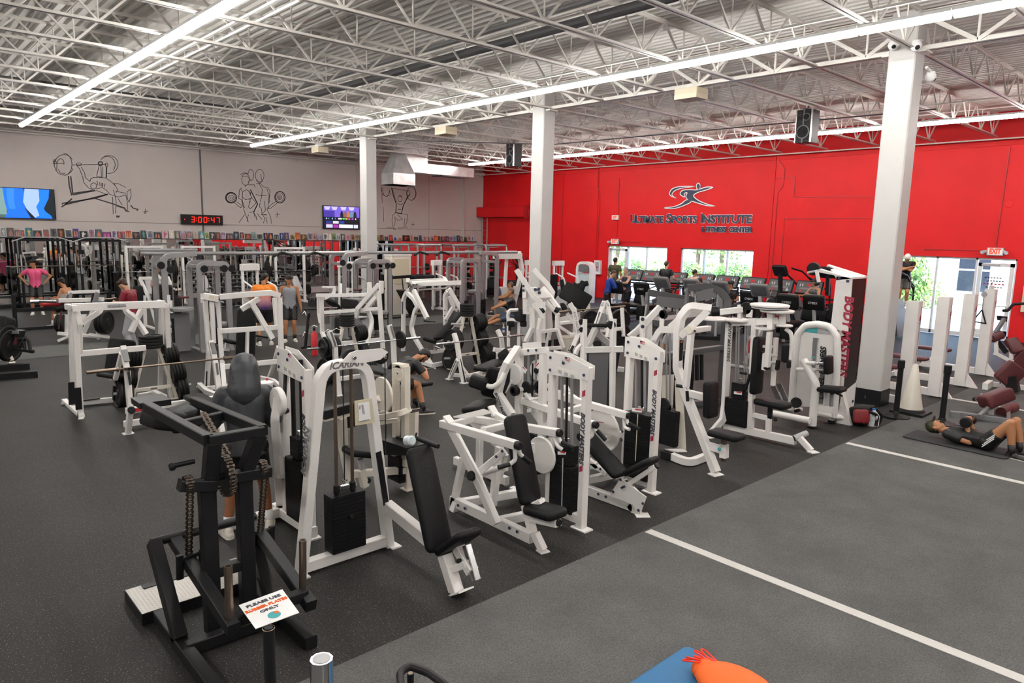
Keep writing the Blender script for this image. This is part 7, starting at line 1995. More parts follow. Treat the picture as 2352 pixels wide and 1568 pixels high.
ribbon('ink_line','ink','y',30.895,0.022,[[19.809,5.025,19.802,4.943,19.783,4.864,19.754,4.796,19.716,4.74,19.671,4.702,19.623,4.683,19.574,4.685,19.527,4.707,19.485,4.748,19.452,4.805,19.428,4.875,19.415,4.954,19.415,5.036,19.426,5.117],[19.792,4.739,19.743,4.71,19.69,4.691,19.636,4.683,19.582,4.686,19.53,4.699,19.481,4.723,19.438,4.756,19.4,4.798,19.37,4.847,19.347,4.902,19.334,4.961,19.33,5.022,19.335,5.084,19.349,5.144],[19.358,5.094,19.38,4.339],[19.423,4.15,19.468,3.412],[19.952,5.105,20.881,5.012],[21.437,4.92,21.409,4.765,21.328,4.638,21.212,4.564,21.085,4.558,20.97,4.621,20.891,4.739,20.863,4.89,20.892,5.043,20.971,5.169,21.085,5.243,21.213,5.251,21.328,5.19,21.409,5.071,21.437,4.92],[21.179,5.199,21.23,5.195,21.278,5.176,21.321,5.143,21.357,5.099,21.384,5.045,21.401,4.983,21.407,4.918,21.401,4.852,21.384,4.789,21.357,4.732,21.321,4.684,21.277,4.646,21.229,4.622,21.178,4.613],[21.059,4.9,21.047,4.836,21.014,4.783,20.967,4.753,20.914,4.75,20.866,4.776,20.834,4.825,20.822,4.888,20.834,4.951,20.867,5.004,20.914,5.035,20.967,5.037,21.015,5.012,21.048,4.963,21.059,4.9],[20.568,4.608,20.555,4.54,20.519,4.485,20.468,4.453,20.41,4.45,20.359,4.478,20.324,4.53,20.312,4.596,20.325,4.664,20.36,4.719,20.412,4.751,20.469,4.754,20.52,4.727,20.556,4.675,20.568,4.608],[20.324,4.669,20.411,4.746,20.557,4.68],[19.923,5.127,20.035,4.751,20.206,4.326,20.175,3.89,20.525,3.854,20.632,4.247,20.94,4.796],[19.98,5.082,20.15,4.612,20.264,4.425],[21.029,4.874,20.821,4.547,20.644,4.296],[20.264,4.377,20.468,4.289,20.585,4.367],[20.292,4.064,20.496,4.072],[20.175,3.89,19.972,3.739,19.942,3.496,19.997,3.11,20.171,3.055,20.026,3.038],[20.116,3.695,20.144,3.453,20.055,3.111],[20.291,3.797,20.582,3.563,20.289,3.506,20.173,3.6],[20.525,3.854,20.891,3.817,20.878,3.571,20.758,3.15,20.907,3.128],[20.73,3.616,20.67,3.148],[19.653,3.127,19.94,3.109],[20.317,3.117,20.699,3.134],[21.117,3.331,21.328,3.311],[21.238,3.433,21.207,3.234],[19.781,5.071,19.864,4.742]],CUR)
ribbon('brush_line','ink','y',30.895,0.045,[[19.923,5.127,20.035,4.751,20.206,4.326,20.175,3.89,20.525,3.854,20.632,4.247,20.94,4.796]],CUR)
m('runner_emblem','dark running-figure emblem with white edge above the gym name','wall emblem',25.955,17.4,4.7)
emb('head_dot',[16.813,5.082,16.814,5.049,16.821,5.019,16.834,4.993,16.853,4.973,16.874,4.961,16.898,4.958,16.923,4.963,16.947,4.976,16.968,4.997,16.985,5.024,16.997,5.055,17.002,5.088,17.001,5.121,16.994,5.151,16.981,5.177,16.963,5.196,16.941,5.208,16.917,5.212,16.892,5.207,16.868,5.193,16.847,5.172,16.83,5.145,16.819,5.115])
emb('body',[17.784,4.807,17.67,4.94,17.308,4.963,17.047,4.939,16.832,4.966,16.527,5.039,16.22,5.019,16.519,4.923,16.902,4.834,17.11,4.705,16.879,4.516,16.478,4.359,16.108,4.271,16.473,4.292,16.951,4.416,17.359,4.542,17.489,4.68,17.439,4.832,17.579,4.802,17.549,4.665,17.696,4.719])
emb('arm_sweep',[18.326,4.838,18.192,5.024,17.804,5.104,17.176,5.084,17.636,5.041,18.001,4.967,18.179,4.834,18.172,4.73,18.02,4.641,18.234,4.715])
emb('rear_leg',[18.541,4.223,18.078,4.262,17.713,4.378,17.439,4.544,17.212,4.455,17.545,4.307,17.99,4.192,18.368,4.186])
# screens, clock, speakers, ducts
speaker(17.474,8.374,6.15,'near the right-hand column')
speaker(17.488,19.111,6.15,'left of the middle column')
PICS=[(3.695,.163,.329,'7a8088','c0c0c0'),(3.905,.198,.32,'4a4a4c','a87060'),(4.106,.138,.259,'6a5a5a','b89088'),(4.26,.12,.262,'5a4a48','c06050'),
(4.457,.204,.331,'1f6a78','c0b070'),(4.71,.253,.243,'2a2628','b06050'),(4.977,.21,.301,'6a5450','a04838'),(5.215,.178,.32,'55585c','202226'),
(5.446,.211,.324,'2a1a18','b06030'),(5.69,.219,.288,'55585c','30343a'),(5.927,.185,.333,'4a3580','d08a40'),(6.176,.237,.241,'181a1c','d8d8d8'),
(6.446,.203,.33,'8a7aa0','a05a50'),(6.689,.219,.32,'3a5a6a','c07050'),(6.961,.273,.226,'803a70','c060a0'),(7.215,.186,.302,'a89ab0','50405a'),
(7.399,.123,.249,'a84a48','60a0a8'),(7.543,.098,.251,'a05058','50989a'),(7.73,.231,.311,'b05030','e09050'),(7.992,.261,.243,'181c22','805040'),
(8.265,.183,.307,'303840','40a098'),(8.51,.241,.31,'8a8a98','585868'),(8.783,.244,.242,'282c34','b07060'),(9.066,.219,.32,'c8b0b8','b05060'),
(9.329,.194,.319,'d0c0b0','e8e0d0'),(9.543,.153,.31,'707068','a09888'),(9.761,.198,.327,'b0a0b8','b06058'),(10.019,.21,.318,'5a6070','c07060'),
(10.266,.203,.29,'b8a8a0','a89888'),(10.514,.206,.308,'4a9098','c0c8c0'),(10.726,.162,.284,'90a048','506030'),(10.957,.233,.287,'303030','a8a8a0'),
(11.186,.166,.282,'5a4040','c06848'),(11.404,.201,.295,'7a5a78','b090a8'),(11.681,.289,.242,'405058','b07068'),(11.964,.211,.318,'202a38','8a8a90'),
(12.208,.209,.313,'302830','b86850'),(12.474,.261,.24,'6a4038','b85838'),(12.737,.189,.321,'90a0a0','50686a'),(13.01,.293,.238,'50604a','302a28'),
(13.282,.179,.282,'30204a','c07048'),(13.513,.212,.285,'2a2048','d07838'),(13.776,.256,.234,'303838','5a8a58'),(14.028,.175,.293,'303a78','a0a0b8'),
(14.259,.214,.316,'4a4870','9a8070'),(14.538,.276,.245,'a89058','605038'),(14.81,.225,.325,'b05828','e08848'),(15.092,.283,.243,'584828','b08848'),
(15.415,.231,.314,'88808a','585068'),(15.645,.166,.339,'c8b8b0','904838'),(15.906,.208,.255,'a8a8b8','7868a8'),(16.194,.268,.31,'c8c8c0','405058'),
(16.441,.154,.289,'e8d8d0','f0e8e0'),(16.643,.185,.307,'88a870','405838'),(16.878,.222,.31,'c0c8c8','505a60'),(17.116,.189,.298,'585858','c0c0c0'),
(17.379,.263,.264,'d0a8b0','b05068'),(17.659,.23,.306,'a06838','604028'),(17.918,.226,.229,'585848','a89878'),(18.157,.185,.275,'a08838','403828'),
(18.917,.107,.265,'a88ab0','6a4a70'),(19.085,.154,.277,'b0a060','6a7a40'),(19.297,.196,.28,'6a4840','a06848'),(19.561,.257,.223,'303438','6a4a40'),
(19.828,.201,.287,'c02828','e05048'),(20.089,.245,.24,'b8c8d8','2a4878'),(20.376,.254,.208,'d0a890','a05848'),(20.754,.424,.278,'301a18','a04828'),
(21.094,.155,.304,'c8a898','b03838'),(21.384,.296,.22,'282c30','58585a'),(21.653,.178,.291,'485a78','2a3038'),(21.945,.212,.263,'d0a0a8','a84858'),
(22.177,.188,.267,'b0a878','586a48'),(22.416,.209,.269,'c8a0a8','783848'),(22.649,.191,.288,'c85828','e89058'),(22.875,.18,.291,'301c18','8a4828'),
(23.143,.276,.241,'784850','b87878'),(23.43,.218,.271,'584858','a06868'),(23.7,.254,.237,'5a4a78','a8789a'),(23.961,.188,.289,'80b0b8','3a7078'),
(24.193,.21,.314,'383040','8a7888'),(24.421,.177,.295,'504848','a89898'),(24.68,.228,.232,'485840','283028'),(24.953,.223,.307,'c8b0a8','984838'),
(25.197,.197,.31,'c8c8d8','586aa8')]
NPIC=len(PICS)
for i,(x,w,h,bg,fg) in enumerate(PICS):
    poster(i,x,w,h,bg,fg,f'small {cname(bg)} picture card, {ordn(i)} from the left end of the mirror ledge')
# ---- lettering on the red wall
CUR = thing('wall_sign', 'raised dark lettering naming the gym on the red wall', 'sign', (25.96, 17.35, 3.7))
def word(cap, rest, y, z, hc, hr, wc, wr, k='navy'):
    for s, h, w, yy in ((cap, hc, wc, y), (rest, hr, wr, y-wc-.02)):
        if not s: continue
        txfit('letter_edge', 'sign', s, h, w, 25.965, yy+.0, z+h/2, 0, -1, 0, 0, 0, 1, bold=.03, ext=.005)
        txfit('lettering', k, s, h, w*.985, 25.94, yy-.006, z+h/2, 0, -1, 0, 0, 0, 1, bold=.014, ext=.012)
word('U', 'LTIMATE', 20.38, 3.56, .35, .29, .29, 1.50)
word('S', 'PORTS', 18.43, 3.56, .37, .29, .27, 1.27)
word('I', 'NSTITUTE', 16.70, 3.57, .37, .30, .075, 2.25)
word('&', '', 16.63, 3.215, .19, .17, .17, 0); word('', 'FITNESS', 16.41, 3.215, .2, .19, -.02, .96); word('', 'CENTER', 15.36, 3.215, .2, .19, -.02, 1.07)
# ---- screens on the grey wall
def tv(x0, x1, z0, z1, lab):
    m('wall_screen', lab, 'television', (x0+x1)/2, YG, (z0+z1)/2)
    bx('housing', 'k', x0, YG-.11, z0, x1, YG-.03, z1); bx('bracket', 'k', (x0+x1)/2-.2, YG-.03, (z0+z1)/2-.2, (x0+x1)/2+.2, YG-.001, (z0+z1)/2+.2)
    def patch(nm, h, e, *uv, d=0):
        P = [(x0+.025+(x1-x0-.05)*u, YG-.1105-d, z0+.025+(z1-z0-.05)*v) for u, v in uv]
        _put(nm, MB().prism(P, (0, -.0015, 0)), hm(h, e))
    return patch
pt = tv(3.36, 5.33, 3.13, 4.22, 'larger lit wall screen showing blue shapes, left of the bench-press mural')
R4 = lambda a, b, c, d: ((a, c), (b, c), (b, d), (a, d))
pt('screen', '0a1a22', 1, *R4(0, 1, 0, 1)); pt('picture_patch', '86a8a4', 1.1, *R4(.0, .24, .1, 1), d=.002); pt('picture_patch', '56706c', 1, *R4(.0, .24, 0, .12), d=.002)
pt('picture_figure', '0868f0', 1.5, (.2,1),(.52,1),(.55,.6),(.53,.3),(.6,0),(.2,0),(.25,.2),(.22,.5), d=.004); pt('picture_figure', '2a80f8', 1.4, (.26,1),(.38,1),(.36,.6),(.38,.3),(.28,.3),(.26,.55), d=.006)
pt('picture_figure', '9ab4f8', 1.5, (.54,1),(.76,1),(.76,.6),(.7,.4),(.74,.1),(.67,.02),(.55,.3),(.5,.55), d=.006); pt('picture_figure', '0a70f8', 1.6, (.74,1),(.93,1),(.91,.7),(.82,.35),(.84,.25),(.93,.1),(.95,0),(.66,0),(.72,.15),(.7,.5), d=.005)
pt = tv(16.08, 18.02, 3.0, 4.09, 'smaller lit wall screen showing a menu, beside the far left column')
pt('screen', '0a1030', 1, *R4(0, 1, 0, 1)); pt('menu_banner', '7a62d8', 1.2, *R4(0, 1, .52, 1), d=.002); pt('menu_banner', '4a3aa8', 1.1, *R4(0, .3, .52, .8), d=.003)
for u in (.1, .3, .55, .78): pt('menu_glow', 'c0b8f8', 1.4, (u-.09,.99),(u+.09,.99),(u+.05,.84),(u-.05,.84), d=.003)
for u, h in ((.5,'201828'),(.6,'a06858'),(.69,'d08858'),(.78,'70a0b0'),(.88,'302030')): pt('menu_figure', h, 1, (u-.045,.52),(u+.045,.52),(u+.04,.68),(u+.015,.8),(u-.015,.8),(u-.04,.68), d=.005)
for u, w, h in ((.06,.03,'e0e8ff'),(.13,.02,'60a8e8'),(.22,.03,'90c8f0'),(.31,.02,'60a8e8'),(.4,.1,'f0f0f0'),(.52,.06,'60d860'),(.6,.06,'e0d040'),(.68,.06,'e05090'),(.78,.05,'c060c0'),(.88,.03,'f0f0f0')): pt('menu_key', h, 1.2, *R4(u, u+w, .42, .48), d=.003)
for u, w, v, hh, h in ((.06,.16,.22,.12,'1a3a90'),(.25,.16,.22,.12,'e0e0e8'),(.43,.14,.22,.12,'2848a0'),(.62,.34,.22,.14,'101018'),(.06,.18,.03,.15,'d8d8f0'),(.26,.14,.03,.15,'b030b0'),(.42,.4,.03,.16,'f0f0ff'),(.84,.12,.03,.16,'e0e0f0'),(.06,.18,.19,.02,'c0307a')): pt('menu_tile', h, 1.1, *R4(u, u+w, v, v+hh), d=.003)
# ---- wall clock
m('wall_clock', 'black digital wall clock with red digits on the grey wall', 'clock', 10.56, YG, 3.27)
bx('housing', 'k', 9.72, YG-.12, 3.06, 11.40, YG-.01, 3.47); hm('ff2010', 2.2)
SEG = {'3': 'abgcd', '0': 'abcdef', '4': 'fgbc', '7': 'abc'}
def seg7(ch, x, z, w, h):
    L = {'a': ((0,1),(1,1)), 'b': ((1,1),(1,.5)), 'c': ((1,.5),(1,0)), 'd': ((0,0),(1,0)), 'e': ((0,.5),(0,0)), 'f': ((0,1),(0,.5)), 'g': ((0,.5),(1,.5))}
    mb = MB()
    for s in SEG[ch]:
        (a, b), (c, d) = L[s]
        sl = .12
        mb.sweep([(x+(a+sl*b)*w*.9+.01, YG-.123, z+b*h), (x+(c+sl*d)*w*.9+.01, YG-.123, z+d*h)], rect(.03, .004, .001), up=(0, 1, 0))
    _put('digit', mb, 'cff2010e')
for ch, x in (('3', 10.10), ('0', 10.38), ('0', 10.60), ('4', 10.90), ('7', 11.12)): seg7(ch, x, 3.16, .13, .21)
for z in (3.22, 3.31): bx('colon', 'cff2010e', 10.80, YG-.126, z, 10.83, YG-.12, z+.03)
bx('colon', 'cff2010e', 10.29, YG-.126, 3.22, 10.32, YG-.12, 3.25); bx('colon', 'cff2010e', 10.29, YG-.126, 3.31, 10.32, YG-.12, 3.34); bx('indicator', 'cff2010e', 9.83, YG-.126, 3.25, 9.86, YG-.12, 3.28)
# ---- exit signs
def exit_sign(y, z, heads, lab, w=.42, h=.24):
    m('exit_sign', lab, 'exit sign', XR, y, z)
    bx('housing', 'lg' if heads else 'sign', XR-.1, y-w/2, z-h/2, XR-.005, y+w/2, z+h/2); bx('face', hm('ffe8e0', .9), XR-.104, y-w*.44, z-h*.4, XR-.099, y+w*.44, z+h*.4)
    txfit('lettering', hm('f84a30', 1.1), 'EXIT', h*.62, w*.7, XR-.106, y+w*.35, z, 0, -1, 0, 0, 0, 1, bold=.012)
    if heads:
        for s in (-1, 1):
            rd('lamp_head', 'lg', .05, XR-.06, y+s*w*.52, z+.0, XR-.2, y+s*w*.72, z-.03, n=12); cy('lamp_lens', 'glassc', .055, XR-.2, y+s*w*.72, z-.03, XR-.215, y+s*w*.73, z-.035)
exit_sign(21.26, 3.81, False, 'small white exit sign without lamps, left of the gym lettering', .36, .2)
exit_sign(21.22, 2.70, True, 'exit sign with lamp heads over the far left glass door')
exit_sign(6.08, 2.74, True, 'exit sign with lamp heads over the right-hand glass door', .44, .24)
# ---- cream emergency boxes, cameras
for y, x, lab in ((9.18, 13.6, 'cream box under the girder, nearest of the three'), (18.0, 13.6, 'cream box under the girder, between the far columns'), (26.2, 13.6, 'cream box under the girder, smallest and farthest')):
    m('emergency_light_box', lab, 'ceiling box', x, y, 6.07); bx('case', 'tan', x-.22, y-.28, 5.95, x+.22, y+.28, 6.17); bx('seam', 'lg', x-.222, y-.282, 6.06, x+.222, y+.282, 6.064); bx('hanger', 'steel', x-.05, y-.05, 6.17, x+.05, y+.05, 6.21)
def camera(x, y, z, dx, dy, lab):
    m('security_camera', lab, 'camera', x, y, z)
    cy('mount', 'sign', .07, x, y, z, x, y, z+.06); o = MB(); o.ball((x, y, z-.03), .09, .09, .09, 14, 10); _put('dome', o, 'sign', True, 60); o = MB(); o.ball((x+dx*.06, y+dy*.06, z-.06), .045, .045, .045, 10, 8); _put('lens', o, 'k', True, 60)
    rd('arm', 'sign', .025, x, y, z+.05, 13.5 if x < 13.6 else 13.7, y, z+.09)
camera(13.25, 4.95, 6.33, -.7, -.3, 'white dome camera on the right column, left of the pair'); camera(13.28, 4.6, 6.26, -.7, -.5, 'white dome camera on the right column, right of the pair'); camera(13.95, 4.55, 5.86, .2, -.7, 'white dome camera under the girder right of the right column'); camera(13.22, 22.75, 6.35, -.7, -.3, 'small dome camera on the far left column')
# ---- metal ducts near the corner
m('duct_boot', 'bare metal duct boot with a wide square mouth, hanging beside the far left column', 'duct', 17.4, 26.5, 5.2)
def frust(nm, b, t_, mt='duct'):
    (x0, x1, y0, y1, z), (u0, u1, v0, v1, w) = b, t_
    _put(nm, MB().add([(x0,y0,z),(x1,y0,z),(x1,y1,z),(x0,y1,z),(u0,v0,w),(u1,v0,w),(u1,v1,w),(u0,v1,w)], [(3,2,1,0),(4,5,6,7),(0,1,5,4),(1,2,6,5),(2,3,7,6),(3,0,4,7)]), mt)
DX, DY = 16.87, 26.0
frust('mouth', (DX, DX+1.12, DY, DY+.95, 4.95), (DX, DX+1.12, DY, DY+.95, 5.42)); frust('hood', (DX, DX+1.12, DY, DY+.95, 5.42), (DX+.35, DX+.78, DY+.25, DY+.75, 6.25)); frust('neck', (DX+.35, DX+.78, DY+.25, DY+.75, 6.25), (DX+.35, DX+.78, DY+.25, DY+.75, 6.9)); frust('flange', (DX-.03, DX+1.15, DY-.03, DY+.98, 4.93), (DX-.03, DX+1.15, DY-.03, DY+.98, 4.93))
m('duct_elbow', 'long bare metal duct elbow ending towards the red wall, right of the boot', 'duct', 20.6, 26.4, 5.6)
frust('drop', (18.0, 19.3, 26.9, 27.9, 5.6), (18.0, 19.3, 26.9, 27.9, 6.9)); frust('arm', (19.3, 22.07, 26.95, 27.9, 5.6), (19.3, 22.07, 26.95, 27.9, 6.03)); frust('seam', (19.28, 19.32, 26.93, 27.92, 5.59), (19.28, 19.32, 26.93, 27.92, 6.05)); frust('grille', (20.2, 21.9, 27.0, 27.8, 5.56), (20.2, 21.9, 27.0, 27.8, 5.6), 'gr')
# ================================================================ repeated equipment: one of each, then copies
def place(proto, spots):
    for i, s in enumerate(spots):
        x, y, rz, lab = s[:4]; z = s[4] if len(s) > 4 else 0
        if i == 0: o = proto; o.location = (x, y, z); o.rotation_euler = (0, 0, rz); o['label'] = lab
        else: copy_tree(proto, (x, y, z), rz, lab)
# --- treadmill (user faces +x)
tm = m('treadmill', '', 'treadmill', 0, 0, 0, 'treadmills facing the windows')
pd('deck', 'k', .8, .2, -1.1, 0, .12, .75, 0, .12, 0, 1, 0); bx('belt', 'gr', -1.05, -.26, .215, .4, .26, .226)
for s in (-1, 1): t('upright', 'k', .09, .07, .62, s*.38, .15, .42, s*.38, 1.15); rd('handrail', 'gr', .028, -.15, s*.37, .95, .3, s*.38, 1.05, .45, s*.38, 1.12, r=.1); bx('side_rail', 'gr', -1.05, s*.33-.06, .2, .4, s*.33+.06, .25)
pd('hood', 'gr', .75, .22, .35, 0, .26, .8, 0, .26, 0, 1, 0)
pd('console', 'k', .92, .09, .42, 0, 1.17, .62, 0, 1.62, 0, 1, 0); t('cross_grip', 'k', .06, .06, .38, -.38, 1.1, .38, .38, 1.1)
N_ = Vector((-.914, 0, .406))
def face(nm, mt, u0, u1, v0, v1, lift):
    c = Vector((.52, 0, 1.395)); U = Vector((0, -1, 0)); Vv = Vector((.406, 0, .914))
    P = [c+N_*(.046+lift)+U*u+Vv*v for u, v in ((u0, v0), (u1, v0), (u1, v1), (u0, v1))]
    _put(nm, MB().prism(P, N_*.004), mt)
face('console_face', 'mg', -.42, .42, -.2, .2, 0); face('display', hm('c02028', .8), -.08, .08, .03, .13, .004)
for u in (-.3, -.22, .22, .3): face('key', 'lg', u-.02, u+.02, .02, .12, .004)
face('key_row', 'gr', -.3, .3, -.08, -.02, .004); face('stop_key', hm('b02020'), -.3, -.2, -.17, -.1, .004); face('fan', 'lg', .24, .32, -.18, -.1, .004)
place(tm, [(22.6, 17.87, 0, 'treadmill with red-lit console, leftmost, behind the older person in the navy tank'), (22.6, 16.95, 0, 'treadmill with red-lit console, second from the left in the window row'), (22.6, 15.78, 0, 'treadmill with the person in a black tee standing on it'), (22.6, 14.6, 0, 'treadmill with the person in a black cap on it'), (22.6, 13.6, 0, 'treadmill with red-lit console, under the right end of the middle window'), (22.6, 12.58, 0, 'treadmill with red-lit console, just right of the middle window'), (22.6, 11.55, 0, 'treadmill with red-lit console, second from the right in the row'), (22.6, 10.55, 0, 'treadmill with red-lit console, rightmost, behind the person in the grey tank')])
# --- arc trainer (user faces +x, so the console back looks along +x)
ar = m('arc_trainer', '', 'elliptical trainer', 0, 0, 0, 'arc trainers in front of the treadmills')
pd('base_shell', 'gr', .6, .5, .1, 0, .32, .95, 0, .32, 0, 1, 0); t('frame', 'gr', .12, .1, -.9, 0, .08, .9, 0, .08); t('mast', 'lg', .1, .08, .55, 0, .5, .68, 0, 1.32)
pd('console', 'gr', .58, .1, .62, 0, 1.3, .84, 0, 1.68, 0, 1, 0); pd('console_back', 'mg', .46, .06, .70, 0, 1.34, .87, 0, 1.64, 0, 1, 0)
for s in (-1, 1):
    t('rail', 'mg', .09, .13, .75, s*.3, .85, .1, s*.33, 1.0, -.55, s*.33, .95, -.85, s*.33, .55, -.9, s*.33, .1, r=.35); rd('arm_bar', 'k', .022, .55, s*.33, .55, .5, s*.33, 1.1, .3, s*.36, 1.5, r=.1); bx('pedal', 'k', -.3, s*.16-.08, .35, .1, s*.16+.08, .39); rd('grip', 'k', .028, .32, s*.36, 1.3, .3, s*.36, 1.52)
rd('handle_loop', 'k', .02, .62, -.3, 1.25, .3, -.3, 1.3, .3, .3, 1.3, .62, .3, 1.25, r=.1)
place(ar, [(19.9, 13.64, PI, 'grey arc trainer with a curved rail, in front of the person in the black tee'), (19.9, 12.5, PI, 'grey arc trainer with a curved rail, in front of the person in the black cap'), (19.9, 11.5, PI, 'grey arc trainer beside the young man in a black tee with a yellow mark'), (19.9, 10.2, PI, 'grey arc trainer with a tilted grey console, between two treadmills right of the middle window')])
# --- recumbent / upright bike with big rounded console back
bk = m('exercise_bike', '', 'exercise bike', 0, 0, 0, 'black bikes with rounded consoles')
pd('shell', 'kb', .3, .5, -.2, 0, .38, .6, 0, .38, 0, 1, 0); t('frame', 'gr', .1, .08, -1.1, 0, .1, .6, 0, .1); t('mast', 'lg', .08, .07, .35, 0, .5, .5, 0, 1.05)
pd('console', 'kb', .62, .13, .46, 0, 1.0, .58, 0, 1.42, 0, 1, 0); t('trim', 'gr', .5, .02, .53, 0, 1.42, .58, 0, 1.44); tx('lettering', 'lg', .09, 'CYBEX', .606, 0, 1.2, 0, 1, 0, -.27, 0, .96, bold=.001)
pd('seat', 'kb', .42, .1, -.75, 0, .5, -.35, 0, .52, 0, 1, 0); pd('backrest', 'kb', .42, .1, -.8, 0, .58, -.98, 0, 1.1, 0, 1, 0); rd('handle', 'k', .02, .4, -.3, 1.0, .15, -.28, 1.05, .15, .28, 1.05, .4, .3, 1.0, r=.1)
for s in (-1, 1): cy('crank', 'gr', .12, .2, s*.16, .35, .2, s*.2, .35); bx('pedal', 'k', .22, s*.28-.05, .25, .34, s*.28+.05, .28); rd('side_grip', 'k', .018, -.6, s*.26, .5, -.5, s*.3, .75)
bp_ = [(A_[0], A_[1]) for A_ in ((19.7, 15.55), (19.7, 14.55), (19.9, 10.6), (19.9, 9.43), (20.2, 8.98))]
place(bk, [(19.6, 15.5, PI, 'black bike with rounded console, in front of the person in the blue shirt', -.35), (19.9, 14.6, PI, 'black bike with rounded console, beside the older person in the navy tank', -.1), (19.9, 10.6, PI, 'black bike with rounded lettered console, right of the young man in a black tee'), (19.9, 9.43, PI, 'black bike with rounded lettered console, behind the round white cam discs', .02), (20.4, 8.9, PI, 'black bike with rounded lettered console, under the person in the grey tank', .1)])
for o in list(COL.objects):
    if o.name.startswith('exercise_bike') and o.parent is None: o.location.z = 0
# --- stair climber (user faces +x); steps, casing, rails, console
stc = m('stair_climber', '', 'stair climber', 0, 0, 0, 'stair climbers by the red wall')
_put('casing', MB().prism([(-.75, -.42, .05), (.35, -.42, .05), (.75, -.42, .9), (.55, -.42, 1.25), (.2, -.42, 1.2)], (0, .07, 0)), 'gr'); _put('casing', MB().prism([(-.75, .35, .05), (.35, .35, .05), (.75, .35, .9), (.55, .35, 1.25), (.2, .35, 1.2)], (0, .07, 0)), 'gr')
for i in range(5): bx('step', 'k', -.6+.2*i, -.35, .22+.2*i, -.38+.2*i, .35, .27+.2*i)
pd('motor_cover', 'kb', .8, .5, .2, 0, .5, .75, 0, .5, 0, 1, 0); t('mast', 'k', .12, .1, .55, 0, 1.2, .62, 0, 1.9); pd('console', 'kb', .55, .14, .55, 0, 1.78, .72, 0, 2.12, 0, 1, 0)
for s in (-1, 1): rd('rail', 'k', .028, -.7, s*.42, .3, -.62, s*.43, 1.45, .1, s*.43, 1.95, .55, s*.4, 2.05, r=.2); rd('rail_loop', 'k', .022, -.2, s*.45, 1.75, -.5, s*.47, 1.6, -.5, s*.47, 1.3, -.25, s*.45, 1.35, r=.1); cy('end_disc', 'lg', .2, -.55, s*.4, .35, -.55, s*.44, .35)
place(stc, [(23.9, 8.25, PI, 'dark stair climber with the person in a white cap on it'), (23.6, 9.9, PI, 'dark stair climber whose console shows left of the right-hand column'), (22.9, 11.0, PI*.9, 'dark stair climber whose tilted head shows above the person in the grey tank')])
# --- elliptical with dark green console
el = m('elliptical_trainer', '', 'elliptical trainer', 0, 0, 0, 'ellipticals near the roller shutter')
pd('front_shell', 'kb', .5, .7, .2, 0, .45, .85, 0, .45, 0, 1, 0); t('frame', 'k', .1, .08, -1, 0, .08, .8, 0, .08); t('mast', 'k', .1, .08, .4, 0, .7, .5, 0, 1.55); pd('console', hm('22302e'), .5, .1, .34, 0, 1.6, .58, 0, 2.02, 0, 1, 0)
for s in (-1, 1): rd('swing_arm', 'k', .022, .3, s*.3, .5, .4, s*.32, 1.2, .15, s*.35, 1.75, .05, s*.35, 1.9, r=.1); rd('fixed_handle', 'k', .018, .5, s*.2, 1.5, .75, s*.32, 1.7, .8, s*.32, 2.0, .65, s*.3, 2.0, r=.06); bx('pedal', 'k', -.45, s*.16-.08, .35, 0, s*.16+.08, .4); t('foot_link', 'gr', .05, .06, -.9, s*.16, .2, .35, s*.16, .42)
place(el, [(22.6, 25.3, PI*.85, 'elliptical with dark green console, left of the pair by the roller shutter'), (22.8, 23.9, PI*.85, 'elliptical with dark green console, right of the pair by the roller shutter')])
# --- silver cable towers joined by an overhead pipe
ct = m('cable_tower', '', 'cable machine', 0, 0, 0, 'silver cable towers joined overhead')
for y in (-.36, .36): t('arch', 'sv', .1, .12, -.72, y, 0, -.72, y, 2.3, .0, y, 2.36, r=.15); t('arch', 'sv', .1, .12, .05, y, 0, .05, y, 2.12, .72, y, 2.12, .72, y, 0, r=.16); t('arch_bar', 'sv', .05, .05, .05, y, 1.92, .72, y, 1.92)
for x in (-.72, .05, .72): t('foot', 'sv', .1, .05, x, -.5, .025, x, .5, .025); t('top_tie', 'sv', .08, .08, x, -.36, 2.05, x, .36, 2.05)
for sx_, sy_ in ((-.35, 0), (.38, 0)):
    sk(sx_, sy_, .12, .3, .2, .7, 14)
    for k in (-.1, .1): rd('guide_rod', 'c', .014, sx_+k, sy_, .1, sx_+k, sy_, 2.05)
    rd('cable', 'k', .006, sx_, sy_, .85, sx_, sy_, 2.05)
for x, y, z in ((-.8, -.42, 2.1), (.15, -.42, 2.0), (.62, -.42, 2.0), (.8, -.42, 2.0), (-.6, -.42, 2.0)): cy('pulley', 'k', .085, x, y-.02, z, x, y+.02, z)
cy('shelf', 'sv', .26, -.36, -.3, 1.02, -.36, -.3, 1.1); cy('shelf', 'sv', .26, .4, -.3, .62, .4, -.3, .7)
for x in (-.36, .38): rd('grip', 'mar', .025, x-.12, -.45, 1.35, x+.12, -.45, 1.35); rd('cable', 'k', .006, x, -.44, 1.35, x, -.42, 2.0); bx('label_plate', 'sign', x-.35, -.425, 1.2, x-.28, -.42, 1.42)
bx('stack_cover', 'gr', -.52, -.22, .05, -.18, -.2, .95)
place(ct, [(5.75, 17.65, 0, 'silver cable tower with arched tops, leftmost of the three'), (10.35, 17.65, 0, 'silver cable tower with arched tops, beside the far left column'), (14.45, 17.65, PI, 'silver cable tower with arched tops, left of the seated pair')])
m('overhead_pipe', 'long silver pull-up pipe linking the silver cable towers', 'pull-up bar', 10, 17.5, 2.33)
rd('pipe', 'sv', .045, 4.6, 17.45, 2.36, 16.2, 17.45, 2.36, n=12); rd('pipe', 'sv', .04, 4.7, 17.95, 2.42, 6.0, 17.95, 2.42)
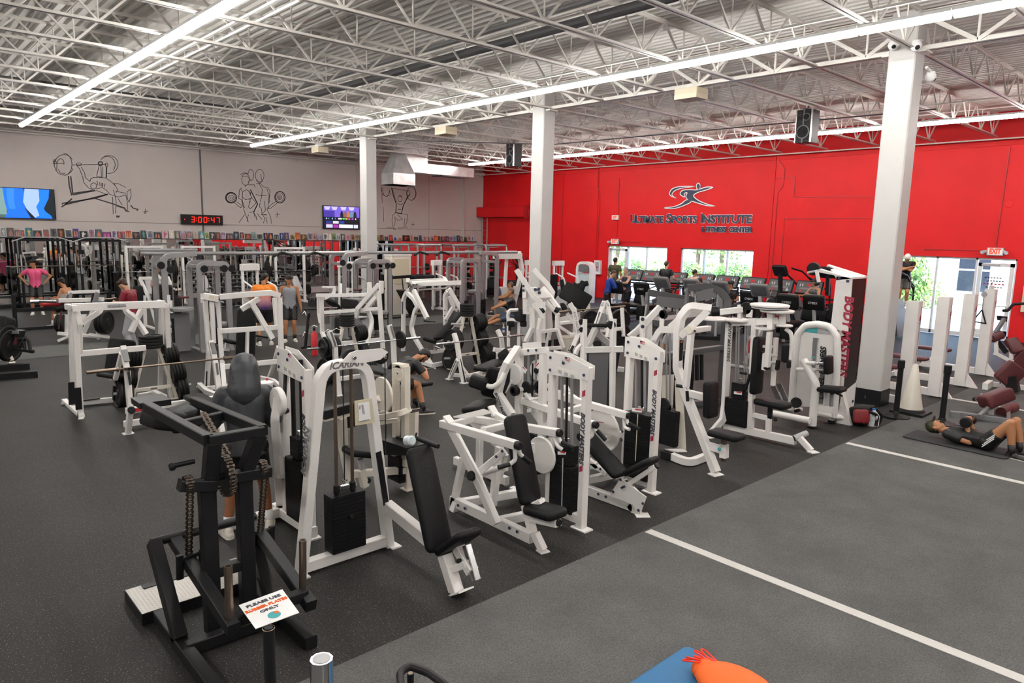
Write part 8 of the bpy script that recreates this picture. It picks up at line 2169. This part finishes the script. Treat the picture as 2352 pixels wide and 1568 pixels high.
for x in (7.9, 8.8, 12.2, 13.0): rd('pull_up_grip', 'k', .03, x-.25, 17.3, 2.28, x, 17.4, 2.38, x+.25, 17.3, 2.3, r=.05)
# --- grey power racks
rk = m('power_rack', '', 'rack', 0, 0, 0, 'grey power racks in front of the shutter')
for x in (-.62, .62):
    rd('cage_hoop', 'sv', .045, x, -.65, 0, x, -.65, 2.42, x, .65, 2.42, x, .65, 0, r=.2)
    for y in (-.65, .65): bx('hole_strip', 'lg', x-.05, y-.05-.001, .4, x+.05, y-.045, 2.0); bx('foot', 'sv', x-.08, y-.1, 0, x+.08, y+.1, .02)
    t('safety', 'gr', .06, .07, x, -.65, .9, x, .65, .9)
rd('top_tie', 'sv', .04, -.62, -.65, 2.4, .62, -.65, 2.4); rd('top_tie', 'sv', .04, -.62, .65, 2.4, .62, .65, 2.4); t('top_sheet', 'gr', .14, .03, -.62, 0, 2.3, .62, 0, 2.3)
rd('bar', 'bz', .016, -1.0, -.55, 1.45, 1.0, -.55, 1.45)
for x in (-.9, .9): cy('bar_sleeve', 'c', .03, x-.12, -.55, 1.45, x+.12, -.55, 1.45)
for i in range(6): cy('stored_plate', 'rb', .2-.02*(i % 3), (.7 if i % 2 else -.7), .4+.08*(i//2), .5+.45*(i//2), (.78 if i % 2 else -.78), .4+.08*(i//2), .5+.45*(i//2))
pd('bench', 'kb', .3, .08, 0, -.9, .45, 0, .3, .45, 1, 0, 0)
place(rk, [(16.3, 25.6, 0, 'grey power rack just right of the far left column'), (18.0, 25.6, 0, 'grey power rack, second from the far left column'), (19.8, 25.4, 0, 'grey power rack behind the cream cabinet side'), (21.5, 25.2, 0, 'grey power rack nearest to the roller shutter')])
# --- white and black squat racks by the mirror
wr_ = m('squat_rack', '', 'rack', 0, 0, 0, 'white racks by the mirror')
for x in (-.6, .6): t('upright', 'w', .08, .09, x, 0, 0, x, 0, 2.25); t('base', 'w', .08, .08, x, -.7, .05, x, .4, .05); t('plate_post', 'cw', .06, .07, x*1.3, .3, 0, x*1.15, .25, 1.9)
t('top', 'w', .07, .08, -.6, 0, 2.2, .6, 0, 2.2); rd('bar', 'c', .016, -1.1, -.08, 1.3, 1.1, -.08, 1.3)
for x in (-.95, .95):
    for k in range(2): cy('bar_plate', 'rb', .22, x+k*.05, -.08, 1.3, x+k*.05+.045, -.08, 1.3)
    for z in (.5, 1.0, 1.5): cy('stored_plate', 'rb', .2, x*.86, .2, z, x*.95, .2, z)
pd('bench', 'lg', .3, .08, 0, -.8, .5, 0, -.3, 1.1, 1, 0, 0)
place(wr_, [(7.6, 28.4, 0, 'white squat rack by the mirror, behind the person in the maroon tee'), (9.6, 28.6, 0, 'white squat rack by the mirror, behind the person in the white top'), (12.6, 27.0, 0, 'white squat rack behind the person in the orange and purple shirt')])
bk2 = m('squat_rack', '', 'rack', 0, 0, 0, 'black racks by the mirror')
for x in (-.65, .65):
    for y in (-.5, .5): t('upright', 'k', .08, .08, x, y, 0, x, y, 2.45); bx('hole_strip', 'lg', x-.02, y-.052, 1.2, x+.02, y-.045, 1.9)
    t('base', 'k', .08, .08, x, -.7, .05, x, .7, .05)
t('top', 'k', .08, .08, -.65, -.5, 2.4, .65, -.5, 2.4); rd('pull_up_bar', 'lg', .02, -.9, -.7, 2.35, -.5, -.65, 2.5, .5, -.65, 2.5, .9, -.7, 2.35, r=.1); rd('bar', 'bz', .016, -1.1, -.58, 1.5, 1.1, -.58, 1.5)
for z in (.4, .8, 1.2):
    for s in (-1, 1): cy('stored_plate', 'rb', .22, s*.72, .5, z, s*.85, .5, z)
place(bk2, [(4.6, 29.9, 0, 'black squat rack against the mirror behind the person in the pink tee'), (6.4, 29.9, 0, 'black squat rack against the mirror, right of the pink tee')])
# --- dumbbell racks with their dumbbells
dr = m('dumbbell_rack', '', 'rack', 0, 0, 0, 'dumbbell racks along the mirror')
for x in (-1.1, 0, 1.1): t('stand', 'w', .07, .06, x, .25, 0, x, .2, 1.05); t('foot', 'w', .08, .05, x, -.3, .03, x, .35, .03)
for z in (.35, .68, 1.0): t('tray', 'gr', .3, .03, -1.2, .1-.05*z, z, 1.2, .1-.05*z, z, up=(0, .25, 1))
DS = [(10.6, 29.6, 'dumbbell rack along the mirror, behind the person in the dark tee'), (13.3, 29.6, 'dumbbell rack along the mirror, behind the person in the grey tank'), (9.4, 23.6, 'dumbbell rack standing free behind the standing pair')]
place(dr, [(x, y, 0, l) for x, y, l in DS])
DM = None
for x, y, l in DS:
    for z in (.35, .68, 1.0):
        for k in range(8):
            if DM is None:
                b = MB(); b.sweep([(0, -.06, 0), (0, .06, 0)], circ(.016, 8))
                for s in (-1, 1): b.lathe((0, s*.06, 0), (0, s, 0), [(.05, 0), (.065, .012), (.065, .075), (.05, .09)], 14)
                DM = bpy.data.meshes.new('dumbbell'); DM.from_pydata(b.v, [], b.f); DM.materials.append(MATS['rb'])
            o = bpy.data.objects.new('dumbbell', DM); COL.objects.link(o); o.location = (x-1.03+k*.294, y+.1-.05*z, z+.085)
            tag(o, f'black dumbbell, {ordn(k)} from left, {dict(((.35, "lowest"), (.68, "middle"), (1.0, "top")))[z]} tier, rack behind '+{10: 'the silver towers', 13: 'the far left column', 9: 'the standing pair'}[int(x)], 'dumbbell', 'dumbbells on racks')
# --- white selector machines in the background
sm = m('selector_machine', '', 'exercise machine', 0, 0, 0, 'white stack machines in the background')
for x in (-.25, .25): t('upright', 'w', .07, .07, x, 0, 0, x, 0, 1.85)
t('top', 'w', .16, .2, -.29, 0, 1.8, .29, 0, 1.8); bx('shroud', 'cw', -.22, .05, .9, .22, .08, 1.0); bx('cover', 'w', -.28, -.06, .15, .28, -.04, .85); sk(0, 0.02, .12, .34, .16, .6, 12)
for x in (-.1, .1): rd('guide_rod', 'sv', .016, x, 0, .7, x, 0, 1.75)
t('base', 'w', .08, .09, 0, -1.2, .05, 0, .2, .05); t('base', 'w', .08, .09, -.35, -1.1, .05, .35, -1.1, .05); pd('seat', 'kb', .36, .08, 0, -.5, .5, 0, -.95, .5, 1, 0, 0); pd('backrest', 'kb', .34, .08, 0, -.42, .55, 0, -.28, 1.15, 1, 0, 0); t('seat_post', 'w', .08, .08, 0, -.72, .05, 0, -.72, .48)
rd('press_arm', 'w', .03, -.35, -.2, 1.4, -.4, -.7, 1.25, -.38, -.8, .95, r=.12); rd('press_arm', 'w', .03, .35, -.2, 1.4, .4, -.7, 1.25, .38, -.8, .95, r=.12)
place(sm, [(21.1, 20.2, 0, 'tall white stack machine left of the red wall window, right of the middle column'), (20.2, 20.9, 0, 'white stack machine half hidden behind the middle column'), (16.2, 22.0, .4, 'white stack machine behind the central white frame'), (12.2, 21.8, 2.2, 'white stack machine behind the pair standing in the middle'), (8.6, 21.2, .2, 'white stack machine left of the person in orange and purple'), (18.4, 18.6, 2.6, 'white stack machine right of the seated pair')])
m('rounded_tower', 'white rounded stack tower against the red wall, left of the far left window', 'exercise machine', 23.6, 20.9); t('arch', 'w', .12, .3, 23.6, 20.5, 0, 23.6, 20.5, 1.75, 23.6, 21.3, 1.75, 23.6, 21.3, 0, r=.3); bx('panel', 'gr', 23.45, 20.62, 1.35, 23.5, 21.2, 1.65); bx('shield', 'glassc', 23.5, 20.6, .3, 23.52, 21.22, 1.3)
for y in (20.75, 20.9, 21.05): rd('guide_rod', 'lg', .02, 23.6, y, .2, 23.6, y, 1.6)
m('defibrillator_box', 'white wall box with clear front on the red wall, by the far left door', 'box', XR, 22.2, 1.3); bx('case', 'sign', XR-.14, 22.0, 1.12, XR-.01, 22.38, 1.78); bx('window', 'lg', XR-.146, 22.08, 1.25, XR-.139, 22.3, 1.7); bx('unit', 'red', XR-.15, 22.15, 1.4, XR-.145, 22.23, 1.5)
m('first_aid_cabinet', 'cream cabinet with a clear front on the red wall at the right edge', 'cabinet', XR, 4.95, 1.3); bx('case', 'tan', XR-.16, 4.7, .95, XR-.01, 5.22, 1.75); bx('window', 'lg', XR-.166, 4.78, 1.05, XR-.159, 5.14, 1.65); bx('cylinder', 'red', XR-.175, 4.9, 1.1, XR-.165, 5.05, 1.4)
m('tall_cabinet', 'tall cream cabinet with a recessed panel, behind the black-framed machine', 'cabinet', 14.1, 21.5); bx('body', 'cw', 13.75, 21.3, 0, 14.55, 21.8, 2.1); bx('rim', 'w', 13.73, 21.28, 2.1, 14.57, 21.82, 2.16); bx('panel', 'tan', 13.85, 21.285, 1.1, 14.45, 21.3, 2.0)
m('hip_thrust_machine', 'black-framed machine with a leaning black slab, in front of the tall cream cabinet', 'exercise machine', 13.4, 20.6); t('post', 'k', .12, .12, 13.1, 20.4, 0, 13.1, 20.4, 1.5); t('post', 'k', .1, .1, 12.9, 20.6, 0, 12.9, 20.6, 1.5); t('top_arm', 'k', .1, .1, 13.0, 20.4, 1.4, 14.4, 20.4, 1.45); ex('slab', 'kb', (.12, .5, 0), 13.45, 20.3, .95, 13.75, 20.3, .95, 14.3, 20.3, .05, 14.0, 20.3, .05); pd('pad', 'kb', .5, .25, 13.9, 20.3, 1.35, 14.7, 20.3, 1.35, 0, 1, 0); t('base', 'k', .4, .05, 12.8, 20.5, .03, 14.5, 20.5, .03); rd('hanger', 'k', .02, 13.5, 20.3, 1.4, 13.55, 20.3, 1.0); rd('hanger', 'k', .02, 13.8, 20.3, 1.4, 13.75, 20.3, 1.0)
m('seated_row_machine', 'black-cased seated row machine that two people sit beside, right of the third silver tower', 'exercise machine', 16.6, 17.2); bx('case', 'k', 17.3, 17.0, 0, 17.75, 17.7, 1.6); t('rail', 'gr', .1, .1, 15.2, 16.9, .1, 17.4, 17.2, .1); pd('seat', 'kb', .4, .1, 16.2, 17.1, .38, 16.8, 17.1, .38, 0, 1, 0); pd('foot_pad', 'gr', .5, .05, 15.3, 17.1, .15, 15.15, 17.1, .6, 0, 1, 0); t('post', 'lg', .07, .07, 15.35, 17.1, 0, 15.35, 17.1, .5); rd('handle', 'k', .02, 15.6, 16.9, .75, 15.6, 17.5, .75)
m('plate_machine', 'white boxy plate-loaded machine with a blue-black plate and curved white top, behind the seated pair', 'exercise machine', 17.3, 19.4); bx('head', 'w', 16.9, 19.2, 2.05, 18.1, 19.5, 2.25); t('mast', 'w', .14, .14, 18.1, 19.4, 2.3, 18.3, 19.4, 1.6, 17.8, 19.4, 0); t('mast', 'w', .1, .1, 17.5, 19.4, 2.1, 17.4, 19.4, .6); bx('box', 'w', 16.8, 18.9, .75, 17.7, 19.1, 1.05); wp('plate', 'navy', .28, 16.5, 18.8, .8, 16.6, 18.75, .8); bx('base', 'w', 16.9, 18.8, 0, 18.2, 19.6, .1)
m('spin_bike', 'small bike with a red disc wheel behind the rotary fly machine', 'exercise bike', 15.3, 8.2); cy('wheel', 'red', .24, 15.2, 8.15, .5, 15.2, 8.19, .5); cy('wheel_ring', 'lg', .28, 15.2, 8.16, .5, 15.2, 8.18, .5); t('frame', 'lg', .07, .06, 14.9, 8.17, .1, 15.2, 8.17, .5, 15.6, 8.17, .9); t('foot', 'lg', .06, .05, 14.8, 7.9, .04, 14.8, 8.45, .04); t('foot', 'lg', .06, .05, 15.7, 7.9, .04, 15.7, 8.45, .04); t('seat_post', 'lg', .05, .05, 15.5, 8.17, .1, 15.6, 8.17, 1.0); pd('saddle', 'kb', .18, .07, 15.45, 8.17, 1.03, 15.75, 8.17, 1.03, 0, 1, 0)
m('cable_station', 'dark grey cable station hung with black ropes, behind the arched row machine', 'cable machine', 10.6, 7.6)
for x, y in ((9.75, 7.1), (11.3, 6.6)): t('post', 'mg', .14, .14, x, y, 0, x, y, 1.55)
t('shelf', 'mg', .12, .08, 9.75, 7.1, .95, 11.3, 6.6, 1.05); bx('top', 'mg', 9.7, 6.9, 1.5, 11.3, 7.3, 1.6)
for i in range(5): rd('rope', 'kb', .035, 10.35+.1*i, 6.85-.03*i, .95, 10.33+.1*i, 6.8-.03*i, .5)
sk(10.6, 7.0, .1, .3, .3, .65, 14); pd('roller_pad', 'kb', .22, .2, 10.0, 6.7, .05, 10.0, 6.7, .75, 1, 0, 0); rd('strap', 'k', .01, 10.15, 6.85, .95, 10.1, 6.8, .6); t('base', 'mg', .12, .1, 9.75, 7.1, .05, 11.3, 6.6, .05)
m('low_rack', 'low black shelf of small weights along the foot of the mirror', 'rack', 5.5, 30.4); bx('shelf', 'k', 2.4, 30.2, .36, 9.0, 30.6, .42); bx('shelf', 'k', 2.4, 30.2, .08, 9.0, 30.6, .13)
for x in (2.5, 4.6, 6.8, 8.9): bx('end_panel', 'k', x-.03, 30.15, 0, x+.03, 30.62, .5)
m('flat_bench', 'black bench with a red towel-like seat under the shirtless person at the left', 'bench', 3.6, 24.0); bx('frame', 'k', 2.9, 23.8, .5, 4.6, 23.9, .6); t('post', 'k', .1, .1, 2.95, 23.85, 0, 2.95, 23.85, 1.0); t('base', 'k', .1, .08, 2.7, 23.7, .04, 4.6, 23.7, .04); pd('seat', 'red', .35, .1, 3.6, 24.0, .68, 4.1, 24.0, .68, 0, 1, 0); t('leg', 'k', .08, .08, 4.4, 23.9, 0, 4.4, 23.9, .55); rd('chrome_bar', 'c', .05, 3.3, 23.6, .8, 4.1, 23.6, .8)
m('wall_ladder', 'narrow white ladder in the corner beside the roller shutter', 'ladder', 25.6, 30.6)
for y in (30.35, 30.75): t('stile', 'white_paint', .05, .04, 25.85, y, 0, 25.85, y, 3.9)
for i in range(13): rd('rung', 'gr', .015, 25.85, 30.35, .3+.28*i, 25.85, 30.75, .3+.28*i)
# --- things on the floor
m('traffic_cone', 'white traffic cone on a black rubber base, beside the turf', 'cone', 13.35, 4.1); bx('base', 'rb', 13.1, 3.83, .012, 13.6, 4.36, .055); lathe('cone', 'cw', 13.35, 4.1, .05, [(.19, 0), (.185, .04), (.045, .82), (.03, .84)]); lathe('base_ring', 'rb', 13.35, 4.1, .05, [(.23, 0), (.21, .04), (.19, .05)])
for (x, y), lab in (((12.86, 4.17), 'black post on a flat base at the turf edge, beside the traffic cone'), ((12.98, 3.5), 'black post on a flat base on the turf, behind the head of the lying person')):
    m('barrier_post', lab, 'barrier post', x, y); lathe('base', 'k', x, y, .012, [(.22, 0), (.22, .015), (.06, .06), (.05, .1)]); rd('post', 'k', .045, x, y, .05, x, y, .98, n=14); cy('head', 'k', .058, x, y, .86, x, y, 1.0)
m('water_jug', 'clear gallon water jug with blue cap beside the black and red backpack', 'jug', 11.93, 4.2); lathe('jug', hm('c8d0d4'), 11.93, 4.2, 0, [(.08, 0), (.09, .02), (.09, .17), (.06, .22), (.028, .255), (.026, .27)]); lathe('water_level', 'sign', 11.93, 4.2, .0, [(.0915, .015), (.0915, .09)], False); lathe('cap', hm('3a80d0'), 11.93, 4.2, .27, [(.03, 0), (.03, .025)]); rd('handle', hm('c8d0d4'), .014, 11.87, 4.14, .22, 11.84, 4.11, .17, 11.87, 4.14, .12, r=.03)
m('backpack', 'black and red backpack lying against the foot of the black and white tower', 'bag', 11.82, 4.32); pd('body', 'kb', .3, .26, 11.72, 4.4, .14, 12.1, 4.33, .17, .1, .1, 1); pd('red_panel', hm('7a1018'), .25, .06, 11.63, 4.27, .08, 11.66, 4.3, .3, .6, -.8, 0); rd('strap', 'kb', .025, 11.7, 4.2, .28, 11.9, 4.12, .2, 11.85, 4.12, .03, r=.08); rd('strap', 'kb', .02, 11.95, 4.2, .3, 12.1, 4.12, .15, 12.05, 4.15, .02, r=.06)
for i in range(4): bx('red_mark', 'red', 11.62+.02*i, 4.225-.01*i, .09+.05*i, 11.70+.02*i, 4.235-.01*i, .105+.05*i)
m('exercise_mat', 'blue exercise mat on the turf at the bottom edge of the view', 'mat', 3.6, 1.6)
pd('mat', hm('1f6a9c'), 1.2, .03, 2.4, 2.0, .028, 4.2, 2.0, .028, 0, 1, 0)
m('drawstring_bag', 'orange drawstring bag with looped cords on the blue mat', 'bag', 3.95, 2.15, .043)
b = MB(); b.ball((3.95, 2.05, .10), .2, .3, .09, 18, 10); b.ball((3.98, 2.3, .085), .1, .1, .07, 14, 8); o = _put('sack', b, 'orange', True, 80)
for i in range(5): rd('cord', hm('f03808'), .006, 3.98+.01*i, 2.3, .14, 3.85+.05*i, 2.40+.02*(i % 2), .16, 3.90+.055*i, 2.44-.03*(i % 3), .13, 4.02, 2.30-.02*i, .15, r=.05)
# ================================================================ outside the windows
struct('pavement', MB().box(XR+.35, 120, -60, 90, -.25, -.05), 'pavement')
struct('kerb', MB().box(39.5, 39.9, -8, 60, -.05, .12), 'pavement'); struct('lawn', MB().box(39.9, 60, 9, 60, -.05, .1), 'ground_soil')
LM = {}
def foliage(key, mt, n, seed, size):
    rnd = random.Random(seed); b = MB()
    for i in range(n):
        u = rnd.uniform(-1, 1); a = rnd.uniform(0, 2*PI); rr = rnd.uniform(.55, 1)
        c = Vector((math.sqrt(1-u*u)*math.cos(a), math.sqrt(1-u*u)*math.sin(a), u))*rr
        d = Vector((rnd.uniform(-1, 1), rnd.uniform(-1, 1), rnd.uniform(-1, 1))).normalized(); e = d.orthogonal().normalized()
        s = size*rnd.uniform(.6, 1.3)
        b.add([c-d*s, c+e*s*.5, c+d*s, c-e*s*.5], [(0, 1, 2, 3)])
    me = bpy.data.meshes.new('foliage'); me.from_pydata(b.v, [], b.f); me.materials.append(MATS[mt]); LM[key] = me
foliage('a', 'leaf_a', 900, 1, .11); foliage('b', 'leaf_b', 900, 2, .1); foliage('c', 'leaf_a', 2200, 3, .055); foliage('d', 'leaf_b', 2200, 5, .055)
def plant(nm, lab, cat, x, y, k, rx, ry, rz, z, trunk=0, group=None):
    r = thing(nm, lab, cat, (x, y, 0), group)
    o = bpy.data.objects.new('crown' if trunk else 'foliage', LM[k]); COL.objects.link(o); o.parent = r; o.location = (0, 0, z); o.scale = (rx, ry, rz); o['kind'] = 'stuff'
    MB().sweep([(x, y, -.1), (x+.05, y, z*.6), (x, y, z)], circ(.05+trunk*.12, 8)).obj('trunk', 'bark', r)
rnd = random.Random(4)
for i in range(13):
    plant('hedge_shrub', ('pale' if i % 2 else 'green')+f' shrub in the row outside the windows, {ordn(i)} from the right', 'shrub', 40.8+rnd.uniform(-.3, .6), 13+2.1*i, 'ba'[i % 2], 1.2, 1.25, .75, .75)
for i in range(2, 11):
    plant('tree', f'leafy tree beyond the shrubs outside, {ordn(i)} from the right', 'tree', 46+rnd.uniform(-1, 3), 12+3.1*i, 'cd'[i % 2], 2.4, 2.3, 2.2, 3.4+rnd.uniform(-.4, .8), 1)
plant('bush', 'round green bush outside the right-hand window behind the person in the white cap', 'shrub', 33.0, 10.9, 'a', .9, .9, 1.6, 1.4); plant('bush', 'small round bush outside the right-hand window', 'shrub', 36.0, 11.0, 'b', .8, .9, .6, .5)
bd = thing('building', 'white building across the car park with dark windows', 'building', (45, 3.5, 0))
MB().box(44, 52, -12, 12.8, -.1, 7).obj('wall', 'white_paint', bd); MB().box(43.95, 44.0, -12, 12.8, -.1, .6).obj('base_course', 'pavement', bd)
for y in (10.3, 4.6, -1):
    f_ = MB().box(43.93, 44.0, y, y+1.7, .3, 3.0).obj('window', 'sign', bd); MB().box(43.9, 43.93, y+.12, y+1.58, .4, 1.5).obj('pane', mat('dark_pane', (.03, .035, .05), .1) if 'dark_pane' not in MATS else 'dark_pane', f_); MB().box(43.9, 43.93, y+.12, y+1.58, 1.6, 2.9).obj('pane', 'dark_pane', f_)
sg = thing('road_sign', 'red octagonal road sign outside the far left window', 'road sign', (33.0, 25.8, 0)); MB().sweep([(33, 25.8, 0), (33, 25.8, 2.2)], circ(.04, 8)).obj('post', 'lg', sg); MB().lathe((32.96, 25.8, 2.75), (-1, 0, 0), [(.42, 0), (.42, .02)], 8).obj('plate', 'red', sg); 
AP = dict(pl=None)
person('person in a dark grey hooded top and black shorts, back to the camera', 2.56, 6.55, .93, 66, 1.76, lean=12, head=(0, 20), feet=((.0, .2), (.12, -.19)), hl=(.36, .2, .22), hr=(.38, -.12, .2), top='hoodie', tc='34363a', lc='0c0c0e', skin='brown', sock='e0e0e0', shoe='d8d0c4', vox=.011, toe=(25, -5))
person('person in black sitting on a bench with elbows on knees, looking down at a phone', 6.15, 9.62, .55, -12, 1.8, lean=52, head=(0, 18), feet=((.52, .16), (.50, -.22)), hl=(.58, .05, .16), hr=(.60, -.07, .15), tc='0e0f11', lc='101214', hair='short', hc='100c0a', sock='141416', shoe='2a2426', vox=.01, beard=True, elb=(-.1, .8, -.6))
m('phone', 'black phone in the hands of the seated person in black', 'phone', 6.80, 9.50, .71); bx('case', 'k', 6.77, 9.44, .705, 6.91, 9.51, .715); bx('screen', hm('283040', .4), 6.775, 9.445, .7152, 6.905, 9.505, .7162)
person('person in a pink tee and black shorts standing with hands on hips before the mirror', 4.05, 27.6, .95, 258, 1.82, head=(-55, 8), feet=((0, .13), (.03, -.13)), hl=(.02, .26, .1), hr=(.02, -.26, .1), tc='d8507c', lc='101012', hair='mop', hc='14100c', elb=(-.25, 1, 0), vox=.013)
person('shirtless person in black shorts sitting on the black bench at the left, facing left', 4.3, 23.75, .62, 140, 1.78, lean=14, head=(0, 12), feet=((.46, .14), (.44, -.12)), hl=(.42, .15, .22), hr=(.40, -.15, .22), top='none', lc='0e0e10', hair='mop', hc='160f0a', vox=.013)
person('person in a maroon tee and pale grey trousers standing with head bowed over a phone', 4.5, 18.0, .95, 137, 1.8, lean=8, head=(0, 38), feet=((0, .1), (.04, -.12)), hl=(.36, .08, .25), hr=(.34, -.06, .24), tc='7a0c22', legs='long', lc='a8a8ac', skin='light', hair='mop', hc='3a2416', sock=None, shoe='d8a0b4', vox=.011, elb=(-.4, .5, -.8))
person('person in a sleeveless white top and black tights, facing right by the mirror', 6.75, 24.1, .93, -40, 1.76, hl=(.02, .24, -.04), hr=(.05, -.24, -.04), top='tank', tc='dcdce0', legs='tights', lc='101012', hair='tail', hc='6a5a4c', fem=True, vox=.013)
person('person in an orange to purple faded jersey and dark shorts, back to the camera', 7.42, 17.45, .98, 72, 1.88, lean=4, head=(-50, 14), feet=((0, .14), (.05, -.14)), hl=(.3, .24, .12), hr=(.28, -.24, .1), top='jersey', tc='7a4a80', tc2='x', lc='26262a', hair='short', hc='120d0a', sock='18181a', shoe='d8d4cc', vox=.011)
person('person in a grey tank top, black shorts and black socks standing to face the camera', 8.24, 17.75, .94, 246, 1.78, head=(5, 16), feet=((.02, .11), (.12, -.13)), hl=(.03, .29, -.06), hr=(.02, -.29, -.06), top='tank', tc='8e9096', lc='0c0c0e', hair='mop', hc='140f0b', sock='101012', shoe='d0ccc0', vox=.011)
person('person in a black top with tied brown hair among the grey racks', 15.0, 22.1, .9, 150, 1.64, head=(0, 15), tc='101012', legs='tights', lc='101012', hair='tail', hc='3a2a1c', fem=True, vox=.014)
person('person in a grey tank top rowing, farther of the seated pair', 15.75, 17.15, .56, 140, 1.78, lean=4, feet=((.62, .16, .28), (.62, -.14, .28)), hl=(.52, .14, .28), hr=(.52, -.14, .28), top='tank', tc='96989c', lc='14161c', hair='short', hc='5a4430', sock='202020', shoe='202024', vox=.013, elb=(-.1, .8, -.5))
person('person in a dark tee and blue shorts rowing, nearer of the seated pair', 14.55, 15.85, .48, 142, 1.82, lean=2, feet=((.82, .12, .1), (.78, -.16, .12)), hl=(.55, .14, .22), hr=(.55, -.12, .22), tc='2c2a2c', lc='2a3a52', hair='short', hc='6a5648', sock='202020', shoe='a8a8a8', vox=.012, elb=(-.2, .8, -.5))
person('person in a blue long-sleeved top and black trousers bending towards a bike', 18.95, 15.75, .98, -42, 1.8, lean=11, head=(0, 14), hl=(.5, .15, .2), hr=(.5, -.15, .2), top='long', tc='123c96', legs='long', lc='101014', skin='light', hair='short', hc='4a3626', vox=.013)
person('older person with grey hair in a navy sleeveless top leaning on a machine, facing left', 20.3, 15.95, 1.0, 165, 1.84, lean=6, head=(10, 0), hl=(.42, .1, .3), hr=(.45, -.1, .3), top='tank', tc='20283c', lc='101218', skin='light', hair='short', hc='8a8884', vox=.013, elb=(-.1, .9, -.4))
person('person in an olive tee on a treadmill by the far left window', 22.5, 18.35, 1.22, 10, 1.86, fz=.22, tc='3c3a1c', lc='141416', hair='short', hc='120e0a', vox=.014)
person('person in a black tee on a treadmill between the two left windows', 22.4, 15.78, 1.2, 0, 1.84, fz=.22, hl=(.3, .24, .15), hr=(.32, -.24, .15), tc='14161a', lc='0e0e10', skin='light', hair='short', hc='4a3828', vox=.014)
person('person in a black cap on a treadmill under the middle window, back to the camera', 22.35, 14.5, 1.05, 0, 1.6, fz=.22, head=(-40, 0), hl=(.3, .2, .15), hr=(.3, -.2, .15), tc='c0a090', legs='tights', lc='1a1a1c', hair='short', hc='14100c', cap=('121420', 1), fem=True, vox=.014)
person('person with dark hair in a grey tee pedalling behind an arc trainer rail', 20.75, 13.1, .85, 170, 1.7, lean=8, head=(-30, 20), feet=((.45, .12, .3), (.5, -.12, .45)), hl=(.42, .2, .25), hr=(.42, -.2, .25), tc='6a6a6c', lc='1c1c20', hair='mop', hc='161110', vox=.014)
person('young person in a black tee sitting on a bike and looking left', 20.85, 12.1, .78, 200, 1.76, lean=6, head=(-55, 5), feet=((.45, .12, .25), (.5, -.12, .4)), hl=(.42, .2, .22), hr=(.42, -.2, .22), tc='101114', lc='18181c', hair='curly', hc='0e0b0a', vox=.013)
person('person in a grey tank top and dark visor on an elliptical, facing left', 21.2, 9.5, 1.04, 160, 1.66, fz=.2, head=(-8, 0), hl=(.34, .2, .32), hr=(.4, -.2, .28), top='tank', tc='4c4c50', legs='tights', lc='141418', hair='tail', hc='3c2a1c', cap=('141416', 1), fem=True, vox=.013)
person('person in a white backwards cap and black tee resting folded arms on a stair climber', 24.12, 8.0, 1.86, 205, 1.78, lean=20, head=(-5, 28), fz=.96, hl=(.36, -.12, .34), hr=(.38, .12, .36), tc='0e0e10', lc='4a4844', hair='short', hc='1a120c', cap=('e8e4e0', -1), vox=.013, elb=(.1, 1, -.5))
person('person in maroon shorts sitting mostly hidden behind the right column', 14.75, 5.95, .58, -35, 1.78, lean=5, feet=((.5, .2), (.5, -.22)), hl=(.35, .2, .1), hr=(.35, -.2, .1), tc='5a1420', lc='5a1428', hair='short', hc='140e0a', vox=.013)
person('person with brown hair in a grey tee sitting mostly hidden behind the counterweight machine', 11.9, 8.0, .55, 60, 1.74, lean=10, feet=((.45, .2), (.45, -.2)), hl=(.4, .2, .1), hr=(.4, -.2, .1), tc='9a9aa0', lc='1c1c20', skin='light', hair='short', hc='4a3018', vox=.013)
lb, wr_l, el_l, kn_l = person('person in black lying on the turf with knees raised, dumbbell on the chest', 11.83, 2.56, .15, -92, 1.78, lean=-87, head=(0, 2), feet=((.36, .12), (.33, -.14)), hl=(-.27, .06, .21), hr=(-.28, -.07, .20), tc='0c0d0f', legs='short', lc='0c0c0e', skin='tan', hair='short', hc='1a120c', cap=('3a3822', 1), sock='141416', shoe='1c1a1a', vox=.0085, elb=(-1, .5, -.5), fing=.9, knee=(.6, .1, 1))
for j in range(3):
    o_ = Vector((-.125+.012*j, .0, -.03+.03*j)); q_ = Vector((11.74, 2.56, .13)); MB().sweep([q_+o_+Vector((0, .03, 0)), q_.lerp(kn_l[1], .42)+o_], rect(.008, .014, .002)).obj('stripe', 'sign', lb)
h_ = Vector((11.83, 2.845, .39))
m('hand_dumbbell', 'black round dumbbell held on the chest of the lying person', 'dumbbell', *h_); b = MB(); b.sweep([h_+Vector((-.09, 0, 0)), h_+Vector((.09, 0, 0))], circ(.017, 10)); _put('handle', b, 'gr', True)
for s in (-1, 1): b = MB(); b.lathe(h_+Vector((s*.065, 0, 0)), (s, 0, 0), [(.055, 0), (.078, .015), (.078, .08), (.06, .095)], 18); _put('head', b, 'rb', True, 40)
m('floor_mat', 'dark grey thin mat under the lying person on the turf', 'mat', 11.8, 2.95); pd('mat', mat('mat_dark', (.03, .03, .033), .8), .62, .018, 11.8, 2.25, .024, 11.85, 3.62, .024, 1, 0, 0)
finish_people()
